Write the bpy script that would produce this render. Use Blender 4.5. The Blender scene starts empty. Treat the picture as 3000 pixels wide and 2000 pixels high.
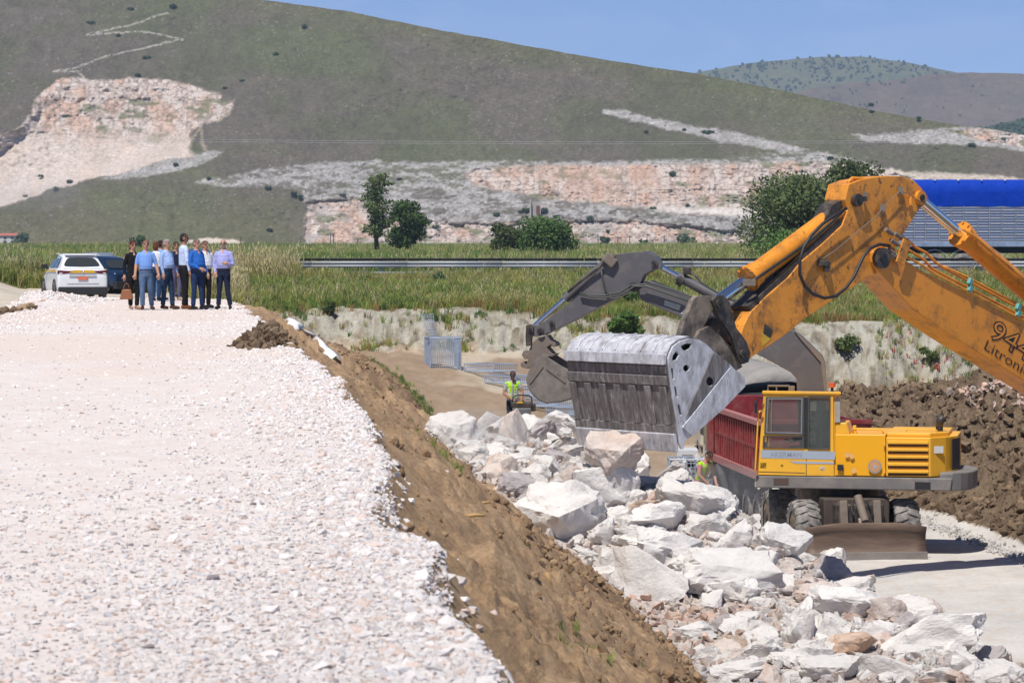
import bpy, bmesh, math, random
import numpy as np
from mathutils import Vector, Matrix, Euler, geometry
from mathutils.kdtree import KDTree

R = math.radians
scene = bpy.context.scene
COL = scene.collection
random.seed(7)
rng = np.random.default_rng(7)

# ------------------------------------------------------------------ camera
FPX = 8936.0                      # focal length in photograph pixels (3000 px wide)
HORIZON = 712.0
CAMZ = 1.65
PITCH = math.atan((1000.0 - HORIZON) / FPX)
cam_data = bpy.data.cameras.new('camera')
cam = bpy.data.objects.new('camera', cam_data)
COL.objects.link(cam)
cam.location = (0, 0, CAMZ)
cam.rotation_euler = (math.pi / 2 - PITCH, 0, 0)
cam_data.sensor_width = 36.0
cam_data.lens = FPX / 3000.0 * 36.0
cam_data.clip_start = 0.5
cam_data.clip_end = 40000
cam_data.dof.use_dof = True
cam_data.dof.focus_distance = 58.0
cam_data.dof.aperture_fstop = 10.0
scene.camera = cam

# ------------------------------------------------------------------ sky and sun
SUN_EL, SUN_AZ = 62.0, 24.0       # elevation; degrees to the left of straight behind the camera
world = bpy.data.worlds.new('World')
scene.world = world
world.use_nodes = True
wn = world.node_tree
bg = wn.nodes['Background']
sky = wn.nodes.new('ShaderNodeTexSky')
sky.sky_type = 'NISHITA'
sky.sun_disc = False
sky.sun_elevation = R(SUN_EL)
sky.sun_rotation = R(180.0 + SUN_AZ)
sky.altitude = 1000
sky.air_density = 0.40
sky.dust_density = 0.0
sky.ozone_density = 7.0
# thin wisps of high cloud
_tc = wn.nodes.new('ShaderNodeTexCoord'); _mp = wn.nodes.new('ShaderNodeMapping'); _mp.inputs['Scale'].default_value = (5.0, 5.0, 16.0); _mp.inputs['Rotation'].default_value = (0, R(20), 0)
_no = wn.nodes.new('ShaderNodeTexNoise'); _no.inputs['Scale'].default_value = 2.6; _no.inputs['Detail'].default_value = 7; _no.inputs['Roughness'].default_value = 0.62; _no.inputs['Distortion'].default_value = 0.6
_rp = wn.nodes.new('ShaderNodeMapRange'); _rp.inputs['From Min'].default_value = 0.50; _rp.inputs['From Max'].default_value = 0.78; _rp.inputs['To Max'].default_value = 0.13
_mx = wn.nodes.new('ShaderNodeMix'); _mx.data_type = 'RGBA'; _mx.inputs['B'].default_value = (7.2, 7.6, 8.4, 1)
wn.links.new(_tc.outputs['Generated'], _mp.inputs['Vector']); wn.links.new(_mp.outputs[0], _no.inputs['Vector']); wn.links.new(_no.outputs['Fac'], _rp.inputs['Value'])
wn.links.new(_rp.outputs[0], _mx.inputs['Factor']); wn.links.new(sky.outputs[0], _mx.inputs['A']); wn.links.new(_mx.outputs['Result'], bg.inputs[0])
bg.inputs[1].default_value = 0.118
sun_data = bpy.data.lights.new('sun', 'SUN')
sun_data.energy = 4.2
sun_data.angle = R(0.53)
sun_data.color = (1.0, 0.955, 0.88)
sun = bpy.data.objects.new('sun', sun_data)
COL.objects.link(sun)
sun.location = (-20, -60, 120)
_sd = Vector((-math.sin(R(SUN_AZ)) * math.cos(R(SUN_EL)), -math.cos(R(SUN_AZ)) * math.cos(R(SUN_EL)), math.sin(R(SUN_EL))))
sun.rotation_euler = _sd.to_track_quat('Z', 'Y').to_euler()

scene.view_settings.view_transform = 'Standard'
scene.view_settings.look = 'None'
scene.view_settings.exposure = 0.35
scene.view_settings.gamma = 1.0
scene.view_settings.use_curve_mapping = False
scene.render.engine = 'CYCLES'
scene.cycles.use_denoising = True
scene.cycles.max_bounces = 6
scene.cycles.diffuse_bounces = 3
scene.cycles.glossy_bounces = 3
scene.cycles.transmission_bounces = 6
scene.cycles.transparent_max_bounces = 8
scene.cycles.volume_bounces = 0

# ------------------------------------------------------------------ helpers
_CF = np.array([0, math.cos(PITCH), -math.sin(PITCH)])
_CU = np.array([0, math.sin(PITCH), math.cos(PITCH)])
def ray(px, py):
    u = (px - 1500.0) / FPX
    v = (1000.0 - py) / FPX
    return np.array([u, 0, 0]) + _CU * v + _CF
def P(px, py, D):
    """the point at ground distance D seen at photograph pixel (px, py)"""
    r = ray(px, py)
    t = D / r[1]
    return Vector((r[0] * t, D, CAMZ + r[2] * t))

def hash2(ix, iy, seed):
    h = (ix.astype(np.int64) * 374761393 + iy.astype(np.int64) * 668265263 + seed * 1442695041) & 0xffffffff
    h = ((h ^ (h >> 13)) * 1274126177) & 0xffffffff
    h = ((h ^ (h >> 16)) * 2246822519) & 0xffffffff
    h = h ^ (h >> 15)
    return (h & 0xffffff) / float(0xffffff)
def vnoise(x, y, seed=0):
    x = np.asarray(x, float); y = np.asarray(y, float)
    ix = np.floor(x); iy = np.floor(y)
    fx = x - ix; fy = y - iy
    ux = fx * fx * fx * (fx * (fx * 6 - 15) + 10); uy = fy * fy * fy * (fy * (fy * 6 - 15) + 10)
    a = hash2(ix, iy, seed); b = hash2(ix + 1, iy, seed); c = hash2(ix, iy + 1, seed); d = hash2(ix + 1, iy + 1, seed)
    return (a + (b - a) * ux) * (1 - uy) + (c + (d - c) * ux) * uy
def fbm(x, y, seed=0, oct=4, gain=0.5, lac=2.03):
    s = 0; a = 1.0; n = 0
    for k in range(oct):
        s = s + a * vnoise(x + 17.3 * k, y - 9.1 * k, seed + 31 * k); n += a
        a *= gain; x = x * lac; y = y * lac
    return s / n                      # 0..1
def ridged(x, y, seed=0, oct=4, gain=0.55):
    s = 0; a = 1.0; n = 0
    for k in range(oct):
        s = s + a * (1 - np.abs(2 * vnoise(x + 5.7 * k, y + 3.3 * k, seed + 57 * k) - 1)); n += a
        a *= gain; x = x * 2.07; y = y * 2.07
    return s / n
def S(a, b, t):
    u = np.clip((t - a) / (b - a), 0, 1)
    return u * u * (3 - 2 * u)
def lerp(a, b, t): return a + (b - a) * t

# ---- materials
MATS = {}
def node_mat(name):
    m = bpy.data.materials.new(name); m.use_nodes = True
    nt = m.node_tree
    return m, nt, nt.nodes['Principled BSDF']
def mat(name, col, rough=0.6, metal=0.0, var=0.12, vscale=3.0, dirt=None, damt=0.5, dscale=2.0, dthr=0.55, bump=0.0, bscale=30.0, spec=0.5, rnd=0.0, coords='Object', emis=None, trans=0.0, stretch=None, chips=None):
    """painted or raw surface: base colour, broken by noise, with dirt patches of another colour"""
    if name in MATS: return MATS[name]
    m, nt, b = node_mat(name); N = nt.nodes.new; L = nt.links.new
    tc = N('ShaderNodeTexCoord')
    vec = tc.outputs[coords]
    if stretch:
        mp = N('ShaderNodeMapping'); mp.inputs['Scale'].default_value = stretch
        L(vec, mp.inputs['Vector']); vec = mp.outputs[0]
    c = N('ShaderNodeRGB'); c.outputs[0].default_value = (*col, 1)
    out = c.outputs[0]
    if dirt is not None:
        n = N('ShaderNodeTexNoise'); n.inputs['Scale'].default_value = dscale; n.inputs['Detail'].default_value = 8; n.inputs['Roughness'].default_value = 0.68
        L(vec, n.inputs['Vector'])
        r = N('ShaderNodeValToRGB'); r.color_ramp.elements[0].position = dthr - 0.09; r.color_ramp.elements[1].position = dthr + 0.12
        r.color_ramp.elements[1].color = (damt, damt, damt, 1)
        L(n.outputs['Fac'], r.inputs['Fac'])
        mx = N('ShaderNodeMix'); mx.data_type = 'RGBA'
        L(r.outputs[0], mx.inputs['Factor']); L(out, mx.inputs['A']); mx.inputs['B'].default_value = (*dirt, 1)
        out = mx.outputs['Result']
    if chips is not None:      # small chips, scratches and stains: (colour, scale, threshold, amount)
        nc = N('ShaderNodeTexNoise'); nc.inputs['Scale'].default_value = chips[1]; nc.inputs['Detail'].default_value = 9; nc.inputs['Roughness'].default_value = 0.75
        mc = N('ShaderNodeMapping'); mc.inputs['Scale'].default_value = (1, 1, .55); L(vec, mc.inputs['Vector']); L(mc.outputs[0], nc.inputs['Vector'])
        rc = N('ShaderNodeValToRGB'); rc.color_ramp.elements[0].position = chips[2]; rc.color_ramp.elements[1].position = chips[2] + .05; rc.color_ramp.elements[1].color = (chips[3],) * 3 + (1,)
        L(nc.outputs['Fac'], rc.inputs['Fac'])
        mxc = N('ShaderNodeMix'); mxc.data_type = 'RGBA'; L(rc.outputs[0], mxc.inputs['Factor']); L(out, mxc.inputs['A']); mxc.inputs['B'].default_value = (*chips[0], 1)
        out = mxc.outputs['Result']
    if var > 0 or rnd > 0:
        n2 = N('ShaderNodeTexNoise'); n2.inputs['Scale'].default_value = vscale; n2.inputs['Detail'].default_value = 6; n2.inputs['Roughness'].default_value = 0.65
        L(vec, n2.inputs['Vector'])
        mr = N('ShaderNodeMapRange'); mr.inputs['From Min'].default_value = 0.25; mr.inputs['From Max'].default_value = 0.75
        mr.inputs['To Min'].default_value = 1 - var; mr.inputs['To Max'].default_value = 1 + var
        L(n2.outputs['Fac'], mr.inputs['Value'])
        v = mr.outputs[0]
        if rnd > 0:
            oi = N('ShaderNodeObjectInfo')
            m2 = N('ShaderNodeMapRange'); m2.inputs['To Min'].default_value = 1 - rnd; m2.inputs['To Max'].default_value = 1 + rnd
            L(oi.outputs['Random'], m2.inputs['Value'])
            mu = N('ShaderNodeMath'); mu.operation = 'MULTIPLY'; L(v, mu.inputs[0]); L(m2.outputs[0], mu.inputs[1]); v = mu.outputs[0]
        vm = N('ShaderNodeVectorMath'); vm.operation = 'SCALE'; L(out, vm.inputs[0]); L(v, vm.inputs['Scale'])
        out = vm.outputs[0]
    L(out, b.inputs['Base Color'])
    b.inputs['Roughness'].default_value = rough; b.inputs['Metallic'].default_value = metal
    b.inputs['Specular IOR Level'].default_value = spec
    if trans: b.inputs['Transmission Weight'].default_value = trans
    if emis: b.inputs['Emission Color'].default_value = (*emis[:3], 1); b.inputs['Emission Strength'].default_value = emis[3]
    if bump > 0:
        n3 = N('ShaderNodeTexNoise'); n3.inputs['Scale'].default_value = bscale; n3.inputs['Detail'].default_value = 6; n3.inputs['Roughness'].default_value = 0.7
        L(vec, n3.inputs['Vector'])
        bp = N('ShaderNodeBump'); bp.inputs['Strength'].default_value = bump; bp.inputs['Distance'].default_value = 0.6 / bscale
        L(n3.outputs['Fac'], bp.inputs['Height']); L(bp.outputs[0], b.inputs['Normal'])
    MATS[name] = m
    return m

def terrain_mat(name, fine=(20, 0.22), mid=(2.2, 0.14), bump=(14, 0.5, 0.06), rough=0.95, rnd=0.0):
    """colour from the zone attribute, grain from noise"""
    m, nt, b = node_mat(name); N = nt.nodes.new; L = nt.links.new
    at = N('ShaderNodeAttribute'); at.attribute_name = 'Col'
    tc = N('ShaderNodeTexCoord')
    out = at.outputs['Color']
    for sc, am in (fine, mid):
        n = N('ShaderNodeTexNoise'); n.inputs['Scale'].default_value = sc; n.inputs['Detail'].default_value = 5; n.inputs['Roughness'].default_value = 0.7
        L(tc.outputs['Object'], n.inputs['Vector'])
        mr = N('ShaderNodeMapRange'); mr.inputs['From Min'].default_value = 0.28; mr.inputs['From Max'].default_value = 0.72
        mr.inputs['To Min'].default_value = 1 - am; mr.inputs['To Max'].default_value = 1 + am
        L(n.outputs['Fac'], mr.inputs['Value'])
        vm = N('ShaderNodeVectorMath'); vm.operation = 'SCALE'; L(out, vm.inputs[0]); L(mr.outputs[0], vm.inputs['Scale']); out = vm.outputs[0]
    L(out, b.inputs['Base Color'])
    b.inputs['Roughness'].default_value = rough; b.inputs['Specular IOR Level'].default_value = 0.15
    n3 = N('ShaderNodeTexNoise'); n3.inputs['Scale'].default_value = bump[0]; n3.inputs['Detail'].default_value = 8; n3.inputs['Roughness'].default_value = 0.72
    L(tc.outputs['Object'], n3.inputs['Vector'])
    bp = N('ShaderNodeBump'); bp.inputs['Strength'].default_value = bump[1]; bp.inputs['Distance'].default_value = bump[2]
    L(n3.outputs['Fac'], bp.inputs['Height']); L(bp.outputs[0], b.inputs['Normal'])
    return m

# ---- objects
def tag(o, label=None, cat=None, group=None, kind=None):
    if label: o['label'] = label
    if cat: o['category'] = cat
    if group: o['group'] = group
    if kind: o['kind'] = kind
    return o
def thing(name, label, cat, loc=(0, 0, 0), group=None):
    o = bpy.data.objects.new(name, None); COL.objects.link(o)
    o.location = loc; o.empty_display_size = 0.3
    return tag(o, label, cat, group)
def adopt(o, parent):
    """parent o (built in world coordinates) without moving it"""
    if parent is None: return o
    o.parent = parent
    w = Matrix.Translation(parent.location) if parent.parent is None and parent.type == 'EMPTY' else Matrix.Identity(4)
    p = parent
    mw = Matrix.Identity(4)
    chain = []
    while p is not None:
        chain.append(p); p = p.parent
    for q in reversed(chain):
        mw = mw @ q.matrix_parent_inverse @ q.matrix_basis if q.parent else q.matrix_basis.copy()
    o.matrix_parent_inverse = mw.inverted()
    return o
def mesh_np(name, verts, faces, col=None, smooth=False):
    """fast mesh from arrays; faces (n,3) or (n,4)"""
    me = bpy.data.meshes.new(name)
    verts = np.asarray(verts, np.float32); faces = np.asarray(faces, np.int32)
    k = faces.shape[1]
    me.vertices.add(len(verts)); me.vertices.foreach_set('co', verts.ravel())
    me.loops.add(faces.size); me.loops.foreach_set('vertex_index', faces.ravel())
    me.polygons.add(len(faces))
    me.polygons.foreach_set('loop_start', np.arange(0, faces.size, k, dtype=np.int32))
    me.polygons.foreach_set('loop_total', np.full(len(faces), k, np.int32))
    if smooth: me.polygons.foreach_set('use_smooth', np.ones(len(faces), bool))
    me.update(calc_edges=True)
    if col is not None:
        a = me.color_attributes.new('Col', 'FLOAT_COLOR', 'POINT')
        c = np.ones((len(verts), 4), np.float32); c[:, :3] = col
        a.data.foreach_set('color', c.ravel())
    return me
def obj_from(me, name, m=None, parent=None):
    o = bpy.data.objects.new(name, me); COL.objects.link(o)
    if m is not None: me.materials.append(m)
    if parent is not None: adopt(o, parent)
    return o

class MB:
    """collects shapes for one mesh part, in world coordinates"""
    def __init__(self): self.v = []; self.f = []
    def add(self, vs, fs):
        o = len(self.v); self.v += [tuple(x) for x in vs]; self.f += [tuple(i + o for i in f) for f in fs]; return self
    def box(self, c, size, M=None):
        sx, sy, sz = [s / 2 for s in size]
        vs = [Vector((x * sx, y * sy, z * sz)) for z in (-1, 1) for y in (-1, 1) for x in (-1, 1)]
        if M is not None: vs = [M @ v for v in vs]
        vs = [v + Vector(c) for v in vs]
        return self.add(vs, [(0, 2, 3, 1), (4, 5, 7, 6), (0, 1, 5, 4), (2, 6, 7, 3), (0, 4, 6, 2), (1, 3, 7, 5)])
    def hexa(self, p):   # 8 corners: bottom ring 0-3, top ring 4-7
        return self.add(p, [(3, 2, 1, 0), (4, 5, 6, 7), (0, 1, 5, 4), (1, 2, 6, 5), (2, 3, 7, 6), (3, 0, 4, 7)])
    def tube(self, pts, rad, seg=8, cap=True, closed=False):
        pts = [Vector(p) for p in pts]
        if not hasattr(rad, '__len__'): rad = [rad] * len(pts)
        vs = []; n = len(pts)
        up = None
        for i, p in enumerate(pts):
            if closed: t = pts[(i + 1) % n] - pts[i - 1]
            else: t = pts[min(i + 1, n - 1)] - pts[max(i - 1, 0)]
            if t.length < 1e-9: t = Vector((0, 0, 1))
            t.normalize()
            if up is None:
                up = Vector((0, 0, 1)) if abs(t.z) < 0.9 else Vector((1, 0, 0))
            a = t.cross(up)
            if a.length < 1e-6: a = t.cross(Vector((0.3, 1, 0.2)))
            a.normalize(); b = a.cross(t); up = b
            for k in range(seg):
                an = 2 * math.pi * k / seg
                vs.append(p + (a * math.cos(an) + b * math.sin(an)) * rad[i])
        fs = []
        for i in range(n if closed else n - 1):
            j = (i + 1) % n
            for k in range(seg):
                k2 = (k + 1) % seg
                fs.append((i * seg + k, j * seg + k, j * seg + k2, i * seg + k2))
        if cap and not closed:
            fs.append(tuple(range(seg))); fs.append(tuple(range((n - 1) * seg, n * seg))[::-1])
        return self.add(vs, fs)
    def cyl(self, a, b, r, seg=12, r2=None):
        return self.tube([a, b], [r, r if r2 is None else r2], seg)
    def prism(self, loop, holes, depth):
        """loop, holes: lists of 3D points in one plane; depth: extrusion vector"""
        loops = [[Vector(p) for p in l] for l in [loop] + list(holes)]
        depth = Vector(depth)
        tris = geometry.tessellate_polygon(loops)
        flat = [p for l in loops for p in l]; n = len(flat)
        vs = flat + [p + depth for p in flat]
        nrm = Vector((0, 0, 0))
        for a, b, c in tris: nrm += (flat[b] - flat[a]).cross(flat[c] - flat[a])
        fl = nrm.dot(depth) > 0
        fs = []
        for t in tris:
            a = t if not fl else t[::-1]
            fs.append(tuple(a)); fs.append(tuple(i + n for i in a[::-1]))
        o = 0
        for l in loops:
            k = len(l)
            for i in range(k):
                j = (i + 1) % k
                fs.append((o + i, o + j, n + o + j, n + o + i))
            o += k
        return self.add(vs, fs)
    def sheet(self, pts, depth):
        """open polyline extruded along depth (a thin plate; thickness by solidify)"""
        pts = [Vector(p) for p in pts]; depth = Vector(depth); n = len(pts)
        return self.add(pts + [p + depth for p in pts], [(i, i + 1, n + i + 1, n + i) for i in range(n - 1)])
    def sphere(self, c, r, seg=10, rings=6):
        if not hasattr(r, '__len__'): r = (r, r, r)
        vs = [Vector(c) + Vector((0, 0, r[2]))]
        for i in range(1, rings):
            th = math.pi * i / rings
            for k in range(seg):
                ph = 2 * math.pi * k / seg
                vs.append(Vector(c) + Vector((r[0] * math.sin(th) * math.cos(ph), r[1] * math.sin(th) * math.sin(ph), r[2] * math.cos(th))))
        vs.append(Vector(c) - Vector((0, 0, r[2])))
        fs = [(0, 1 + k, 1 + (k + 1) % seg) for k in range(seg)]
        for i in range(rings - 2):
            for k in range(seg):
                a = 1 + i * seg + k; b = 1 + i * seg + (k + 1) % seg
                fs.append((a, a + seg, b + seg, b))
        e = len(vs) - 1; o = 1 + (rings - 2) * seg
        fs += [(e, o + (k + 1) % seg, o + k) for k in range(seg)]
        return self.add(vs, fs)
    def build(self, name, m, parent=None, smooth=False, bevel=0.0, solid=0.0, fixn=True, auto=None):
        me = bpy.data.meshes.new(name); me.from_pydata(self.v, [], self.f); me.update()
        if fixn:
            bm = bmesh.new(); bm.from_mesh(me); bmesh.ops.recalc_face_normals(bm, faces=bm.faces); bm.to_mesh(me); bm.free()
        if smooth: me.polygons.foreach_set('use_smooth', np.ones(len(me.polygons), bool))
        if auto is not None:
            me.polygons.foreach_set('use_smooth', np.ones(len(me.polygons), bool))
            me.set_sharp_from_angle(angle=R(auto))
        o = obj_from(me, name, m, parent)
        if solid: md = o.modifiers.new('thick', 'SOLIDIFY'); md.thickness = solid; md.offset = 0
        if bevel:
            md = o.modifiers.new('edge', 'BEVEL'); md.width = bevel; md.segments = 2; md.limit_method = 'ANGLE'; md.angle_limit = R(40)
        return o

_GN = {}
def scatter(name, pts, rots, scl, idx, sources, label, cat, kind='stuff', m=None):
    """many small pieces as one object: instances of the source meshes on points"""
    pts = np.asarray(pts, np.float32)
    me = bpy.data.meshes.new(name)
    me.vertices.add(len(pts)); me.vertices.foreach_set('co', pts.ravel())
    a = me.attributes.new('rot', 'FLOAT_VECTOR', 'POINT'); a.data.foreach_set('vector', np.asarray(rots, np.float32).ravel())
    scl = np.asarray(scl, np.float32)
    if scl.ndim == 1: scl = np.repeat(scl[:, None], 3, 1)
    a = me.attributes.new('scl', 'FLOAT_VECTOR', 'POINT'); a.data.foreach_set('vector', scl.ravel())
    a = me.attributes.new('idx', 'INT', 'POINT'); a.data.foreach_set('value', np.asarray(idx, np.int32))
    me.update()
    o = bpy.data.objects.new(name, me); COL.objects.link(o)
    src = bpy.data.collections.new(name + '_pieces')
    for s in sources: src.objects.link(s)
    g = bpy.data.node_groups.new(name + '_scatter', 'GeometryNodeTree')
    g.interface.new_socket('Geometry', in_out='INPUT', socket_type='NodeSocketGeometry')
    g.interface.new_socket('Geometry', in_out='OUTPUT', socket_type='NodeSocketGeometry')
    N = g.nodes.new; L = g.links.new
    gi = N('NodeGroupInput'); go = N('NodeGroupOutput')
    ip = N('GeometryNodeInstanceOnPoints'); ci = N('GeometryNodeCollectionInfo')
    ci.inputs['Collection'].default_value = src; ci.inputs['Separate Children'].default_value = True; ci.inputs['Reset Children'].default_value = True
    def na(nm, tp):
        n = N('GeometryNodeInputNamedAttribute'); n.data_type = tp; n.inputs['Name'].default_value = nm
        return n.outputs['Attribute']
    er = N('FunctionNodeEulerToRotation')
    L(na('rot', 'FLOAT_VECTOR'), er.inputs[0])
    L(gi.outputs[0], ip.inputs['Points']); L(ci.outputs[0], ip.inputs['Instance'])
    ip.inputs['Pick Instance'].default_value = True
    L(na('idx', 'INT'), ip.inputs['Instance Index']); L(er.outputs[0], ip.inputs['Rotation']); L(na('scl', 'FLOAT_VECTOR'), ip.inputs['Scale'])
    L(ip.outputs[0], go.inputs[0])
    md = o.modifiers.new('scatter', 'NODES'); md.node_group = g
    return tag(o, label, cat, None, kind)
def piece(name, me):
    return bpy.data.objects.new(name, me)
# ================================================================== ground
_ed = np.array([0, 5, 11.45, 12.5, 14.8, 16.5, 17.7, 19.5, 23.5, 28.8, 37, 44.1, 50, 63.6, 75, 87.8, 100, 115, 130, 160])
_ex = np.array([.45, .2, -.11, -.22, -.33, -.51, -.68, -.84, -1.04, -1.42, -2.15, -3.0, -3.75, -5.2, -6.5, -8.1, -9.9, -12.0, -14.2, -18])
def xedge(d): return np.interp(d, _ed, _ex)
def road_w(d): return np.interp(d, [0, 50, 65, 80, 100, 130], [5.6, 5.6, 5.7, 5.4, 5.6, 6.5])
def road_z(d): return -0.48 * S(86, 116, d) + 0.30 * S(116, 130, d)
def meadow_z(x, d): return -0.72 + np.clip((d - 108) / 18, -0.6, 1.02) * 0.86 - 0.35 * S(2, 14, x) * (1 - S(108, 120, d))
def floor_z(x, d): return -4.6 + 2.5 * S(0, 1, (d - 72 - 1.2 * (x + 2)) / 34.0)
def toe_x(d): return np.interp(d, [0, 30, 43, 55.6, 68.7, 83, 95, 105], [4.5, 3.6, 2.85, 1.77, .14, -1.25, -3.6, -7.0])
def pile_r(d): return np.interp(d, [38, 43.5, 46.8, 49, 51, 52, 52.7, 53.2, 54, 55, 60, 64], [8.2, 7.0, 6.4, 5.55, 4.6, 3.95, 3.3, 2.9, 2.35, 1.8, 1.0, .4])
def windrow(x, d):
    """height of the rock pile over the floor"""
    z = np.interp(d, [36, 40, 43.5, 47, 49, 50.5, 51.5, 52.5, 54, 57, 60, 62.5, 65.5], [-4.55, -4.5, -4.4, -4.0, -3.65, -3.15, -2.75, -2.5, -2.35, -2.2, -2.15, -2.6, -4.6]) - .28
    w = S(.5, -.7, x - pile_r(d)) * S(-2.2, -1.2, x)
    return np.maximum(0, (z + 4.6)) * w + .22 * w * S(38, 42, d) * S(66, 63, d)
def heap_toe(d): return np.interp(d, [40, 52, 60, 68.7, 73, 78, 84, 92], [12.5, 11.0, 10.1, 9.2, 8.2, 6.6, 5.6, 5.6])
def heap_h(x, d):
    t = x - heap_toe(d)
    n = fbm(x * .35, d * .35, 91, 3)
    h = (1.0 + 1.5 * n) * S(0, 3.8, t) + 0.6 * S(6, 12, t)
    return h * (1 - S(86, 93, d))
def bank_d(x, d): return 103.2 + 2.6 * (fbm(x * .33, x * 0 + 3.1, 11, 3) - .5) - 0.05 * x

def ground(x, d, fine=True):
    """height, zone, colour of the ground at (x, d)"""
    x = np.asarray(x, float); d = np.asarray(d, float)
    xe = xedge(d) + .46 * (fbm(d * .55, x * 0, 3, 4) - .5)
    w = road_w(d)
    zr = road_z(d)
    # --- road
    hroad = zr + 0.05 * (fbm(x * .5, d * .3, 5, 3) - .5)
    if fine: hroad = hroad + 0.012 * (fbm(x * 9, d * 9, 6, 2) - .5)
    # --- embankment slope down to the works
    t = x - xe
    run = np.maximum(toe_x(d) - xe, 1.0)
    zf = floor_z(x, d)
    heap = heap_h(x, d)
    wr = windrow(x, d)
    drop = (zr - zf)
    s = np.clip(t / run, 0, 1.4)
    lump = (ridged(x * .55, d * .4, 21, 4) - .5) * .46 + (fbm(x * 1.7, d * 1.5, 22, 4) - .5) * .50
    if fine: lump = lump + (ridged(x * 4.2, d * 3.6, 23, 3) - .5) * (.10 + .16 * S(.45, .65, fbm(x * .5, d * .4, 26, 3))) + (fbm(x * 13, d * 11, 24, 2) - .5) * .04
    hs = zr - drop * (0.92 * s + 0.10 * s * s) + lump * S(0, .18, s) * (1 - .6 * S(.9, 1.15, s)) - .10 * S(0, .05, s)
    clod = (ridged(x * 1.1, d * .9, 31, 4) - .45) * .7 + (fbm(x * 3.1, d * 2.7, 32, 3) - .5) * .45
    if fine: clod = clod + (ridged(x * 5.2, d * 4.4, 33, 3) - .5) * .2
    hf = zf + wr + heap + clod * S(.05, .8, heap)
    rough_far = S(76, 90, d) * (1 - S(.05, .5, heap))
    hf = hf + ((fbm(x * .8, d * .7, 41, 4) - .5) * .35) * rough_far + (fbm(x * 1.2, d * 1.1, 43, 3) - .5) * .04
    k = .18
    hm = np.maximum(hs, hf) + k * np.exp(-np.abs(hs - hf) / k) * .5
    hpit = np.where(t > 0, hm, hroad)
    # --- far bank and meadow
    zm = meadow_z(x, d) + .25 * (fbm(x * .25, d * .25, 51, 3) - .5)
    bd = bank_d(x, d)
    rill = (ridged(x * .5, d * .4, 53, 4) - .5) * 2.2 + (fbm(x * 1.6, d * 1.2, 59, 3) - .5) * 1.0
    wb = S(0, 5.2, d - bd + rill * 1.0)
    hb = lerp(hpit, np.maximum(zm, hpit), wb)
    face = 4 * wb * (1 - wb)
    hb = hb + face * ((ridged(x * 1.4, d * .9, 54, 4) - .5) * .5 + (fbm(x * 5, d * 5, 55, 3) - .5) * (.30 if fine else 0))
    # --- left of the road
    tl = (xe - w) - x + .5 * (fbm(d * .4, x * .1, 61, 3) - .5)
    hl = lerp(hroad, np.maximum(zm, -0.55), S(0, 1.4, tl))
    hl = hl + .42 * np.exp(-((d - 73) / 6) ** 2) * S(0, 1.6, tl) * (.6 + .8 * fbm(x * 1.3, d * 1.3, 62, 3))
    hl = hl + (fbm(x * 3, d * 3, 64, 3) - .5) * .25 * S(.2, 1.2, tl) * (1 - S(84, 94, d))
    gh = .14 * np.exp(-((x + 15.0 + .0 * d) / 1.2) ** 2 - ((d - 91) / 3) ** 2) + .24 * np.exp(-((x + 13.4) / 1.0) ** 2 - ((d - 87) / 4) ** 2)
    h = np.where(t > 0, hb, np.where(tl > 0, hl, hroad)) + gh
    h = np.where(d > 127.6, np.where(d < 141.5, .2, .32), h)
    # --- zones
    z = np.full(x.shape, 2)
    z = np.where(wr > .12, 8, z)
    z = np.where(heap > .12, 3, z)
    z = np.where((hs > hf - .02) & (t > 0), 1, z)
    z = np.where((wr > .12) & (hf > hs - .1), 8, z)
    z = np.where((wb > .04), 4, z)
    edge = fbm(x * .6, d * .6, 57, 4)
    tong = fbm(x * .45, x * 0 + 7.7, 58, 4)
    z = np.where((t > 0) & (d - bd + rill > 5.0 - 3.8 * (tong - .45) + 1.2 * (edge - .5)), 5, z)
    z = np.where((t > 0) & (t < 1.2) & (wb > .5), 5, z)
    z = np.where((t <= 0) & (tl <= 0), np.where(d < 97, 0, 7), z)
    z = np.where(tl > 0, np.where(d < 96, 9, 7), z)
    z = np.where((tl > 0) & (gh > .10), 0, z)
    z = np.where((tl > 0) & (d > 127 - 2.5 * edge) & (x > -40), 5, z)
    z = np.where(d > 127.6, np.where(d < 141.5, 6, 5), z)
    # --- colours (true surface colours of the soils and stones)
    n1 = fbm(x * 1.1, d * .8, 71, 4)[..., None]; n2 = fbm(x * 4, d * 3, 72, 3)[..., None]; n3 = fbm(x * .22, d * .12, 73, 3)[..., None]
    C = lambda r, g, b: np.array([r, g, b])
    cg = lerp(C(.62, .54, .505), C(.68, .625, .60), n2)
    trk = (S(.42, .62, n3) * S(24, 40, d)[..., None])
    cg = lerp(cg, C(.64, .535, .47), trk * .6)
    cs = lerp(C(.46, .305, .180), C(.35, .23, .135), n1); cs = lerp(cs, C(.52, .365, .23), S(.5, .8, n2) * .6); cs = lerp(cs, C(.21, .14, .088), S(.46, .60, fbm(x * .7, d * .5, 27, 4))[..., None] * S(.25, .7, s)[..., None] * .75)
    cf = lerp(C(.47, .45, .43), C(.58, .545, .50), n1); cf = lerp(cf, C(.50, .43, .36), S(.5, .75, n2) * .5)
    dirt = lerp(C(.25, .178, .120), C(.33, .245, .170), n2)
    cf = lerp(cf, dirt, (S(73, 84, d) * (1 - S(3, 9, x) * (1 - S(82, 92, d))))[..., None])
    cf = lerp(cf, C(.47, .40, .31), (S(.55, .7, fbm(x * .5, d * .25, 75, 3)) * S(84, 92, d))[..., None] * .8)
    ch = lerp(C(.185, .130, .086), C(.255, .185, .122), n1); ch = lerp(ch, C(.13, .092, .062), S(.5, .75, n2) * .6)
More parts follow.
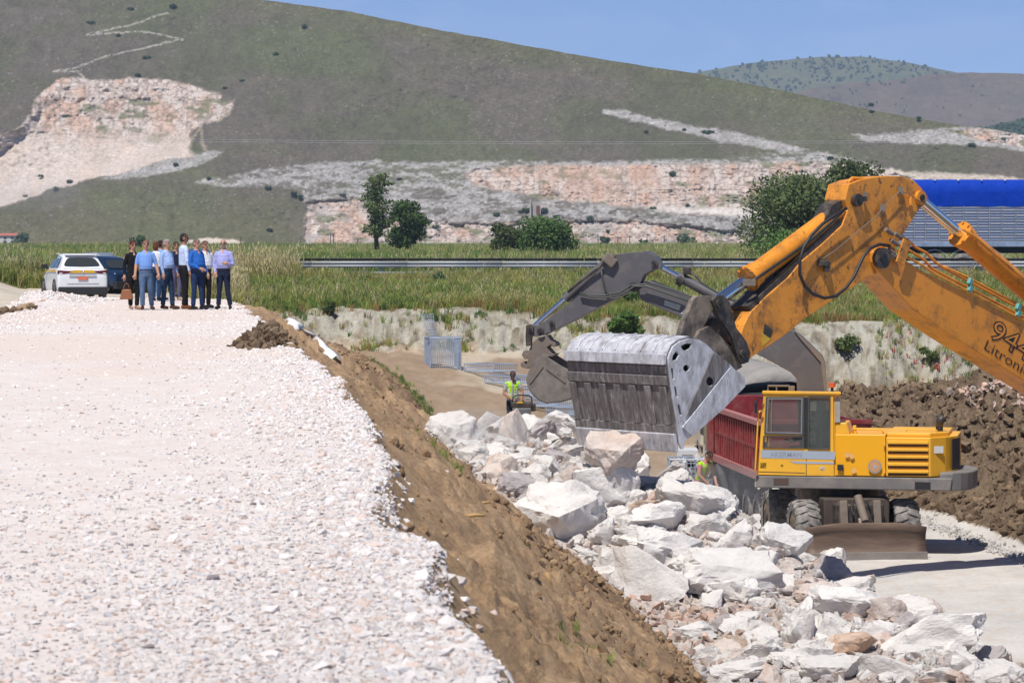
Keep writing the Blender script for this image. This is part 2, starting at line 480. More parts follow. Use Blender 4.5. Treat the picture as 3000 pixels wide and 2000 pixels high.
    cb = lerp(C(.37, .345, .285), C(.50, .475, .41), n1); cb = lerp(cb, C(.27, .225, .165), S(.52, .66, n2) * .75); cb = lerp(cb, C(.16, .13, .09), S(.64, .74, fbm(x * 2.6, d * 2.6, 76, 4))[..., None] * .8)
    low = (1 - S(.05, .40, wb))[..., None]
    cb = lerp(cb, C(.44, .33, .22), low * .75 * S(.35, .6, n1))
    cm = lerp(C(.14, .115, .055), C(.10, .11, .04), n1)
    ct = lerp(C(.46, .40, .33), C(.54, .48, .41), n1)
    crb = lerp(C(.55, .45, .39), C(.66, .60, .56), n2)
    pal = [cg, cs, cf, ch, cb, cm, np.broadcast_to(C(.10, .10, .10), cg.shape), ct, crb, cs]
    col = np.zeros(x.shape + (3,))
    for i, c in enumerate(pal): col = np.where((z == i)[..., None], c, col)
    return h, z, col

# perspective-spaced grid: dense where the ground is near
_cin = np.linspace(-.182, .182, 580)
_cout = .182 + (np.linspace(0, 1, 40)[1:] ** 1.6) * .5
_u = np.concatenate([-_cout[::-1], _cin, _cout])
_d = np.exp(np.linspace(math.log(7.5), math.log(143.0), 860))
GU, GD = np.meshgrid(_u, _d)
GX = GU * GD
GH, GZ, GC = ground(GX, GD)
ZONES = {0: ('gravel_road', 'white crushed limestone road surface running away on the embankment'), 1: ('embankment', 'bare brown earth slope falling from the gravel road'),
         2: ('pit_floor', 'pale compacted ground of the excavation'), 3: ('soil_heap', 'long heap of dark brown excavated clods'),
         4: ('river_bank', 'pale eroded earth bank below the grass'), 5: ('meadow', 'rough grassy ground beside the highway'),
         6: ('highway', 'asphalt highway behind the guard rail'), 7: ('dirt_track', 'beige dirt track beyond the crest'),
         8: ('rubble_bed', 'crushed pinkish rubble under the boulders'), 9: ('road_verge', 'brown earth verge left of the gravel road')}
ZM = {0: terrain_mat('gravel_ground', (26, .16), (5, .07), (36, .5, .02)), 1: terrain_mat('brown_earth', (22, .30), (3, .2), (18, .9, .06)),
      2: terrain_mat('pit_ground', (16, .14), (1.2, .10), (20, .5, .03)), 3: terrain_mat('dark_clods', (14, .35), (2.4, .25), (9, 1.0, .12)),
      4: terrain_mat('pale_bank', (9, .26), (2.0, .16), (7, .9, .12)), 5: terrain_mat('grass_soil', (8, .3), (1, .2), (8, .6, .1)),
      6: terrain_mat('asphalt', (12, .1), (.5, .1), (60, .4, .01)), 7: terrain_mat('track_ground', (10, .15), (1, .12), (14, .5, .04)),
      8: terrain_mat('rubble_ground', (14, .35), (3, .2), (12, 1.0, .08)), 9: None}
ZM[9] = ZM[1]
_nr, _nc = GH.shape
_idx = np.arange(_nr * _nc).reshape(_nr, _nc)
_q = np.stack([_idx[:-1, :-1], _idx[:-1, 1:], _idx[1:, 1:], _idx[1:, :-1]], -1).reshape(-1, 4)
_fz = GZ[:-1, :-1].ravel()
_V = np.stack([GX, GD, GH], -1).reshape(-1, 3); _C = GC.reshape(-1, 3)
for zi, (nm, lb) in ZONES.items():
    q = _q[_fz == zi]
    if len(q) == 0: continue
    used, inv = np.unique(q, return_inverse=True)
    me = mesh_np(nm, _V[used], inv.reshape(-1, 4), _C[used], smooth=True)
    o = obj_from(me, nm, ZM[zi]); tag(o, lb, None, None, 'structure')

def gz(x, d):
    h, z, c = ground(np.array([x], float), np.array([d], float)); return float(h[0])
def hit(px, py, d0=9.0, d1=125.0):
    """ground distance at which the ray of a photograph pixel meets the ground"""
    r = ray(px, py); ds = np.exp(np.linspace(math.log(d0), math.log(d1), 900))
    zs = CAMZ + r[2] / r[1] * ds; xs = r[0] / r[1] * ds
    h, _, _ = ground(xs, ds, False)
    k = np.argmax(zs <= h)
    return float(ds[k]) if (zs <= h).any() else d1

# field running out to the hills
_u2 = np.linspace(-.9, .9, 120); _d2 = np.exp(np.linspace(math.log(142.8), math.log(1060.0), 70))
U2, D2 = np.meshgrid(_u2, _d2); X2 = U2 * D2
H2 = .32 + .75 * S(150, 800, D2) + .3 * (fbm(X2 * .03, D2 * .03, 81, 3) - .5) * S(150, 200, D2)
n1 = fbm(X2 * .02, D2 * .01, 82, 3)[..., None]
C2 = lerp(np.array([.10, .12, .045]), np.array([.15, .14, .06]), n1)
i2 = np.arange(H2.size).reshape(H2.shape)
q2 = np.stack([i2[:-1, :-1], i2[:-1, 1:], i2[1:, 1:], i2[1:, :-1]], -1).reshape(-1, 4)
o = obj_from(mesh_np('field', np.stack([X2, D2, H2], -1).reshape(-1, 3), q2, C2.reshape(-1, 3), True), 'field', terrain_mat('field_soil', (2, .25), (.2, .2), (2, .8, .3)))
tag(o, 'flat green grass field between the highway and the hill', None, None, 'structure')
# ground under and behind the camera
o = obj_from(mesh_np('field', [(-60, -60, -.6), (60, -60, -.6), (60, 9, -4.8), (-60, 9, -.6)], [(0, 1, 2, 3)], np.full((4, 3), .25)), 'terrain', ZM[1])
tag(o, 'earth ground around the near end of the road', None, None, 'structure')

# ================================================================== hills
def inpoly(px, py, poly):
    poly = np.asarray(poly, float); inside = np.zeros(px.shape, bool)
    x1, y1 = poly[-1]
    for x2, y2 in poly:
        c = ((y1 > py) != (y2 > py)) & (px < (x2 - x1) * (py - y1) / (y2 - y1 + 1e-9) + x1)
        inside ^= c; x1, y1 = x2, y2
    return inside
def polydist(px, py, poly, closed=True):
    poly = np.asarray(poly, float); best = np.full(px.shape, 1e9)
    n = len(poly)
    for i in range(n if closed else n - 1):
        a = poly[i]; b = poly[(i + 1) % n]; ab = b - a; L2 = max((ab ** 2).sum(), 1e-6)
        t = np.clip(((px - a[0]) * ab[0] + (py - a[1]) * ab[1]) / L2, 0, 1)
        best = np.minimum(best, np.hypot(px - a[0] - t * ab[0], py - a[1] - t * ab[1]))
    return best
def sdf(px, py, poly):
    d = polydist(px, py, poly); return np.where(inpoly(px, py, poly), d, -d)
_c6 = lambda pts: [(.4252 * a, 150 + .4252 * b) for a, b in pts]
_v = lambda pts: [(1.2755 * a, 1.2755 * b) for a, b in pts]
Q1 = _c6([(-300, 760), (0, 590), (60, 560), (180, 480), (230, 370), (300, 290), (390, 195), (560, 180), (760, 200), (1000, 190), (1200, 210), (1330, 240), (1470, 280), (1525, 300), (1515, 350), (1625, 330), (1600, 400), (1500, 490), (1390, 510), (1330, 560), (1310, 690), (1330, 715), (1250, 740), (1050, 775), (850, 840), (660, 885), (470, 925), (300, 985), (150, 1035), (0, 1080), (-300, 1160)])
S1 = _c6([(700, 880), (1000, 785), (1270, 718), (1460, 690), (1540, 715), (1400, 790), (1100, 850), (800, 890)])
Q2 = _v([(440, 418), (560, 398), (640, 382), (760, 370), (950, 372), (1100, 368), (1300, 372), (1500, 368), (1700, 360), (1800, 348), (1880, 345), (1960, 368), (2060, 393), (2160, 412), (2160, 570), (700, 570), (705, 475), (690, 440), (640, 432), (480, 428)])
Q2a = _v([(1060, 395), (1200, 380), (1500, 378), (1800, 372), (1960, 378), (2100, 410), (2100, 505), (1700, 500), (1560, 490), (1400, 470), (1240, 458), (1150, 440), (1090, 425)])
Q2b = _v([(705, 462), (830, 455), (860, 500), (1050, 512), (1250, 505), (1450, 505), (1720, 535), (1720, 575), (700, 575)])
S3 = _v([(1390, 250), (1440, 255), (1560, 285), (1720, 312), (1860, 345), (1800, 352), (1700, 335), (1580, 310), (1480, 285), (1390, 262)])
S4 = _v([(1955, 312), (2100, 300), (2200, 294), (2360, 305), (2360, 350), (2240, 335), (2100, 330), (1980, 322)])
Q4 = _v([(2170, 300), (2260, 297), (2420, 315), (2420, 345), (2300, 335), (2200, 315)])
S5 = _v([(420, 552), (470, 545), (560, 553), (560, 570), (420, 570)])
S6 = _v([(1880, 370), (2000, 385), (2200, 400), (2360, 410), (2360, 420), (2100, 415), (1950, 395)])
PATHS = [_v([(388, 32), (290, 62), (200, 82)]), _v([(420, 92), (330, 74), (200, 82)]), _v([(420, 92), (250, 130), (180, 155), (125, 165)]), _v([(125, 165), (180, 165), (198, 182)])]
TRK = [_c6([(1335, 715), (1312, 690), (1330, 610), (1375, 540), (1390, 512)]), _c6([(1440, 690), (1400, 620), (1392, 560), (1385, 512)]), _c6([(1500, 490), (1560, 450), (1590, 380)])]

_sky = np.array([(-1400, -420), (-600, -250), (0, -128), (300, -72), (752, 0), (1020, 36), (1275, 88), (1530, 134), (1786, 180), (2041, 218), (2296, 268), (2551, 324), (2806, 369), (2895, 377), (3000, 398), (3200, 450), (3600, 560), (4200, 660)])
def skyline(px): return np.interp(px, _sky[:, 0], _sky[:, 1]) + 2.5 * (fbm(px * .03, px * 0, 201, 3) - .5)
DB, TANA = 930.0, 0.45
hx = np.concatenate([np.linspace(-1400, -60, 60)[:-1], np.linspace(-60, 3060, 840), np.linspace(3060, 4200, 50)[1:]])
ht = np.linspace(0, 1, 300)
HX, HT = np.meshgrid(hx, ht)
HY = lerp(722.0, skyline(HX), HT)
wx = HX + 22 * (fbm(HX * .02, HY * .03, 202, 4) - .5) + 9 * (fbm(HX * .09, HY * .1, 203, 3) - .5)
wy = HY + 16 * (fbm(HX * .02, HY * .03, 204, 4) - .5) + 8 * (fbm(HX * .09, HY * .1, 205, 3) - .5)
kk = (HORIZON - HY) / FPX
HD = DB / (1 - kk / TANA)
HD = HD * (1 + .035 * (fbm(HX * .0016, HY * .003, 206, 3) - .5)) + 5 * (fbm(HX * .012, HY * .02, 207, 4) - .5) + 1.6 * (fbm(HX * .08, HY * .1, 212, 3) - .5)
m_q1 = S(-3, 5, sdf(wx, wy, Q1)); m_q2 = S(-4, 6, sdf(wx, wy, Q2)); m_a = S(-6, 8, sdf(wx, wy, Q2a)); m_b = S(-6, 8, sdf(wx, wy, Q2b))
m_s = np.maximum.reduce([S(-5, 5, sdf(wx, wy, p)) for p in (S1, S3, S4)])
m_s5 = np.maximum(S(-3, 5, sdf(wx, wy, S5)), S(-4, 8, sdf(wx, wy, S6)) * .8); m_q4 = S(-4, 6, sdf(wx, wy, Q4))
m_p = np.maximum.reduce([1 - S(.8, 4, polydist(HX + 8 * (fbm(HX * .05, HY * .05, 208, 2) - .5), HY + 6 * (fbm(HX * .05, HY * .05, 209, 2) - .5), p, False)) for p in PATHS])
m_t = np.maximum.reduce([1 - S(2, 6, polydist(wx, wy, p, False)) for p in TRK])
cut = np.maximum.reduce([m_q1, m_a, m_b, m_q4])
# quarry benches: steep faces and ledges stepping back into the hill, scree fans below
def benches(y, ys):
    out = np.zeros(y.shape)
    for a, amt in ys: out += amt * S(a - 10, a + 10, y)
    return out
b1 = benches(wy, [(262, 9), (292, 8), (340, 6), (395, 5)])
b2 = benches(wy, [(495, 4), (560, 5)])
rock = ridged(HX * .045, HY * .028, 210, 5)
rockc = ridged(HX * .022, HY * .05, 215, 5)
vert = ridged(HX * .07, HY * .012, 211, 4)
fan = np.maximum(S(345, 470, HY) * m_q1, .8 * m_a * S(600, 620, HY))
HD = HD + cut * (m_q1 * b1 * .3 * S(0, 45, sdf(wx, wy, Q1)) + np.maximum(m_a, m_b) * b2 * .25) \
        + cut * (1 - .8 * fan) * (2.4 * (rock - .5) + 1.6 * (vert - .5) * (1 - m_q1) + 2.2 * (rockc - .5) + 1.6 * (ridged(HX * .13, HY * .13, 216, 3) - .5)) + np.maximum(m_q2 * (1 - cut), m_s) * 1.3 * (ridged(HX * .11, HY * .13, 213, 4) - .5)
HZ = CAMZ + kk * HD
HXw = (HX - 1500) / FPX * HD
n1 = fbm(HX * .004, HY * .008, 221, 4)[..., None]; n2 = fbm(HX * .05, HY * .06, 222, 4)[..., None]; n3 = fbm(HX * .25, HY * .3, 223, 2)[..., None]
A = lambda r, g, b: np.array([r, g, b])
hc = lerp(A(.118, .102, .080), A(.098, .096, .060), S(.4, .65, n1))
hc = lerp(hc, A(.105, .105, .052), (S(80, 0, HY - skyline(HX)) * .7)[..., None])
hc = lerp(hc, A(.125, .122, .06), (S(500, 690, HY) * S(1200, 700, HX))[..., None] * .6)
hc = lerp(hc, A(.105, .112, .056), S(.52, .68, fbm(HX * .0022 + 5, HY * .006, 231, 4))[..., None] * .65)
hc = hc * lerp(.82, 1.18, n2) * lerp(.84, 1.16, n3)
spk = (hash2(np.floor(HX * .5), np.floor(HY * .5), 224) > .988) & (fbm(HX * .01, HY * .015, 225, 3) > .56)
hc = np.where(spk[..., None], A(.24, .23, .22), hc)
grey = lerp(A(.30, .28, .27), A(.44, .42, .41), n2) * lerp(.6, 1.3, n3)
veg = S(.40, .62, .55 * fbm(HX * .018, HY * .09, 226, 4) + .45 * fbm(HX * .09, HY * .16, 230, 3))[..., None]
sx = np.maximum(m_q2 * .92, m_s)[..., None]
mixq = lerp(grey, hc, veg * (.85 - .6 * m_s[..., None]))
hc = lerp(hc, mixq, sx * S(.12, .40, n3 + .12))
pale = lerp(A(.49, .39, .33), A(.58, .52, .485), n2) * lerp(.82, 1.12, n3)
org = S(.48, .66, fbm(HX * .028, HY * .022, 227, 5))[..., None]
pale = lerp(pale, A(.50, .30, .20), org * .6 * (1 - .75 * fan[..., None]))
crack = S(.60, .74, ridged(HX * .07, HY * .08, 228, 5))[..., None]
pale = lerp(pale, A(.24, .18, .15), crack * .75 * (1 - fan[..., None]))
pale = lerp(pale, lerp(A(.50, .40, .335), A(.60, .53, .48), fbm((HX + .8 * HY) * .018, (HY - .8 * HX) * .004, 232, 4)[..., None]), fan[..., None] * .75)
gq = (S(.60, .68, fbm(HX * .02, HY * .05, 229, 4)) * (1 - fan) * (HY > 290))[..., None]
pale = lerp(pale, A(.15, .16, .09), gq * .8)
rust = (m_a * S(600, 575, wy) * S(1330, 1450, HX) * S(2350, 1750, HX) * S(.34, .62, fbm(HX * .02, HY * .006, 233, 4)))[..., None]
pale = lerp(pale, A(.47, .31, .235), rust * .55)
ramp = (m_a * S(596, 618, wy + 14 * (fbm(HX * .02, HX * 0, 234, 3) - .5)))[..., None]
pale = lerp(pale, lerp(A(.56, .51, .47), A(.64, .61, .58), n2), ramp * .8)
pale = lerp(pale, A(.33, .30, .29), (m_b * S(.5, .65, fbm(HX * .012, HY * .03, 235, 4)))[..., None] * .6)
hc = lerp(hc, pale, cut[..., None])
hc = lerp(hc, A(.46, .43, .38), (m_p * .65)[..., None] * S(.35, .6, n3 + .1))
hc = lerp(hc, A(.40, .34, .26), (m_t * .5)[..., None]); hc = lerp(hc, A(.58, .50, .42), m_s5[..., None])
hv = np.stack([HXw, HD, HZ], -1)
# the far side of the ridge
back = hv[-1:].copy(); back[..., 1] += 260; back[..., 2] -= 25
hv = np.concatenate([hv, back], 0); hc = np.concatenate([hc, hc[-1:]], 0)
ih = np.arange(hv.shape[0] * hv.shape[1]).reshape(hv.shape[:2])
qh = np.stack([ih[:-1, :-1], ih[:-1, 1:], ih[1:, 1:], ih[1:, :-1]], -1).reshape(-1, 4)
o = obj_from(mesh_np('hill', hv.reshape(-1, 3), qh, hc.reshape(-1, 3), True), 'hill', terrain_mat('hillside', (.8, .30), (.10, .12), (.5, .6, 1.2)))
tag(o, 'grassy hillside with quarry faces, scree and a zigzag path', None, None, 'structure')
def hill_D(px, py):
    i = np.argmin(np.abs(hx - px)); j = np.argmin(np.abs(HY[:, i] - py)); return float(HD[j, i])

def far_hill(name, label, sky_pts, D, base, tan, col, seed, patch):
    xs = np.linspace(sky_pts[0][0], sky_pts[-1][0], 300); ts = np.linspace(0, 1, 70)
    X, T = np.meshgrid(xs, ts)
    sk = np.interp(X, [p[0] for p in sky_pts], [p[1] for p in sky_pts]) + 2 * (fbm(X * .05, X * 0, seed, 3) - .5)
    Y = lerp(base, sk, T); k = (HORIZON - Y) / FPX
    Dd = D / (1 - k / tan) * (1 + .02 * (fbm(X * .004, Y * .008, seed + 1, 3) - .5)) * (1 + .003 * (fbm(X * .03, Y * .03, seed + 7, 3) - .5))
    n = fbm(X * .012, Y * .03, seed + 2, 4)[..., None]
    c = lerp(np.array(col[0]), np.array(col[1]), S(.3, .7, n)); c = c * lerp(.85, 1.15, fbm(X * .2, Y * .3, seed + 3, 2)[..., None])
    V = np.stack([(X - 1500) / FPX * Dd, Dd, CAMZ + k * Dd], -1)
    b = V[-1:].copy(); b[..., 1] += 900; b[..., 2] -= 120
    V = np.concatenate([V, b], 0); c = np.concatenate([c, c[-1:]], 0)
    i = np.arange(V.shape[0] * V.shape[1]).reshape(V.shape[:2])
    q = np.stack([i[:-1, :-1], i[:-1, 1:], i[1:, 1:], i[1:, :-1]], -1).reshape(-1, 4)
    o = obj_from(mesh_np(name, V.reshape(-1, 3), q, c.reshape(-1, 3), True), name, terrain_mat(name + '_ground', (.12, .2), (.02, .12), (.1, .5, 4)))
    tag(o, label, None, None, 'structure')
    return X, Y, Dd
FM = far_hill('mountain', 'distant green mountain dotted with dark bushes', [(1500, 420), (1800, 300), (2040, 214), (2200, 186), (2400, 169), (2520, 168), (2650, 184), (2800, 214), (2950, 240), (3200, 300), (3600, 420)], 3600, 560, .5, ((.115, .125, .06), (.10, .11, .05)), 301, None)
FB = far_hill('brown_ridge', 'distant purplish brown ridge in front of the green mountain', [(2080, 420), (2250, 320), (2360, 262), (2480, 246), (2590, 241), (2717, 222), (2821, 214), (2950, 216), (3000, 219), (3300, 235), (3900, 280)], 2900, 560, .45, ((.145, .105, .075), (.12, .095, .065)), 311, None)
FW = far_hill('wooded_hill', 'dark wooded hill at the right edge of the view', [(2780, 420), (2860, 378), (2930, 362), (3000, 350), (3200, 330), (3900, 300)], 1900, 520, .4, ((.035, .06, .02), (.05, .075, .025)), 321, None)

# ------------------------------------------------------------------ air
hz = bpy.data.materials.new('haze_air'); hz.use_nodes = True
_nt = hz.node_tree; _nt.nodes.remove(_nt.nodes['Principled BSDF'])
_pv = _nt.nodes.new('ShaderNodeVolumePrincipled'); _pv.inputs['Color'].default_value = (.60, .74, 1.0, 1); _pv.inputs['Density'].default_value = 0.00014
_pv.inputs['Anisotropy'].default_value = 0.0
_nt.links.new(_pv.outputs[0], _nt.nodes['Material Output'].inputs['Volume'])
hb_ = MB().box((0, 3300, 215), (9000, 6900, 446)).build('haze', hz)
tag(hb_, 'thin pale blue haze in the air', None, None, 'stuff')
# ================================================================== stones
def hull_mesh(name, seed, n=14, ax=(1, .8, .65), cuts=0, rough=0.0, smooth=None, box=0.55):
    """broken stone: hull of scattered points, edges broken up by noise"""
    r = np.random.default_rng(seed)
    bm = bmesh.new()
    for _ in range(n):
        v = r.normal(size=3); v /= np.linalg.norm(v)
        m = np.abs(v).max(); v = v * (1 - box) + v / m * box * .8
        v = v * (.85 + .22 * r.random())
        bm.verts.new(Vector((v[0] * ax[0], v[1] * ax[1], v[2] * ax[2])) * .5)
    out = bmesh.ops.convex_hull(bm, input=bm.verts)
    junk = [g for g in out['geom_interior'] if isinstance(g, bmesh.types.BMVert)] + [g for g in out['geom_unused'] if isinstance(g, bmesh.types.BMVert)]
    if junk: bmesh.ops.delete(bm, geom=list(set(junk)), context='VERTS')
    if cuts:
        bmesh.ops.subdivide_edges(bm, edges=bm.edges[:], cuts=cuts, use_grid_fill=True)
        bmesh.ops.triangulate(bm, faces=bm.faces[:])
        co = np.array([v.co for v in bm.verts])
        a = fbm(co[:, 0] * 3 + 9 + seed, co[:, 1] * 3 + co[:, 2] * 2.3, seed, 3) - .5
        b = fbm(co[:, 2] * 7 + 4, co[:, 0] * 7 - co[:, 1] * 6 + seed, seed + 5, 3) - .5
        c = ridged(co[:, 0] * 2.2 + co[:, 2] * 1.7, co[:, 1] * 2.2 + seed, seed + 9, 3) - .5
        e_ = fbm(co[:, 1] * 17 + 2, co[:, 2] * 17 + co[:, 0] * 13 + seed, seed + 11, 2) - .5
        for i, v in enumerate(bm.verts):
            l = v.co.length
            v.co = v.co * (1 + rough * (1.6 * a[i] + 1.0 * b[i] - .9 * c[i] + .5 * e_[i]))
    bmesh.ops.recalc_face_normals(bm, faces=bm.faces)
    me = bpy.data.meshes.new(name); bm.to_mesh(me); bm.free()
    if smooth is not None:
        me.polygons.foreach_set('use_smooth', np.ones(len(me.polygons), bool)); me.set_sharp_from_angle(angle=R(smooth))
    return me

def stone_mat(name, base, stain, dark, scale=1.4, rnd=.08, sthr=.56, bumpd=.08):
    m, nt, b = node_mat(name); N = nt.nodes.new; L = nt.links.new
    tc = N('ShaderNodeTexCoord'); oi = N('ShaderNodeObjectInfo')
    ad = N('ShaderNodeVectorMath'); ad.operation = 'ADD'; L(tc.outputs['Object'], ad.inputs[0])
    ml = N('ShaderNodeVectorMath'); ml.operation = 'SCALE'; ml.inputs[0].default_value = (37, 53, 71); L(oi.outputs['Random'], ml.inputs['Scale']); L(ml.outputs[0], ad.inputs[1])
    vec = ad.outputs[0]
    def noise(sc, det=6, ro=.62):
        n = N('ShaderNodeTexNoise'); n.inputs['Scale'].default_value = sc; n.inputs['Detail'].default_value = det; n.inputs['Roughness'].default_value = ro
        L(vec, n.inputs['Vector']); return n.outputs['Fac']
    def ramp(f, a, c, mx=1.0):
        r = N('ShaderNodeValToRGB'); r.color_ramp.elements[0].position = a; r.color_ramp.elements[1].position = c; r.color_ramp.elements[1].color = (mx, mx, mx, 1); L(f, r.inputs[0]); return r.outputs[0]
    def mixc(f, A_, B_):
        x = N('ShaderNodeMix'); x.data_type = 'RGBA'; L(f, x.inputs['Factor'])
        if isinstance(A_, tuple): x.inputs['A'].default_value = (*A_, 1)
        else: L(A_, x.inputs['A'])
        x.inputs['B'].default_value = (*B_, 1); return x.outputs['Result']
    c = mixc(ramp(noise(scale), sthr, sthr + .16, .75), base, stain)
    c = mixc(ramp(noise(scale * 2.3, 8, .7), .50, .70, .75), c, dark)
    c = mixc(ramp(noise(scale * 9, 4, .7), .58, .75, .35), c, tuple(x * .55 for x in base))
    mr = N('ShaderNodeMapRange'); mr.inputs['To Min'].default_value = 1 - rnd; mr.inputs['To Max'].default_value = 1 + rnd * .6; L(oi.outputs['Random'], mr.inputs[0])
    vm = N('ShaderNodeVectorMath'); vm.operation = 'SCALE'; L(c, vm.inputs[0]); L(mr.outputs[0], vm.inputs['Scale'])
    L(vm.outputs[0], b.inputs['Base Color']); b.inputs['Roughness'].default_value = .92; b.inputs['Specular IOR Level'].default_value = .2
    bp = N('ShaderNodeBump'); bp.inputs['Strength'].default_value = .8; bp.inputs['Distance'].default_value = bumpd
    L(noise(scale * 5, 10, .7), bp.inputs['Height']); L(bp.outputs[0], b.inputs['Normal'])
    return m
M_W = stone_mat('white_limestone', (.71, .68, .655), (.66, .53, .44), (.56, .525, .50), sthr=.60)
M_P = stone_mat('pink_limestone', (.64, .56, .51), (.52, .33, .25), (.44, .37, .34), sthr=.48)
M_G = stone_mat('grey_limestone', (.46, .42, .42), (.52, .46, .42), (.33, .29, .30), sthr=.55)
M_O = stone_mat('orange_limestone', (.62, .48, .38), (.50, .28, .16), (.42, .33, .27), sthr=.45)
M_GW = stone_mat('gravel_white', (.84, .79, .77), (.80, .68, .61), (.74, .68, .655), 8, .08, .58, .01)
M_GP = stone_mat('gravel_pink', (.76, .625, .56), (.62, .45, .37), (.58, .50, .46), 8, .16, .5, .01)
M_GG = stone_mat('gravel_grey', (.74, .72, .74), (.66, .60, .56), (.54, .53, .54), 8, .14, .55, .01)
M_RP = stone_mat('rubble_pink', (.60, .42, .34), (.52, .31, .23), (.42, .33, .28), 6, .18, .5, .01)
M_CL = mat('clod_soil', (.33, .22, .132), .95, var=.3, vscale=9, bump=.7, bscale=22, spec=.1, rnd=.3)
M_CD = mat('clod_dark', (.19, .135, .09), .95, var=.3, vscale=9, bump=.7, bscale=18, spec=.1, rnd=.35)

grav = []
for i, (mm, k) in enumerate([(M_GW, 5), (M_GP, 2), (M_GG, 1)]):
    for j in range(k):
        me = hull_mesh('gravel_stone', 500 + i * 20 + j, 13, (1, .82, .55), box=.2); me.materials.append(mm)
        grav.append(piece('gravel_piece_%02d' % len(grav), me))
def rrot(n, tilt=3.1): return np.stack([rng.uniform(-tilt, tilt, n), rng.uniform(-tilt, tilt, n), rng.uniform(0, 6.28, n)], -1)
pts = []; scl = []
def gravel(n, d0, d1, smin, smax, dens_fn, spill=0.0):
    d = 1 / rng.uniform(1 / d1, 1 / d0, n); d = np.where(rng.random(n) < .5, d, np.exp(rng.uniform(math.log(d0), math.log(d1), n)))
    xe = xedge(d); lo = np.maximum(-.185 * d - .3, xe - road_w(d))
    x = rng.uniform(lo, xe + .25 + spill)
    p = dens_fn(x - xe, d, x); keep = rng.random(n) < p
    x, d = x[keep], d[keep]
    h, z, c = ground(x, d)
    s = smin + (smax - smin) * rng.random(len(x)) ** 2.2
    pts.append(np.stack([x, d, h + s * .03], -1)); scl.append(s)
pat = lambda x, d: fbm(x * .45, d * .16, 73, 3)
gravel(70000, 9.5, 30, .020, .066, lambda t, d, x: np.where(t < .1, np.clip(.24 * S(25, 13, d) + 1.0 * np.exp(t / .62) - .15 * S(.4, .6, pat(x, d)), .03, 1), 0))
gravel(26000, 26, 60, .03, .075, lambda t, d, x: np.where(t < .1, np.clip(1.2 * np.exp(t / .6) + .05, 0, 1), 0))
gravel(9000, 55, 97, .035, .10, lambda t, d, x: np.where(t < .1, np.clip(1.2 * np.exp(t / .5) + .05 + np.exp(-(t + road_w(d)) / .8), 0, 1), 0))
gravel(7000, 10, 70, .05, .115, lambda t, d, x: np.where((t < .25), np.exp(-np.abs(t) / .5), 0))
gravel(2600, 10, 60, .03, .09, lambda t, d, x: np.where((t > .05), .5 * np.exp(-t / .35), 0), 1.6)
# gravel heap by the white car
n = 3000; d = rng.uniform(84, 99, n); x = rng.uniform(-17.5, -11.5, n); h, z, c = ground(x, d); k = (z == 0)
s = .04 + .10 * rng.random(k.sum()) ** 2; pts.append(np.stack([x[k], d[k], h[k] + s * .2], -1)); scl.append(s)
pts = np.concatenate(pts); scl = np.concatenate(scl)
ix = rng.choice(8, len(pts), p=[.145, .145, .145, .145, .14, .085, .075, .12])
scatter('gravel', pts, rrot(len(pts), .45), scl, ix, grav, 'loose white and pinkish crushed stones over the road', 'gravel')

# clods of earth on the embankment, and of the dark heap
clods = []
for j in range(5):
    me = hull_mesh('clod', 700 + j, 16, (1, .85, .7), 3, .42, 70, .1); me.materials.append(M_CL); clods.append(piece('clod_piece_%d' % j, me))
n = 42000; d = np.exp(rng.uniform(math.log(11), math.log(104), n)); u = rng.random(n)
x = xedge(d) + (toe_x(d) - xedge(d)) * u * 1.05
h, z, c = ground(x, d)
pr = .05 + 1.0 * S(.45, .60, fbm(x * .7, d * .5, 27, 4)) * S(.15, .6, u) + .15 * S(.5, .9, u)
k = (z == 1) & (rng.random(n) < pr) & (np.abs(x) < .2 * d + 1)
s = .018 + .17 * rng.random(k.sum()) ** 3.6
scatter('soil_clods', np.stack([x[k], d[k], h[k] + s * .12], -1), rrot(k.sum()), s, rng.integers(0, 5, k.sum()), clods, 'crumbly brown clods over the embankment slope', 'soil', 'stuff')
dcl = []
for j in range(5):
    me = hull_mesh('clod', 720 + j, 16, (1, .85, .75), 3, .42, 70, .1); me.materials.append(M_CD); dcl.append(piece('dark_clod_piece_%d' % j, me))
n = 30000; d = rng.uniform(48, 93, n); x = rng.uniform(5, 19, n); h, z, c = ground(x, d)
k = (z == 3) & (x < .19 * d + 1) & (rng.random(n) < .30 + S(.4, .7, fbm(x * .7, d * .7, 35, 3)))
s = .05 + .34 * rng.random(k.sum()) ** 2.8
P1 = np.stack([x[k], d[k], h[k] + s * .15], -1)
# dark clods fallen onto the road edge
c0 = P(930, 1010, 49)
n = 240; x = rng.normal(-4.05, .22, n); d = rng.normal(50.3, 1.5, n); h, z, c = ground(x, d); hh = .35 * np.exp(-((x + 4.05) / .35) ** 2 - ((d - 50.3) / 2.0) ** 2)
s2 = .05 + .2 * rng.random(n) ** 2
P2 = np.stack([x, d, h + hh * rng.random(n)], -1)
n = 500; x = rng.normal(-12.6, .9, n); d = rng.normal(72, 4, n); h, z, c = ground(x, d); kk2 = z == 9
s3 = .05 + .2 * rng.random(n) ** 2; P3 = np.stack([x, d, h + s3 * .2], -1)[kk2]
PP = np.concatenate([P1, P2, P3]); ss = np.concatenate([s, s2, s3[kk2]])
scatter('dark_clods', PP, rrot(len(PP)), ss, rng.integers(0, 5, len(PP)), dcl, 'dark brown excavated clods lying over the heap', 'soil', 'stuff')
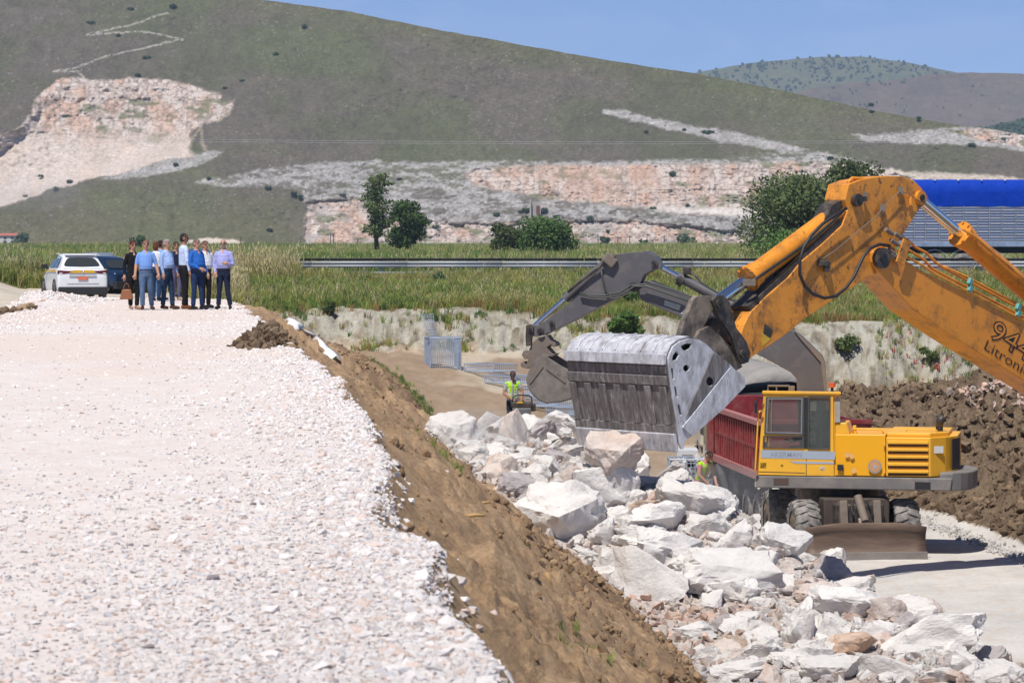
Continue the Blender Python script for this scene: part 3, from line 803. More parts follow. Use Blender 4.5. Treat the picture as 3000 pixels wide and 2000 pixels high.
# pink rubble between the boulders, pink stones on the heap
rub = []
for j in range(6):
    me = hull_mesh('rubble_stone', 740 + j, 11, (1, .8, .6)); me.materials.append(M_RP if j < 1 else M_P if j < 3 else M_W); rub.append(piece('rubble_piece_%d' % j, me))
n = 15000; d = rng.uniform(40, 66, n); x = rng.uniform(-2.2, 8.2, n); h, z, c = ground(x, d); k = rng.random(n) < np.where(z == 8, .75, np.where((np.abs(x - pile_r(d)) < .8) & (z == 2), .35, 0))
s = .05 + .26 * rng.random(k.sum()) ** 2.6; PP = [np.stack([x[k], d[k], h[k] + s * .15], -1)]; SS = [s]
II = [np.where((np.hypot((x[k] - 2.7) / 1.1, (d[k] - 46.5) / 1.8) < 1), rng.integers(0, 3, k.sum()), rng.integers(1, 6, k.sum()))]
n = 420; d = rng.normal(81, 1.5, n); x = rng.normal(12.6, .5, n); h, z, c = ground(x, d); s = .10 + .2 * rng.random(n)
PP.append(np.stack([x, d, h + .12], -1)); SS.append(s); II.append(rng.choice([0, 0, 1], n))
# crushed stones along the edge of the pale floor
n = 1400; d = rng.uniform(50, 74, n); x = heap_toe(d) + rng.normal(0, .16, n); h, z, c = ground(x, d); s = .04 + .12 * rng.random(n) ** 2
PP.append(np.stack([x, d, h + .03], -1)); SS.append(s); II.append(rng.choice([4, 5], n))
PP = np.concatenate(PP); SS = np.concatenate(SS); II = np.concatenate(II)
scatter('rubble', PP, rrot(len(PP)), SS, II, rub, 'small pinkish rubble among the boulders and on the heap', 'rubble', 'stuff')

# ------------------------------------------------------------------ boulders
BV = [hull_mesh('boulder', 900 + j, [20, 16, 24, 18, 14, 22][j % 6], [(1, .85, .75), (1, .9, .7), (1, .8, .8), (1, .75, .6)][j % 4], 7, .24, 30, .12 + .1 * (j % 4)) for j in range(20)]
_b8 = lambda x, y, w, h: (1100 + x / 1.238, 1150 + y / 1.238, w / 1.238, h / 1.238)
HERO = [  # (centre x, y, width, height in the photograph), material, label
 (290, 145, 175, 160, 'W', 'large white boulder at the top far end of the rock pile'),
 (410, 135, 95, 110, 'W', 'cracked white boulder right of the highest far boulder'),
 (495, 150, 85, 135, 'P', 'upright pinkish boulder in front of the worker with the plate tamper'),
 (572, 125, 85, 75, 'P', 'small brown stained boulder on the pile crest beside the worker'),
 (670, 112, 150, 90, 'W', 'wide white boulder on the pile crest left of the big bucket'),
 (655, 182, 165, 110, 'W', 'smooth white boulder just left of the big bucket lip'),
 (345, 215, 130, 95, 'W', 'dusty white boulder below the topmost far boulder'),
 (728, 218, 100, 100, 'W', 'angular white boulder under the left corner of the big bucket'),
 (862, 212, 178, 155, 'P', 'reddish boulder with a dark left face touching the bucket lip'),
 (772, 252, 62, 90, 'W', 'narrow pale boulder beside the reddish dark-faced boulder'),
 (700, 300, 115, 110, 'P', 'angular pinkish white boulder above the rounded cream boulder'),
 (520, 332, 145, 125, 'G', 'shaded grey brown boulder at the slope side of the pile'),
 (448, 268, 115, 95, 'P', 'dusty pink boulder above the shaded grey brown one'),
 (622, 272, 120, 90, 'W', 'pale boulder behind the huge white boulder at the slope'),
 (825, 348, 225, 170, 'W', 'big rounded cream boulder in the middle of the far pile'),
 (962, 316, 122, 85, 'W', 'flat white boulder right of the rounded cream boulder'),
 (1066, 292, 115, 88, 'G', 'purple grey boulder in front of the second worker'),
 (660, 438, 262, 215, 'W', 'huge bright white boulder lying against the earth slope'),
 (1152, 390, 225, 115, 'W', 'long white boulder below the purple grey one'),
 (1000, 372, 130, 66, 'P', 'low pinkish boulder right of the rounded cream boulder'),
 (886, 452, 112, 84, 'W', 'grey white block right of the huge white boulder'),
 (972, 416, 95, 64, 'O', 'orange stained rock above the pale wedge boulder'),
 (826, 512, 92, 92, 'W', 'small white block between the huge boulder and the flat slab'),
 (1040, 452, 205, 115, 'W', 'pale wedge shaped boulder above the long flat slab'),
 (1222, 482, 145, 115, 'W', 'grey white boulder right of the wedge shaped boulder'),
 (1042, 548, 295, 145, 'W', 'long flat grey and white slab in the pile middle'),
 (1312, 512, 135, 115, 'W', 'cream boulder near the far wheel of the wheeled excavator'),
 (1422, 462, 125, 66, 'W', 'low pale boulder behind the cream one near the excavator wheels'),
 (1482, 540, 175, 125, 'W', 'white boulder next to the left end of the dozer blade'),
 (992, 662, 262, 235, 'W', 'big triangular cream boulder at the slope side'),
 (832, 612, 145, 125, 'W', 'white block left of the triangular cream boulder'),
 (1312, 645, 385, 215, 'W', 'very large pale boulder with a dark undercut front'),
 (1152, 602, 95, 84, 'W', 'small white block between the slab and the undercut boulder'),
 (1102, 682, 85, 74, 'W', 'small grey block right of the triangular boulder'),
 (1276, 722, 152, 84, 'W', 'white block under the front of the undercut boulder'),
 (1562, 592, 66, 66, 'W', 'small bright rock in front of the dozer blade corner'),
 (1612, 622, 82, 54, 'P', 'small pinkish rock in front of the dozer blade'),
 (1602, 732, 145, 84, 'P', 'pinkish white block right of the undercut boulder'),
 (1702, 772, 225, 115, 'W', 'broad white block on the floor side of the near pile'),
 (1782, 862, 175, 115, 'W', 'white block below the broad one on the near pile'),
 (1962, 802, 185, 125, 'W', 'white boulder on the right edge of the near pile'),
 (2042, 885, 325, 145, 'W', 'largest white boulder at the near right end of the pile'),
 (1542, 852, 105, 165, 'W', 'tall tilted white slab in the near pile'),
 (1732, 912, 165, 95, 'O', 'orange streaked boulder in the near pile'),
 (1412, 932, 145, 115, 'W', 'pale boulder left of the tall tilted slab'),
 (1312, 1012, 225, 86, 'W', 'long white boulder at the lower front of the pile'),
 (1132, 862, 185, 76, 'W', 'white block beside the patch of pink rubble'),
 (1300, 902, 95, 64, 'O', 'brown rock lying in the pink rubble'),
 (1642, 1002, 225, 115, 'W', 'white boulder at the bottom edge below the tall slab'),
 (1852, 992, 205, 115, 'W', 'white boulder at the bottom edge below the orange one'),
 (2102, 985, 205, 135, 'W', 'white boulder at the bottom edge under the largest near one'),
 (2252, 1022, 155, 84, 'W', 'white boulder at the bottom right corner of the pile'),
 (1722, 702, 155, 66, 'W', 'thin white slab along the floor edge of the pile'),
 (1662, 862, 125, 125, 'W', 'blocky white boulder right of the tall tilted slab'),
 (1852, 792, 125, 95, 'P', 'pinkish block between two white boulders on the near pile'),
 (1952, 932, 125, 85, 'W', 'white block left of the bottom edge boulders'),
]
MAT_B = {'W': M_W, 'P': M_P, 'G': M_G, 'O': M_O}
_bcache = {}
def boulder(name, j, mk, loc, size, rot):
    key = (j, mk)
    if key not in _bcache:
        me = BV[j].copy(); me.materials.clear(); me.materials.append(MAT_B[mk]); _bcache[key] = me
    o = bpy.data.objects.new(name, _bcache[key]); COL.objects.link(o)
    o.location = loc; o.scale = size; o.rotation_euler = rot
    return o
for i, (x, y, w, h, mk, lb) in enumerate(HERO):
    px, py, w, h = _b8(x, y, w, h)
    D = hit(px, py + h * .30, 34, 72)
    if lb.startswith('reddish'): D = 51.6
    pm = FPX / D
    sw = w / pm * 1.40; sh = h / pm * 1.46
    D -= min(sw, sh) * .02
    if lb.startswith('reddish'): D = 51.6
    c = P(px, py + h * .03, D)
    r = random.Random(i * 13 + 5)
    o = boulder('boulder', i % 20, mk, c, (sw, max(sw * .75, sh * .9), sh * 1.22), (r.uniform(-.25, .25), r.uniform(-.2, .2), r.uniform(-.5, .5)))
    tag(o, lb, 'boulder', 'boulders of the rock pile')
# smaller blocks filling the pile
PILE = [(1255, 1245), (1330, 1215), (1480, 1210), (1640, 1215), (1700, 1290), (1860, 1335), (1990, 1400), (2110, 1450), (2250, 1545), (2340, 1605), (2440, 1655), (2560, 1705), (2760, 1805), (2860, 1905), (2980, 2000), (2110, 2000), (1880, 1800), (1740, 1670), (1570, 1505), (1390, 1395)]
nb = 0
r = random.Random(99)
while nb < 295:
    px, py = r.uniform(1250, 3000), r.uniform(1205, 2010)
    if not inpoly(np.array([px]), np.array([py]), PILE)[0]: continue
    D = hit(px, py, 36, 70); pm = FPX / D
    s = (r.uniform(70, 165) if nb < 190 else r.uniform(34, 80)) / pm; c = P(px, py, D); mk_ = r.choice('WWWWWWWWPPG')
    if px > 1800 and px < 2080 and py > 1720 and py < 1900: s *= .45; mk_ = r.choice('PPOW')
    o = boulder('rock', r.randrange(20), mk_, (c.x, D, c.z + s * .06), (s, s * r.uniform(.75, 1), s * r.uniform(.6, .9)), (r.uniform(-.5, .5), r.uniform(-.5, .5), r.uniform(0, 6.28)))
    cw_ = {'W': 'white', 'P': 'pinkish', 'O': 'orange', 'G': 'grey'}[mk_]
    zn = 'slope side' if c.x < float(pile_r(D)) - 3.2 else ('middle' if c.x < float(pile_r(D)) - 1.4 else 'floor side')
    ze = 'far end' if D > 54 else ('part under the big bucket' if D > 51 else ('part before the dozer blade' if D > 47 else 'near end'))
    tag(o, '%s %s rock, %s of the pile, %s' % ('small' if s * pm < 85 else 'medium', cw_, zn, ze), 'rock', 'smaller rocks of the pile')
    nb += 1

# ================================================================== plants
def leaf_mat(name, col, rnd=.25, trans=.0):
    m, nt, b = node_mat(name); N = nt.nodes.new; L = nt.links.new
    oi = N('ShaderNodeObjectInfo'); tc = N('ShaderNodeTexCoord')
    n = N('ShaderNodeTexNoise'); n.inputs['Scale'].default_value = 2.5; n.inputs['Detail'].default_value = 3; L(tc.outputs['Object'], n.inputs['Vector'])
    a = N('ShaderNodeMapRange'); a.inputs['From Min'].default_value = .3; a.inputs['From Max'].default_value = .7; a.inputs['To Min'].default_value = 1 - rnd; a.inputs['To Max'].default_value = 1 + rnd; L(n.outputs['Fac'], a.inputs[0])
    c = N('ShaderNodeMapRange'); c.inputs['To Min'].default_value = 1 - rnd; c.inputs['To Max'].default_value = 1 + rnd; L(oi.outputs['Random'], c.inputs[0])
    mu = N('ShaderNodeMath'); mu.operation = 'MULTIPLY'; L(a.outputs[0], mu.inputs[0]); L(c.outputs[0], mu.inputs[1])
    rgb = N('ShaderNodeRGB'); rgb.outputs[0].default_value = (*col, 1)
    vm = N('ShaderNodeVectorMath'); vm.operation = 'SCALE'; L(rgb.outputs[0], vm.inputs[0]); L(mu.outputs[0], vm.inputs['Scale'])
    L(vm.outputs[0], b.inputs['Base Color']); b.inputs['Roughness'].default_value = .7; b.inputs['Specular IOR Level'].default_value = .25
    tr = N('ShaderNodeBsdfTranslucent'); L(vm.outputs[0], tr.inputs[0])
    ms = N('ShaderNodeMixShader'); ms.inputs[0].default_value = .3
    L(b.outputs[0], ms.inputs[1]); L(tr.outputs[0], ms.inputs[2]); L(ms.outputs[0], nt.nodes['Material Output'].inputs['Surface'])
    return m
GR = {'green': leaf_mat('grass_green', (.25, .33, .075)), 'yellow': leaf_mat('grass_yellowgreen', (.42, .40, .12)), 'tan': leaf_mat('grass_straw', (.58, .50, .28)),
      'rust': leaf_mat('grass_rust', (.36, .23, .10)), 'dark': leaf_mat('grass_dark', (.13, .21, .065)), 'poppy': leaf_mat('poppy_red', (.5, .02, .012), .1)}
def tuft(seed, m, n=16, h=.5, spread=.16, w=.014, lean=.35, seedhead=False):
    lean = lean * 1.7; r = random.Random(seed); vs = []; fs = []
    for k in range(n):
        a = r.uniform(0, 6.28); rr = spread * math.sqrt(r.random()); bx, by = rr * math.cos(a), rr * math.sin(a)
        hh = h * r.uniform(.45, 1.0); la = r.uniform(0, 6.28); ll = lean * hh * r.random() ** .7
        ww = w * r.uniform(.7, 1.2); fa = r.uniform(0, 3.14); dx, dy = ww * math.cos(fa), ww * math.sin(fa)
        mx, my = bx + .35 * ll * math.cos(la), by + .35 * ll * math.sin(la)
        tx, ty = bx + ll * math.cos(la), by + ll * math.sin(la)
        o = len(vs)
        vs += [(bx - dx, by - dy, -.05), (bx + dx, by + dy, -.05), (mx + dx * .8, my + dy * .8, hh * .6), (mx - dx * .8, my - dy * .8, hh * .6), (tx, ty, hh)]
        fs += [(o, o + 1, o + 2, o + 3), (o + 3, o + 2, o + 4)]
        if seedhead and r.random() < .6:
            o = len(vs); q = ww * 2.0
            vs += [(tx - q, ty, hh - .02), (tx, ty - q, hh + .01), (tx + q, ty, hh - .02), (tx, ty, hh + .10)]
            fs += [(o, o + 1, o + 3), (o + 1, o + 2, o + 3)]
    me = bpy.data.meshes.new('grass_tuft'); me.from_pydata(vs, [], fs); me.update(); me.materials.append(m)
    return me
SRC = []
def addsrc(m, **kw):
    SRC.append(piece('tuft_piece_%02d' % len(SRC), tuft(len(SRC) * 7 + 1, m, **kw))); return len(SRC) - 1
T_GREEN = [addsrc(GR['green'], h=.48), addsrc(GR['green'], h=.62, n=14)]
T_YEL = [addsrc(GR['yellow'], h=.5), addsrc(GR['yellow'], h=.65, lean=.5)]
T_TAN = [addsrc(GR['tan'], h=.8, n=9, seedhead=True, w=.010), addsrc(GR['tan'], h=.6, n=12, seedhead=True, w=.011)]
T_RUST = [addsrc(GR['rust'], h=.4, n=18), addsrc(GR['rust'], h=.5, n=16)]
T_DARK = [addsrc(GR['dark'], h=.4, n=20, w=.022), addsrc(GR['dark'], h=.55, n=18, w=.02)]
T_POP = [addsrc(GR['poppy'], h=.5, n=3, w=.03)]
def pick(groups, probs, n):
    g = rng.choice(len(groups), n, p=probs); out = np.zeros(n, int)
    for i, gr in enumerate(groups):
        k = g == i; out[k] = rng.choice(gr, k.sum())
    return out
def upright(n): return np.stack([rng.uniform(-.15, .15, n), rng.uniform(-.15, .15, n), rng.uniform(0, 6.28, n)], -1)
GP = []; GI = []; GS = []
def plant(x, d, h, idx, s): GP.append(np.stack([x, d, h], -1)); GI.append(idx); GS.append(s)
n = 70000; d = rng.uniform(104, 128, n); x = rng.uniform(-.19, .19, n) * d; h, z, c = ground(x, d, False)
k = (z == 5) & (x > xedge(d) - 0.1); x, d, h = x[k], d[k], h[k]; n = len(x)
lo = S(117, 108, d) * S(.35, .6, fbm(x * .3, d * .3, 401, 3)); hi = S(121.5, 125, d) * S(.38, .52, fbm(x * .22 + 9, d * .4, 402, 3)); gn = S(.45, .62, fbm(x * .22, d * .3, 403, 3)) * (1 - hi) + .35 * S(2, -8, x)
wts = np.stack([.42 + 1.6 * gn, .62 + 0 * gn, .12 + .18 * lo, .14 + 2.2 * hi + 1.0 * lo, .22 + .5 * gn], -1); wts /= wts.sum(1, keepdims=True)
g = (wts.cumsum(1) < rng.random((n, 1))).sum(1)
idx = np.array([T_GREEN, T_YEL, T_TAN, T_RUST, T_DARK])[np.clip(g, 0, 4), rng.integers(0, 2, n)]
s = rng.uniform(.4, .95, n) * (.45 + 1.0 * fbm(x * .35, d * .35, 404, 3))
plant(x, d, h - .02, idx, s)
# verge left of the road, in front of the highway
n = 16000; d = rng.uniform(122, 128, n); x = rng.uniform(-30, -13.2, n); h, z, c = ground(x, d, False); k = (d > 126.4 - 3.5 * S(-15.2, -13.6, x))
plant(x[k], d[k], h[k], pick([T_GREEN, T_YEL, T_TAN, T_DARK], [.38, .36, .1, .16], k.sum()), rng.uniform(.8, 1.6, k.sum()))
n = 5000; d = rng.uniform(98, 127, n); x = xedge(d) - road_w(d) * (d > 0) * 0 + rng.uniform(.1, 1.6, n); h, z, c = ground(x, d, False)
k = (z == 5); plant(x[k], d[k], h[k], pick([T_TAN, T_YEL, T_GREEN], [.45, .35, .2], k.sum()), rng.uniform(.8, 1.7, k.sum()))
# strip of pale tall grass behind the people and the far cars
n = 5200; d = rng.uniform(123, 127.4, n); x = rng.uniform(-17.5, -9, n); h, z, c = ground(x, d, False)
plant(x, d, h, pick([T_TAN, T_YEL, T_GREEN], [.5, .3, .2], n), rng.uniform(.8, 1.7, n))
# beyond the highway
n = 52000; d = np.exp(rng.uniform(math.log(142), math.log(620), n)); u = rng.uniform(-.2, .2, n); x = u * d
h = .32 + .75 * S(150, 800, d) - .1
f = fbm(x * .05, d * .02, 405, 3)
g = np.where(f > .55, rng.choice([0, 4], n, p=[.5, .5]), rng.choice([0, 1, 2, 4], n, p=[.45, .25, .06, .24])); g = np.where((d < 160) & (rng.random(n) < .22), 2, g)
idx = np.array([T_GREEN, T_YEL, T_TAN, T_RUST, T_DARK])[g, rng.integers(0, 2, n)]
plant(x, d, h, idx, rng.uniform(.6, 1.25, n) * (1 + d / 600))
# weeds on the bank face, the embankment and along its foot
n = 14000; d = rng.uniform(97, 109, n); x = rng.uniform(-9, 19, n); h, z, c = ground(x, d, False)
k = (z == 4) & (rng.random(n) < .03 + .7 * S(.56, .68, fbm(x * .6, d * .5, 406, 3)) * (1 - .6 * S(3, 8, x))); plant(x[k], d[k], h[k], pick([T_GREEN, T_DARK, T_YEL, T_RUST], [.3, .2, .25, .25], k.sum()), rng.uniform(.3, .8, k.sum()))
n = 2600; d = np.exp(rng.uniform(math.log(20), math.log(85), n)); x = xedge(d) + (toe_x(d) - xedge(d)) * rng.uniform(.25, 1.05, n); h, z, c = ground(x, d, False)
k = (z == 1) & (rng.random(n) < .02 + S(.62, .70, fbm(x * .55, d * .35, 407, 3))); plant(x[k], d[k], h[k], pick([T_GREEN, T_DARK], [.5, .5], k.sum()), rng.uniform(.10, .26, k.sum()))
n = 500; d = rng.uniform(80, 100, n); x = toe_x(d) + rng.normal(.15, .16, n) - .3; h, z, c = ground(x, d, False); plant(x, d, h, pick([T_GREEN, T_DARK], [.6, .4], n), rng.uniform(.15, .4, n))
n = 60; dd = 38.5; x = rng.normal(-.9, .14, n); d = rng.normal(38.5, .5, n); h, z, cc = ground(x, d, False); plant(x, d, h, pick([T_GREEN, T_YEL], [.6, .4], n), rng.uniform(.2, .42, n))
# poppies
n = 40; d = rng.uniform(104.5, 107, n); x = rng.uniform(13.0, 17.5, n); h, z, cc = ground(x, d, False); plant(x, d, h, np.full(n, T_POP[0]), rng.uniform(.4, .8, n))
GPc = np.concatenate(GP); GIc = np.concatenate(GI); GSc = np.concatenate(GS)
scatter('grass', GPc, upright(len(GPc)), GSc, GIc, SRC, 'mixed green, straw and rust coloured meadow grass', 'grass', 'stuff')

# ------------------------------------------------------------------ trees and shrubs
BARK = mat('bark', (.10, .075, .055), .9, var=.3, vscale=6, bump=.6, bscale=14)
LF = {'dark': leaf_mat('leaves_dark', (.06, .105, .03), .35), 'mid': leaf_mat('leaves_mid', (.10, .175, .045), .35), 'olive': leaf_mat('leaves_olive', (.115, .155, .055), .35), 'blue': leaf_mat('leaves_bluegreen', (.07, .12, .06), .3)}
def crown_mesh(blobs, n, leaf, seed):
    """leaves spread through the outer volume of the blobs (x, y, z, rx, ry, rz)"""
    r = np.random.default_rng(seed); blobs = np.array(blobs, float)
    w = (blobs[:, 3] * blobs[:, 5]); w /= w.sum()
    b = blobs[r.choice(len(blobs), n, p=w)]
    v = r.normal(size=(n, 3)); v /= np.linalg.norm(v, axis=1, keepdims=True)
    rad = .45 + .62 * r.random((n, 1)) ** .6
    c = b[:, :3] + v * b[:, 3:] * rad
    a = r.normal(size=(n, 3)); a /= np.linalg.norm(a, axis=1, keepdims=True)
    t = np.cross(a, v); t /= (np.linalg.norm(t, axis=1, keepdims=True) + 1e-9)
    q = np.cross(v * .6 + a * .5, t); q /= (np.linalg.norm(q, axis=1, keepdims=True) + 1e-9)
    s = leaf * r.uniform(.5, 1.25, (n, 1))
    V = np.stack([c - t * s * .55, c - q * s, c + t * s * .55, c + q * s], 1).reshape(-1, 3)
    F = np.arange(n * 4).reshape(-1, 4)
    return mesh_np('crown', V, F)
def tree(name, label, px, py_base, D, Hpx, Wpx, kind, n, leafpx, seed, cat='tree', group=None, shape='round', gaps=14):
    if D < 115: D = hit(px, py_base, 70, 125)
    pm = FPX / D; H = Hpx / pm; W = Wpx / pm; base = P(px, py_base, D); r = random.Random(seed)
    root = thing(name, label, cat, base, group)
    blobs = []; tips = []
    for k in range(gaps):
        t = r.random()
        if shape == 'column':
            zz = .14 + .84 * (k + .5) / gaps; rad = W * .5 * (.42 + .5 * math.sin(math.pi * min(1, zz * 1.02)) ** .7) * r.uniform(.45, 1.0); off = W * .5 * r.uniform(.0, .55)
        elif shape == 'dense':
            zz = .10 + .80 * r.random(); rad = W * r.uniform(.13, .22); off = (W * .5 - rad * .8) * math.sqrt(r.random()) * (1.0 - .75 * max(0, zz - .35))
        elif shape == 'bush':
            zz = .12 + .62 * r.random(); rad = W * r.uniform(.12, .22); off = (W * .5 - rad) * math.sqrt(r.random()) * (1.05 - .55 * max(0, zz - .35))
        else:
            zz = .30 + .60 * r.random(); rad = W * r.uniform(.11, .20); off = (W * .5 - rad * .9) * math.sqrt(r.random()) * math.sqrt(max(.05, 1 - ((zz - .52) / .5) ** 2))
        an = r.uniform(0, 6.28)
        rz = rad * r.uniform(.7, 1.0) if shape != 'column' else H / gaps * r.uniform(.8, 1.3)
        cx, cy, cz = off * math.cos(an), off * math.sin(an), zz * H
        cz = min(cz, H - rz * .9); cz = max(cz, rz * .5)
        blobs.append((base.x + cx, base.y + cy, base.z + cz, rad, rad, rz)); tips.append(Vector((base.x + cx, base.y + cy, base.z + cz)))
    # trunk with limbs
    mb = MB(); tr = H * .022 + .04
    top = base + Vector((0, 0, H * (.85 if shape == 'column' else .45)))
    mb.tube([base - Vector((0, 0, .3)), base + Vector((r.uniform(-.02, .02) * H, 0, H * .2)), top], [tr * 1.25, tr, tr * .45], 7)
    for t in tips:
        k = r.uniform(.3, .9); s0 = base.lerp(top, k if shape == 'column' else r.uniform(.45, 1)); mid = s0.lerp(t, .5) + Vector((0, 0, -.04 * H))
        mb.tube([s0, mid, t], [tr * .45, tr * .3, tr * .12], 5)
    mb.build('trunk', BARK, root, smooth=True)
    o = obj_from(crown_mesh(blobs, n, leafpx / pm, seed), 'crown', LF[kind], root)
    return root
tree('poplar_tree', 'tall thin poplar with sparse crown standing alone behind the highway', 1104, 722, 300, 214, 100, 'olive', 3000, 5.0, 41, shape='column', gaps=26)
tree('bushy_tree', 'dense bushy tree close to the right of the tall poplar', 1192, 722, 296, 134, 140, 'mid', 5600, 5.4, 42, shape='dense', gaps=30)
tree('hedge_bush', 'wide dark green bush in the field left of the orange arm', 1600, 728, 285, 92, 205, 'mid', 6000, 5.6, 43, 'bush', shape='bush', gaps=26)
tree('hedge_bush', 'olive green bush joined to the left side of the wide bush', 1490, 728, 288, 80, 150, 'olive', 3600, 5.4, 44, 'bush', shape='bush', gaps=18)
tree('broad_tree', 'large rounded tree behind the raised orange elbow', 2345, 748, 215, 236, 430, 'olive', 12500, 6.6, 45, shape='dense', gaps=70)
tree('broad_tree', 'tall tree just left of the blue covered trailer', 2500, 748, 225, 282, 260, 'olive', 8500, 6.6, 46, gaps=44)
tree('low_shrub', 'low bright green shrub at the foot of the large rounded tree', 2330, 752, 190, 62, 300, 'mid', 3600, 6.0, 47, 'shrub', shape='bush', gaps=22)
tree('low_shrub', 'small blue green shrub on the grass below the guard rail', 1290, 832, 122, 52, 44, 'blue', 700, 5.5, 48, 'shrub', shape='bush', gaps=9)
tree('low_shrub', 'leafy green shrub with red flowers growing behind the grey bucket', 1838, 992, 101, 92, 124, 'mid', 1500, 8.5, 49, 'shrub', shape='bush', gaps=14)
tree('low_shrub', 'small green shrub on the bank beneath the grey boom', 1862, 900, 106, 62, 84, 'mid', 700, 8, 50, 'shrub', shape='bush', gaps=8)
tree('low_shrub', 'leafy dry shrub at the top edge of the pale bank', 964, 925, 107, 50, 40, 'olive', 500, 7, 51, 'shrub', shape='bush', gaps=7)
tree('low_shrub', 'round bush seen above the head of the woman in black', 402, 722, 420, 34, 66, 'blue', 800, 5, 52, 'shrub', shape='bush', gaps=10)
tree('low_shrub', 'dark tree group beside the small red roofed house', 62, 716, 905, 36, 60, 'blue', 700, 5, 53, 'shrub', shape='bush', gaps=10)
tree('low_shrub', 'bluish bush at the quarry foot left of the large rounded tree', 2010, 724, 700, 36, 76, 'blue', 700, 5, 54, 'shrub', shape='bush', gaps=10)
tree('low_shrub', 'thin bluish tree in front of the lower quarry face', 1775, 722, 760, 62, 40, 'blue', 420, 5, 55, 'shrub', shape='bush', gaps=9)
tree('low_shrub', 'small bush at the edge of the field under the quarry', 1886, 720, 720, 24, 32, 'blue', 260, 5, 56, 'shrub', shape='bush', gaps=6)
tree('low_shrub', 'greyish green weed clump on the pale bank right of the boom', 2480, 1032, 105, 62, 95, 'olive', 700, 7, 57, 'shrub', shape='bush', gaps=9)
tree('low_shrub', 'weed clump with poppies on the pale bank below the orange boom', 2725, 1062, 105, 62, 80, 'olive', 600, 7, 58, 'shrub', shape='bush', gaps=8)
# bushes dotted over the hillside
BUSH = crown_mesh([(0, 0, .35, .5, .5, .4), (.25, .1, .3, .35, .35, .3), (-.28, 0, .28, .33, .33, .3)], 260, .14, 61); BUSH.materials.append(LF['blue'])
_hb = _v([(337, 132), (272, 80), (398, 15), (557, 184), (516, 201), (316, 172), (208, 52), (404, 376), (480, 408), (616, 430), (675, 443), (690, 450), (787, 447), (918, 410), (1572, 296), (1622, 304), (1634, 302), (2000, 240), (2305, 318), (2232, 332), (1545, 398), (1196, 485), (1210, 482), (1250, 482), (1140, 492), (1277, 496), (1356, 500), (634, 124), (94, 402), (160, 416), (128, 432), (58, 448), (1484, 300), (700, 60), (300, 20), (1907, 362), (2110, 270), (1000, 520), (1500, 478), (1580, 470), (620, 527), (560, 590)])
for i, (px, py) in enumerate(_hb[:41]):
    D = hill_D(px, py) - 2; s = random.Random(i).uniform(13, 24) / FPX * D
    o = bpy.data.objects.new('hillside_bush', BUSH); COL.objects.link(o); o.location = P(px, py + 6, D); o.scale = (s, s, s * .8); o.rotation_euler = (0, 0, i)
    wh = ('near the zigzag path above the left quarry' if px < 560 and py < 190 else 'beside the right rim of the left quarry' if px < 760 and py < 300 else 'at the lower edge of the left quarry' if px < 320 else 'on the grass between the two quarries' if px < 900 and py > 300 else
          'high on the slope in the middle of the hill' if py < 330 and px < 1700 else 'along the grey scree strip high on the right' if py < 420 and px < 2300 else 'near the right end of the hill' if px > 2300 else 'on the terraces of the middle quarry')
    tag(o, 'small dark bush growing ' + wh, 'bush', 'bushes dotted over the hillside')
# bushes on the far mountain and wooded hill
BL = hull_mesh('far_bush', 77, 12, (1, 1, .75), 1, .2); BL.materials.append(LF['dark'])
fp = []; fs_ = []
def farb(H, n, ymin, ymax, s0, s1, thr, seed):
    X, Y, Dd = H; i = rng.integers(0, X.shape[0], n); j = rng.integers(0, X.shape[1], n)
    k = (Y[i, j] > ymin) & (Y[i, j] < ymax) & (fbm(X[i, j] * .02, Y[i, j] * .04, seed, 3) > thr) & (X[i, j] > 1950) & (X[i, j] < 3100); i, j = i[k], j[k]
    D = Dd[i, j] - 3; s = rng.uniform(s0, s1, len(D)) / FPX * D
    fp.append(np.stack([(X[i, j] - 1500) / FPX * D, D, CAMZ + (HORIZON - Y[i, j]) / FPX * D + s * .15], -1)); fs_.append(s)
farb(FM, 5200, 150, 300, 7, 15, .42, 501); farb(FM, 2500, 150, 205, 8, 15, .3, 502); farb(FB, 700, 214, 400, 5, 11, .50, 503); farb(FW, 2600, 330, 440, 8, 16, .1, 504)
fp = np.concatenate(fp); fs_ = np.concatenate(fs_)
scatter('far_bushes', fp, np.stack([0 * fs_, 0 * fs_, rng.uniform(0, 6, len(fs_))], -1), fs_, np.zeros(len(fs_)), [piece('far_bush_piece', BL)], 'dark bushes speckling the distant mountain slopes', 'bushes', 'stuff')
# ================================================================== machines
ORANGE = mat('orange_paint', (.72, .265, .020), .42, var=.10, vscale=1.2, dirt=(.16, .075, .03), damt=.8, dscale=2.6, dthr=.59, bump=.06, bscale=20, chips=((.13, .06, .03), 7.0, .60, .85))
ORANGE_W = mat('orange_worn', (.70, .27, .03), .5, var=.16, vscale=2.0, dirt=(.11, .06, .032), damt=.85, dscale=3.0, dthr=.57, bump=.08, bscale=20, chips=((.09, .05, .03), 8.0, .565, .9))
YELLOW = mat('yellow_paint', (.82, .43, .03), .45, var=.06, vscale=1.0, dirt=(.50, .28, .09), damt=.5, dscale=1.6, dthr=.60, chips=((.30, .15, .05), 9.0, .67, .7))
YELLOW_D = mat('deep_yellow_paint', (.84, .40, .006), .4, var=.04, vscale=1.0, dirt=(.60, .38, .14), damt=.6, dscale=2.2, dthr=.70)
DECK = mat('deck_grey', (.17, .16, .155), .7, var=.2, vscale=2, dirt=(.28, .24, .20), damt=.6, dscale=3, dthr=.55)
GREYP = mat('grey_boom_paint', (.105, .10, .105), .5, var=.12, vscale=1.3, dirt=(.25, .21, .18), damt=.5, dscale=2.0, dthr=.60)
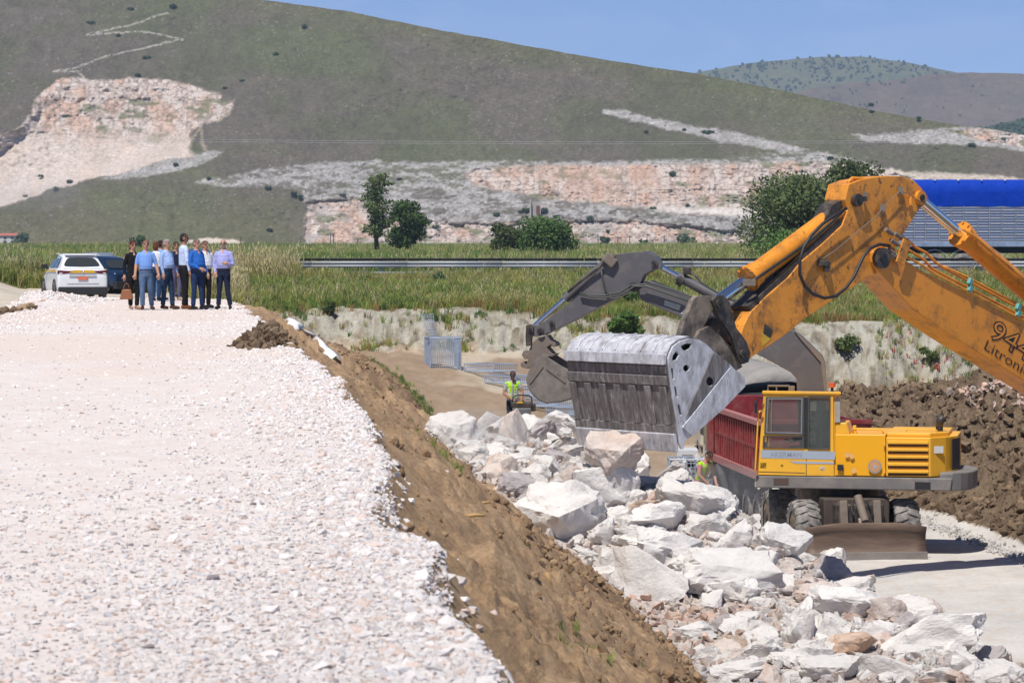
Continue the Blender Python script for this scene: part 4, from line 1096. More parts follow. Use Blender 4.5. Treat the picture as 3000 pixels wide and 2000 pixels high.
GREYB = mat('dusty_steel', (.20, .175, .155), .75, var=.25, vscale=3, dirt=(.09, .075, .065), damt=.7, dscale=5, dthr=.55, bump=.1, bscale=20)
CHROME = mat('chrome_rod', (.75, .77, .80), .16, 1.0, var=.0)
BLACK = mat('black_rubber', (.018, .018, .019), .55, var=.2)
GREASE = mat('greasy_steel', (.045, .038, .033), .5, var=.35, vscale=6, dirt=(.16, .12, .09), damt=.6, dscale=6, dthr=.56)
TAUPE = mat('dusty_taupe_steel', (.20, .16, .13), .75, var=.25, vscale=4, dirt=(.07, .055, .045), damt=.6, dscale=4, dthr=.57)
BUCKET = mat('bucket_scoured', (.56, .56, .60), .55, .1, var=.3, vscale=9, dirt=(.24, .22, .22), damt=.85, dscale=4, dthr=.55, chips=((.16, .15, .15), 14.0, .58, .7), bump=.12, bscale=12, stretch=(1.0, 1.0, .45))
BUCKET_D = mat('bucket_back', (.15, .135, .13), .65, .1, var=.35, vscale=9, chips=((.55, .55, .57), 8.0, .60, .8), dirt=(.36, .35, .36), damt=.75, dscale=5, dthr=.55, bump=.25, bscale=12, stretch=(2.2, 2.2, .3))
GLASS_D = mat('dark_cab_glass', (.035, .04, .04), .06, 0, var=0, spec=.6)
TYRE = mat('tyre_rubber', (.10, .096, .092), .9, var=.25, vscale=8, dirt=(.33, .30, .275), damt=.75, dscale=5, dthr=.46)
RIMM = mat('dusty_rim', (.22, .17, .12), .8, var=.25)
BLADE = mat('rusty_blade', (.115, .078, .058), .6, .2, var=.25, vscale=4, dirt=(.20, .135, .095), damt=.7, dscale=3, dthr=.52, stretch=(.4, .4, 2.5))
BLADE_E = mat('blade_edge', (.26, .23, .21), .5, .3, var=.2)
LINKM = mat('dusty_link_steel', (.24, .195, .155), .75, var=.3, vscale=4, dirt=(.045, .038, .034), damt=.9, dscale=3.2, dthr=.50, bump=.15, bscale=14)
STRIPE = mat('faded_blue_stripe', (.34, .39, .47), .6, var=.08, vscale=2)
STRIPE_T = mat('faded_letters', (.26, .29, .34), .6, var=.1)
TEAL = mat('teal_clamp', (.10, .34, .32), .5)
WHITE = mat('white_paint', (.72, .72, .70), .5, var=.08)
RED = mat('tipper_red', (.21, .020, .026), .5, var=.18, vscale=2, dirt=(.34, .17, .15), damt=.6, dscale=3, dthr=.58)
DUSTRED = mat('dusty_red_rail', (.36, .15, .14), .8, var=.2)
glass, _nt, _b = node_mat('window_glass'); _b.inputs['Base Color'].default_value = (.55, .6, .58, 1); _b.inputs['Roughness'].default_value = .03; _b.inputs['Transmission Weight'].default_value = .9; _b.inputs['IOR'].default_value = 1.1
ROPE = BLACK

class Pl:
    """a vertical plane seen by the camera: photograph pixels <-> points on it"""
    def __init__(self, O, yaw):
        self.n = Vector((math.sin(R(yaw)), -math.cos(R(yaw)), 0)); self.s = Vector((math.cos(R(yaw)), math.sin(R(yaw)), 0)); self.O = Vector(O)
        self.yaw = yaw
    def off(self, k): return Pl(self.O + self.n * k, self.yaw)
    def __call__(self, px, py, k=0.0):
        r = Vector(ray(px, py)); c = Vector((0, 0, CAMZ))
        t = (self.O + self.n * k - c).dot(self.n) / r.dot(self.n)
        return c + r * t
    def loop(self, pts, k=0.0): return [self(a, b, k) for a, b in pts]
c2 = lambda pts: [(1480 + a / 2.613, 450 + b / 2.613) for a, b in pts]
c3 = lambda pts: [(2200 + a / 2.091, 450 + b / 2.091) for a, b in pts]
c4 = lambda pts: [(1600 + a / 2.851, 900 + b / 2.851) for a, b in pts]
c5 = lambda pts: [(2000 + a / 2.34, 1050 + b / 2.34) for a, b in pts]
cw = lambda pts: [(1180 + a / 3.564, 880 + b / 3.564) for a, b in pts]
def circ(c, r, n=16, sy=1.0): return [(c[0] + r * math.cos(2 * math.pi * k / n), c[1] + r * sy * math.sin(2 * math.pi * k / n)) for k in range(n)]
def text_mesh(body, origin, xd, yd, height, m, parent, name='lettering', off=0.0, shear=0.0, wide=1.0):
    cu = bpy.data.curves.new(name, 'FONT'); cu.body = body; cu.size = 1.0; cu.extrude = 0.0; cu.offset = off; cu.shear = shear; cu.resolution_u = 3
    t = bpy.data.objects.new(name, cu); COL.objects.link(t)
    bpy.context.view_layer.update()
    me = bpy.data.meshes.new_from_object(t.evaluated_get(bpy.context.evaluated_depsgraph_get())); bpy.data.objects.remove(t)
    xd = Vector(xd).normalized(); yd = Vector(yd).normalized(); k = height / .72
    for v in me.vertices: v.co = Vector(origin) + xd * v.co.x * k * wide + yd * v.co.y * k
    me.update(); me.materials.clear()
    return obj_from(me, name, m, parent)

# ------------------------------------------------------------------ the orange tracked excavator's arm (its house stands out of view)
LB = Pl(P(2180, 1040, 53.2), 40)
ex = thing('orange_excavator', 'large orange excavator arm with a scoured steel bucket raised over the boulders', 'excavator', P(3420, 1500, 62))
back = -LB.n
STK = [(2487, 540), (2520, 527), (2563, 519), (2597, 515.5), (2645, 517), (2678, 529), (2702, 553), (2714, 579), (2712, 598), (2697, 608), (2678, 636), (2654, 675), (2626, 718), (2606, 770), (2570, 800), (2535, 813), (2525, 825), (2468, 861), (2358, 933), (2320, 966), (2272, 1000), (2200, 1048), (2161, 1077), (2140, 1066), (2180, 951), (2200, 914), (2248, 866), (2310, 813), (2348, 766), (2406, 718), (2468, 660), (2484, 615), (2476, 585)]
stick = MB().prism(LB.loop(STK), [], back * .52).build('stick', ORANGE_W, ex, bevel=.012)
# dark worn cover plate along the upper edge of the stick
MB().prism(LB.loop([(2200, 910), (2310, 808), (2406, 713), (2470, 655), (2462, 640), (2398, 700), (2302, 796), (2192, 897)], -.03), [], back * .46).build('cover_plate', GREASE, stick)
MB().prism(LB.loop([(2400, 712), (2484, 612), (2474, 582), (2440, 600), (2392, 690)], -.10), [], back * .32).build('cylinder_bay', GREASE, stick)
BOOM = [(2556, 768), (2556, 740), (2572, 724), (2598, 725), (2640, 755), (2707, 796), (2831, 857), (3000, 945), (3200, 1052), (3420, 1180), (3400, 1350), (3200, 1237), (3000, 1115), (2798, 990), (2678, 909), (2630, 857), (2573, 795)]
boom = MB().prism(LB.loop(BOOM, .06), [], back * .64).build('boom', ORANGE, ex, bevel=.015)
# raised handle loop on the elbow
H1 = c3([(605, 200), (598, 172), (620, 152), (690, 155), (712, 175), (715, 200), (740, 225)])
MB().tube(LB.loop(H1, -.08), .035, 8).build('lifting_loop', ORANGE, stick, smooth=True)
def pin(pl, c, r, m, parent, k=0.0, depth=.06, name='pin', hub=True):
    a = pl(c[0], c[1], k); o = MB().cyl(a - pl.n * .02, a + pl.n * depth, r, 16).build(name, m, parent, auto=40)
    if hub: MB().cyl(a + pl.n * depth * .8, a + pl.n * (depth + .025), r * .45, 12).build('pin_end', BLACK, o, auto=40)
    return o
pin(LB, c3([(640, 285)])[0], .115, GREASE, stick, .01, .09)
pin(LB, c3([(1033, 270)])[0], .13, ORANGE, stick, .005, .06)
pin(LB, (2578, 756), .19, GREASE, boom, .07, .09)
MB().prism(LB.loop(c3([(655, 265), (700, 262), (704, 290), (660, 300)]), .08), [], LB.n * .05).build('pin_lock', GREASE, stick)
MB().box(LB(*c3([(697, 262)])[0], .08), (.07, .04, .16)).build('lock_bracket', TAUPE, stick)
MB().box(LB(*c3([(975, 290)])[0], .05), (.05, .05, .17)).build('lock_bracket', ORANGE, stick)
# grease line with its clamps
ln = c3([(440, 645), (520, 590), (640, 490), (760, 390), (850, 290), (905, 235), (960, 240), (1010, 280), (1060, 300), (1085, 285), (1080, 255)])
MB().tube(LB.loop(ln, .07), .009, 5).build('grease_line', TAUPE, stick)
for c in ((915, 225), (805, 335)):
    MB().box(LB(*c3([c])[0], .04), (.10, .08, .13)).build('line_clamp', TAUPE, stick)
MB().box(LB(*c3([(440, 670)])[0], .05), (.20, .10, .10)).box(LB(*c3([(465, 690)])[0], .07), (.10, .12, .20)).build('grease_block', GREASE, stick, bevel=.01)
# bucket cylinder
def cylinder(pl, a, b, rb, rr, split, k, parent, mb_, flange=True, hose=None):
    A_, B_ = pl(a[0], a[1], k), pl(b[0], b[1], k); Mx = A_.lerp(B_, split); d = (B_ - A_).normalized()
    ba = MB().cyl(A_, Mx, rb, 20).build('cylinder_barrel', mb_, parent, auto=40)
    MB().cyl(Mx - d * .05, B_, rr, 16).build('cylinder_rod', CHROME, parent, auto=40)
    if flange:
        f = MB().cyl(Mx - d * .20, Mx - d * .02, rb * 1.17, 20).cyl(Mx - d * .05, Mx + d * .02, rb * 1.28, 20).build('cylinder_gland', mb_, ba, auto=40)
        u = pl.n; v = d.cross(u)
        for q in range(8):
            an = q * math.pi / 4; c = Mx + (u * math.cos(an) + v * math.sin(an)) * rb * 1.12
            MB().cyl(c, c + d * .05, rb * .14, 6).build('bolt', ORANGE_W, f)
    return ba
bc = cylinder(LB, (2500, 590), (2100, 884), .185, .105, .775, -.26, ex, ORANGE)
MB().tube(LB.loop([(2476, 612), (2440, 648), (2380, 700), (2300, 758), (2230, 806), (2190, 832)], -.03), .028, 8).build('cylinder_pipe', BLACK, bc, smooth=True)
MB().box(LB(2195, 828, -.03), (.22, .10, .12)).build('pipe_block', TAUPE, bc, bevel=.01)
# boom to stick cylinder
sc_ = cylinder(LB, (3120, 945), (2694, 585), .20, .105, .73, -.26, ex, ORANGE)
MB().tube(LB.loop([(2822, 672), (2850, 690), (3000, 818), (3110, 912)], .04), .03, 8).build('cylinder_pipe', ORANGE, sc_, smooth=True)
# hoses and pipes at the elbow
MB().tube(LB.loop(c3([(585, 335), (520, 375), (440, 430), (370, 500), (325, 570), (300, 650), (300, 740), (330, 810), (380, 860), (450, 885), (520, 872), (580, 825), (630, 755), (660, 690), (690, 630), (730, 580), (790, 555), (850, 565)]), .14), .030, 10).build('hydraulic_hose', BLACK, ex, smooth=True)
MB().tube(LB.loop([(2265, 757), (2267, 790), (2272, 818)], -.2), .025, 8).build('hydraulic_hose', BLACK, ex, smooth=True)
pipes = [[(850, 465), (900, 495), (960, 530), (1010, 575), (1070, 605), (1130, 665), (1180, 700), (1330, 780), (1640, 945), (1800, 1030)],
         [(850, 530), (900, 555), (965, 590), (1050, 640), (1110, 705), (1330, 820), (1640, 985), (1800, 1070)],
         [(880, 590), (960, 635), (1060, 690), (1130, 740), (1340, 850), (1640, 1005), (1800, 1090)],
         [(1180, 690), (1340, 765), (1640, 925), (1800, 1010)]]
for q, p in enumerate(pipes):
    MB().tube(LB.loop(c3(p), -.12 + .10 * (q % 3)), .026, 8).build('hydraulic_pipe', ORANGE, boom, smooth=True)
MB().prism(LB.loop(c3([(930, 520), (975, 540), (930, 680), (885, 660)]), .16), [], LB.n * .04).build('pipe_bracket', ORANGE_W, boom)
for c in ((850, 480), (880, 545), (860, 600), (870, 625), (905, 505)):
    a = LB(*c3([c])[0], .1); MB().cyl(a - LB.s * .10 + Vector((0, 0, .05)), a + LB.s * .08 - Vector((0, 0, .04)), .042, 8).build('hose_fitting', TAUPE, boom)
for c in ((1342, 785), (1342, 828), (1637, 940), (1637, 980)):
    MB().box(LB(*c3([c])[0], .10), (.10, .07, .12), Matrix.Rotation(R(47), 3, 'Z') @ Matrix.Rotation(R(32), 3, 'Y')).build('pipe_clamp', TEAL, boom, bevel=.008)
# linkage between stick and bucket
rk = LB.off(.05)
MB().prism(rk.loop([(2078, 880), (2090, 866), (2114, 864), (2130, 884), (2150, 960), (2180, 1000), (2192, 1035), (2186, 1060), (2170, 1066), (2156, 1052), (2136, 985), (2098, 925)]), [], LB.n * .07).build('rocker_link', GREASE, ex, bevel=.012)
MB().prism(rk.loop([(2078, 880), (2090, 866), (2114, 864), (2130, 884), (2150, 960), (2180, 1000), (2192, 1035), (2186, 1060), (2170, 1066), (2156, 1052), (2136, 985), (2098, 925)], -.74), [], back * .07).build('rocker_link', GREASE, ex, bevel=.012)
pin(rk, (2106, 890), .085, GREASE, ex, .07, .05); pin(rk, (2175, 1036), .075, GREASE, ex, .07, .05)
MB().cyl(rk(2106, 890, .08), rk(2106, 890, -.82), .07, 14).build('link_shaft', GREASE, ex, auto=40)
MB().prism(LB.loop([(2030, 880), (2044, 866), (2080, 866), (2100, 890), (2072, 940), (2040, 1000), (1988, 1000), (2002, 950)], -.05), [], back * .12).build('bucket_link', LINKM, ex, bevel=.012)
MB().prism(LB.loop([(2030, 880), (2044, 866), (2080, 866), (2100, 890), (2072, 940), (2040, 1000), (1988, 1000), (2002, 950)], -.42), [], back * .12).build('bucket_link', LINKM, ex, bevel=.012)
# bucket ears
for k in (.02, -.50):
    MB().prism(LB.loop([(2030, 1004), (2050, 968), (2078, 955), (2112, 985), (2160, 1036), (2176, 1075), (2150, 1090), (2070, 1030)], k), [], back * .08).build('bucket_ear', LINKM, ex, bevel=.012)
MB().prism(LB.loop([(2090, 930), (2130, 930), (2150, 1010), (2110, 1020), (2070, 985)], -.14), [], back * .30).build('link_block', GREASE, ex, bevel=.015)
MB().tube(LB.loop([(2060, 880), (2040, 930), (2052, 985)], -.28), .05, 8).build('grease_hose', GREASE, ex, smooth=True)
# the bucket: two side plates, curved shell, wear plates, lip
BW = 2.58
BK = LB.off(.90)
side = c4([(1020, 430), (1034, 380), (1062, 325), (1120, 282), (1200, 260), (1270, 268), (1330, 298), (1400, 368), (1530, 470), (1600, 535), (1645, 590), (1658, 630), (1645, 670), (1600, 722), (1480, 842), (1300, 1012), (1215, 1075), (1160, 1118), (1148, 1185), (1132, 1185), (1118, 1140), (1095, 960), (1060, 760), (1032, 560)])
holes = [c4([(1128, 325), (1160, 305), (1215, 302), (1205, 340), (1170, 362), (1140, 355)]), c4([(1052, 445), (1062, 400), (1090, 365), (1112, 395), (1090, 440)]), circ(c4([(1172, 508)])[0], 9, 12, 1.1), circ(c4([(1370, 617)])[0], 12.5, 14, 1.1),
         c4([(1044, 508), (1062, 515), (1072, 600), (1056, 602)]), c4([(1070, 660), (1088, 668), (1104, 748), (1086, 752)]), c4([(1098, 810), (1115, 815), (1138, 900), (1120, 905)])]
bkt = MB().prism(BK.loop(side), [BK.loop(h) for h in holes], back * .05).build('bucket_side', BUCKET, ex, bevel=.008)
MB().prism(BK.loop(side), [], back * .05)
far = MB(); lp = [p + back * (BW - .05) for p in BK.loop(side)]; far.prism(lp, [], back * .05).build('bucket_side', BUCKET, ex, bevel=.008)
inner = MB(); inner.prism([p + back * .16 for p in BK.loop(c4([(1034, 430), (1062, 345), (1120, 300), (1200, 275), (1260, 285), (1330, 320), (1420, 400), (1500, 470), (1480, 640), (1330, 800), (1180, 990), (1112, 990), (1075, 760), (1045, 560)]))], [], back * .03).build('hole_shade_wall', GREASE, bkt)  # dark wall behind the side holes, its colour stands in for inner shade
shell = c4([(1400, 368), (1330, 298), (1270, 268), (1200, 260), (1120, 282), (1062, 325), (1034, 380), (1020, 430), (1032, 560), (1060, 760), (1095, 960), (1118, 1140)])
sh = [p + back * .03 for p in BK.loop(shell)]
MB().sheet(sh, back * (BW - .06)).build('bucket_shell', BUCKET_D, ex, solid=.05)
# bright scoured upper curve with welded ribs, heel bar, wear plates, lip
def on_shell(i, f, k):
    a = sh[i].lerp(sh[i + 1], f); t = (sh[i + 1] - sh[i]).normalized(); nn = t.cross(back); 
    if nn.dot(LB.s) > 0: nn = -nn
    return a + nn * k, nn
cur = [on_shell(i, 0, .03)[0] for i in range(1, 7)] + [on_shell(6, .9, .03)[0]]
MB().sheet(cur, back * (BW - .06)).build('wrapper_plate', BUCKET, ex, solid=.025)
for q in range(1, 8):
    o_ = back * (BW * q / 8.0); MB().tube([p + o_ for p in [on_shell(i, 0, .05)[0] for i in range(2, 7)]], .016, 5).build('weld_rib', BUCKET, ex)
def strip(i0, f0, i1, f1, w0, w1, th, m, nm):
    a, n1_ = on_shell(i0, f0, .03); b, n2_ = on_shell(i1, f1, .03)
    o1, o2 = back * w0, back * w1
    MB().hexa([a + o1, a + o2, b + o2, b + o1, a + o1 + n1_ * th, a + o2 + n1_ * th, b + o2 + n2_ * th, b + o1 + n2_ * th]).build(nm, m, ex, bevel=.01)
strip(6, .6, 7, .35, 0, BW - .06, .07, BUCKET, 'heel_bar')
strip(7, .45, 7, .95, 0, BW - .06, .012, BUCKET_D, 'wear_plate')
strip(8, .05, 8, .45, 0, BW - .06, .03, BUCKET_D, 'wear_plate')
for q in range(7):
    w = .06 + q * (BW - .30) / 6
    strip(8, .5, 10, .12, w, w + .16, .035, BUCKET_D, 'wear_strip')
strip(10, .12, 10, .5, 0, BW - .06, .03, BUCKET_D, 'wear_plate')
a0, nn0 = on_shell(10, .5, .0); b0, _ = on_shell(10, 1.0, .0); ext = (b0 - a0).normalized() * .14
MB().hexa([a0 + nn0 * .02, a0 + back * (BW - .06) + nn0 * .02, b0 + ext + back * (BW - .06) + nn0 * .02, b0 + ext + nn0 * .02, a0 + nn0 * .09, a0 + back * (BW - .06) + nn0 * .09, b0 + ext + back * (BW - .06) + nn0 * .06, b0 + ext + nn0 * .06]).build('cutting_lip', BUCKET, ex, bevel=.015)
MB().prism(BK.loop(c4([(1160, 915), (1395, 375), (1530, 470), (1200, 900)]), .004), [circ_ for circ_ in [BK.loop(circ(c4([(1370, 617)])[0], 13.5, 14, 1.1), .004)]], LB.n * .02).build('side_stiffener', BUCKET_D, bkt, bevel=.004)
MB().prism(BK.loop(c4([(1130, 1000), (1530, 500), (1600, 540), (1650, 600), (1655, 660), (1480, 842), (1215, 1075)]), .004), [], LB.n * .03).build('side_cutter', BUCKET, bkt, bevel=.006)
# decals and lettering
MB().prism(LB.loop(c3([(62, 1090), (130, 1130), (70, 1180)]), .003), [], LB.n * .002).build('warning_triangle', mat('decal_yellow', (.7, .42, .03), .6, dirt=(.2, .12, .05), damt=.7), stick)
MB().prism(LB.loop(c3([(85, 1040), (135, 1080), (120, 1130), (75, 1100)]), .006), [], LB.n * .002).build('worn_decal', GREASE, stick)
bx = (LB(3000, 1060, 0) - LB(2800, 930, 0)).normalized(); by = LB.n.cross(bx); 
if by.z < 0: by = -by
DEC = mat('decal_black', (.015, .015, .016), .5, var=0)
text_mesh('944', LB(*c3([(1452, 1118)])[0], .068), bx, by, .40, DEC, boom, 'number', .03, .12, 1.5)
text_mesh('944', LB(*c3([(1452, 1118)])[0], .072), bx, by, .40, ORANGE, boom, 'number_inlay', -.012, .12, 1.5)
text_mesh('Litronic', LB(*c3([(1420, 1192)])[0], .068), bx, by, .21, DEC, boom, 'lettering', -.008, .08, 1.55)
# the house out of view on the spoil heap
hc_ = Vector((14.6, 64.2, -2.6)); Mh = Matrix.Rotation(R(47), 3, 'Z')
for q in (-1, 1):
    MB().box(hc_ + Mh @ Vector((.6, q * 1.2, .35)), (4.6, .6, .9), Mh).build('track', GREASE, ex, bevel=.3)
MB().box(hc_ + Mh @ Vector((.9, 0, 1.7)), (4.6, 2.9, 1.5), Mh).build('house', ORANGE, ex, bevel=.1)
MB().box(hc_ + Mh @ Vector((-.6, 1.0, 2.6)), (1.7, 1.0, 1.6), Mh).build('cab', ORANGE, ex, bevel=.08)

# ------------------------------------------------------------------ the yellow wheeled excavator
AK = Pl(P(2330, 1390, 61.3), -11)
ab = -AK.n
ak = thing('wheeled_excavator', 'yellow wheeled excavator with grey arm and dozer blade standing on the pit floor', 'excavator', (6.7, 62.4, -4.6))
def ap(px, py, k=0.0): return AK(px, py, k)
def plate(pts, depth, k=0.0, holes=[]): return MB().prism(AK.loop(pts, k), [AK.loop(h, k) for h in holes], ab * depth)
# deck and counterweight
deck = plate([(2213, 1393), (2790, 1401), (2784, 1438), (2213, 1428)], 2.5, .04).build('deck', DECK, ak, bevel=.02)
plate([(2266, 1401), (2310, 1401), (2310, 1419), (2266, 1419)], .02, .05).build('deck_pocket', mat('rust_dark', (.09, .055, .04), .8), deck)
plate([(2680, 1411), (2726, 1412), (2726, 1432), (2680, 1431)], .02, .05).build('deck_pocket', BLACK, deck)
zt, zb = ap(2790, 1393, .04).z, ap(2790, 1438, .04).z
cA = ap(2735, 1400, .02); pl = [cA + Vector((0, 0, zt - cA.z))]
arc = []
for q in range(13):
    t = math.pi * (q / 12.0); arc.append(ap(2735, 1400, .02) + AK.s * (.12 + .70 * math.sin(t) ** .75) + ab * (1.25 - 1.25 * math.cos(t)))
for v in arc: v.z = zt + .05
MB().prism(arc, [], Vector((0, 0, zb - zt - .05))).build('counterweight', DECK, ak, bevel=.03)
# engine hood
def pz(px, py, inset=0.0): v = ap(px, py); return v + ab * inset
def plan(ptsxi, ytop, ybot, pref):
    z1 = ap(pref, ytop).z; z0 = ap(pref, ybot).z
    base = []
    for px, ins in ptsxi:
        v = ap(px, ytop) + ab * ins; v.z = z1; base.append(v)
    return MB().prism(base, [], Vector((0, 0, z0 - z1)))
plan([(2446, .02), (2594, .02), (2594, 2.3), (2446, 2.3)], 1272, 1394, 2500).build('hood_panel', YELLOW_D, ak, bevel=.015)
hood = plan([(2596, .0), (2726, .0), (2768, .35), (2800, .8), (2800, 2.3), (2596, 2.3)], 1280, 1395, 2600).build('engine_hood', YELLOW, ak, bevel=.02)
plan([(2597, .1), (2724, .1), (2775, .6), (2775, 2.2), (2597, 2.2)], 1268, 1280, 2600).build('hood_top', YELLOW, hood, bevel=.02)
for y in (1301, 1322, 1343, 1365, 1386):
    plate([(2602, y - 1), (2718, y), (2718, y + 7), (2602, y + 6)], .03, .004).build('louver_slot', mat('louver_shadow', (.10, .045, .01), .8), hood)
    plate([(2600, y - 9), (2720, y - 8), (2720, y), (2600, y - 1)], .06, .045).build('louver_blade', YELLOW, hood, bevel=.008)
e1 = ap(2784, 1296) + ab * .62; e2 = ap(2798, 1296) + ab * .80
MB().box((e1 + e2) / 2 - Vector((0, 0, .27)) + AK.s * .03, (.02, .5, .62), Matrix.Rotation(R(-25), 3, 'Z')).build('radiator_opening', BLACK, hood)
# stack, rails, marks on the hood
mb = MB().cyl(ap(2752, 1266, -.8), ap(2752, 1247, -.8), .075, 12); mb.build('exhaust_base', BLACK, ak, auto=40)
MB().tube([ap(2752, 1250, -.8), ap(2754, 1232, -.8), ap(2766, 1222, -.8)], [.075, .085, .085], 10).build('exhaust_stack', GREASE, ak, smooth=True)
MB().tube([ap(2500, 1268, -.3), ap(2500, 1256, -.3), ap(2585, 1259, -.3), ap(2588, 1270, -.3)], .018, 6).build('hood_rail', YELLOW, ak, smooth=True)
MB().tube([ap(2655, 1263, -.5), ap(2656, 1257, -.5), ap(2745, 1260, -.5), ap(2746, 1266, -.5)], .015, 6).build('hood_rail', YELLOW, ak, smooth=True)
plate([(2446, 1238), (2480, 1238), (2490, 1272), (2446, 1272)], .9, -.05).build('side_box', YELLOW, ak, bevel=.02)
plate([(2498, 1246), (2508, 1246), (2508, 1272), (2498, 1272)], .12, -.3).build('filler_neck', YELLOW, ak, bevel=.01)
plate(circ((2563, 1366), 20, 20), .01, .032).build('round_badge', mat('badge_ring', (.36, .30, .26), .6), ak)
plate(circ((2563, 1366), 15, 20), .01, .036).build('badge_face', mat('badge_face', (.60, .30, .12), .6), ak)
plate(circ((2563, 1367), 6, 14), .01, .040).build('badge_centre', STRIPE, ak)
for c in ((2236, 1363), (2462, 1369)):
    plate([(c[0] - 9, c[1] - 9), (c[0] + 9, c[1] - 8), (c[0] + 9, c[1] + 9), (c[0] - 9, c[1] + 8)], .02, .03).build('latch', BLACK, ak)
plate([(2403, 1366), (2416, 1367), (2416, 1379), (2403, 1378)], .01, .03).build('sticker', WHITE, ak)
plate(circ((2291, 1364), 4.5, 10), .02, .03).build('lock', GREASE, ak)
MB().box(ap(2746, 1318) + ab * .17 + AK.n * .03, (.26, .01, .14), Matrix.Rotation(R(25), 3, 'Z')).build('sticker', WHITE, hood)
for y in (1300, 1380):
    plate([(2588, y - 6), (2594, y - 6), (2594, y + 6), (2588, y + 6)], .03, .04).build('hinge', YELLOW, ak)
for (x, y) in ((2482, 1332), (2496, 1336), (2502, 1378)):
    plate(circ((x, y), 7, 9, 1.2), .004, .026).build('faded_patch', mat('faded_yellow', (.72, .42, .16), .6), ak)
# cab
CB = [(2237, 1154), (2441, 1155), (2443, 1394), (2218, 1390)]
W1 = [(2249, 1166), (2351, 1166), (2349, 1270), (2244, 1267)]; W2 = [(2241, 1279), (2350, 1280), (2350, 1310), (2239, 1309)]; W3 = [(2371, 1166), (2429, 1166), (2428, 1311), (2370, 1311)]
cab = plate(CB, .05, .03, [W1, W2, W3]).build('cab', YELLOW, ak, bevel=.01)
plate(CB, .05, -1.0, [[(2262, 1172), (2425, 1172), (2425, 1310), (2252, 1310)]]).build('cab_side', YELLOW, cab)
def wall(pa, pb, pc, pd, hole, m, nm):   # a cab wall running back from the near side
    a, b = ap(*pa), ap(*pb)
    loop = [a + ab * .02, b + ab * .02, b + ab * 1.0, a + ab * 1.0]
    h = [a.lerp(b, .04) + ab * .08, a.lerp(b, .62) + ab * .08, a.lerp(b, .62) + ab * .92, a.lerp(b, .04) + ab * .92] if hole else None
    return MB().prism(loop, [h] if h else [], AK.s * .04).build(nm, m, cab)
wall((2237, 1154), (2218, 1390), 0, 0, True, YELLOW, 'cab_front'); wall((2439, 1155), (2441, 1394), 0, 0, True, YELLOW, 'cab_rear')
roof = MB().hexa([ap(2233, 1154, .06), ap(2464, 1156, .06), ap(2464, 1156, -1.05), ap(2233, 1154, -1.05), ap(2233, 1144, .06), ap(2464, 1147, .06), ap(2464, 1147, -1.05), ap(2233, 1144, -1.05)]).build('cab_roof', YELLOW, ak, bevel=.015)
plate([(2446, 1164), (2461, 1164), (2461, 1236), (2446, 1237)], .03, -.02).build('rear_screen', mat('dusty_plexi', (.34, .32, .30), .4, var=.2, vscale=6), cab)
plate([(2351, 1163), (2370, 1163), (2370, 1313), (2351, 1313)], .012, .042).build('window_pillar', BLACK, cab)
for nm, w in (('window_seal', W1), ('window_seal', W2), ('window_seal', W3)):
    c0 = (sum(p[0] for p in w) / 4, sum(p[1] for p in w) / 4)
    o_ = [(c0[0] + (p[0] - c0[0]) * 1.06 + (2 if p[0] > c0[0] else -2), c0[1] + (p[1] - c0[1]) * 1.04 + (2 if p[1] > c0[1] else -2)) for p in w]
    plate(o_, .03, .052, [w]).build(nm, mat('seal_grey', (.06, .06, .06), .6), cab)
    plate(w, .008, .02).build('pane', glass, cab)
MB().prism(AK.loop([(2249, 1166), (2351, 1166), (2349, 1270), (2244, 1267)], .054), [AK.loop([(2252, 1169), (2348, 1169), (2346, 1267), (2247, 1264)], .054)], ab * .01).build('window_frame', mat('alu_frame', (.6, .62, .63), .3, .8), cab)
plate([(2260, 1168), (2262, 1168), (2260, 1266), (2258, 1266)], .01, .056).build('window_frame', MATS['alu_frame'], cab)
plate([(2229, 1317), (2446, 1322), (2446, 1346), (2229, 1341)], .004, .035).build('stripe', STRIPE, cab)
plate([(2312, 1350), (2443, 1353), (2443, 1359), (2330, 1357)], .004, .035).build('stripe', STRIPE, cab)
text_mesh('AKERMAN', ap(2256, 1337, .038), AK.s, (0, 0, 1), .10, STRIPE_T, cab, 'lettering', .01)
plate([(2222, 1380), (2358, 1384), (2358, 1386), (2222, 1382)], .004, .034).build('door_sill', GREASE, cab)
plate([(2361, 1322), (2363, 1322), (2363, 1392), (2361, 1392)], .004, .034).build('door_seam', GREASE, cab)
MB().tube([ap(2233, 1204, .1), ap(2226, 1204, .14), ap(2222, 1212, .14), ap(2213, 1370, .14), ap(2212, 1378, .14), ap(2219, 1380, .1)], .017, 7).build('grab_rail', YELLOW, ak, smooth=True)
MB().tube([ap(2235, 1164, .1), ap(2222, 1166, .2), ap(2218, 1176, .2)], .012, 6).build('mirror_arm', BLACK, ak)
MB().box(ap(2214, 1192, .2), (.05, .14, .24), Matrix.Rotation(R(12), 3, 'X')).build('mirror', BLACK, ak, bevel=.02)
bcn = MB().cyl(ap(2438, 1147, -.4), ap(2438, 1134, -.4), .03, 8).build('beacon_base', BLACK, ak)
MB().cyl(ap(2438, 1134, -.4), ap(2438, 1121, -.4), .07, 12).build('beacon', mat('beacon_orange', (.6, .11, .03), .3), bcn, auto=40)
MB().tube([ap(2250, 1144, -.5), ap(2250, 1130, -.5), ap(2312, 1130, -.5), ap(2312, 1144, -.5)], .02, 6).tube([ap(2275, 1130, -.5), ap(2275, 1144, -.5)], .015, 6).build('roof_rack', TAUPE, ak)
MB().box(ap(2319, 1137, -.5), (.12, .12, .10)).build('work_lamp', TAUPE, ak, bevel=.01)
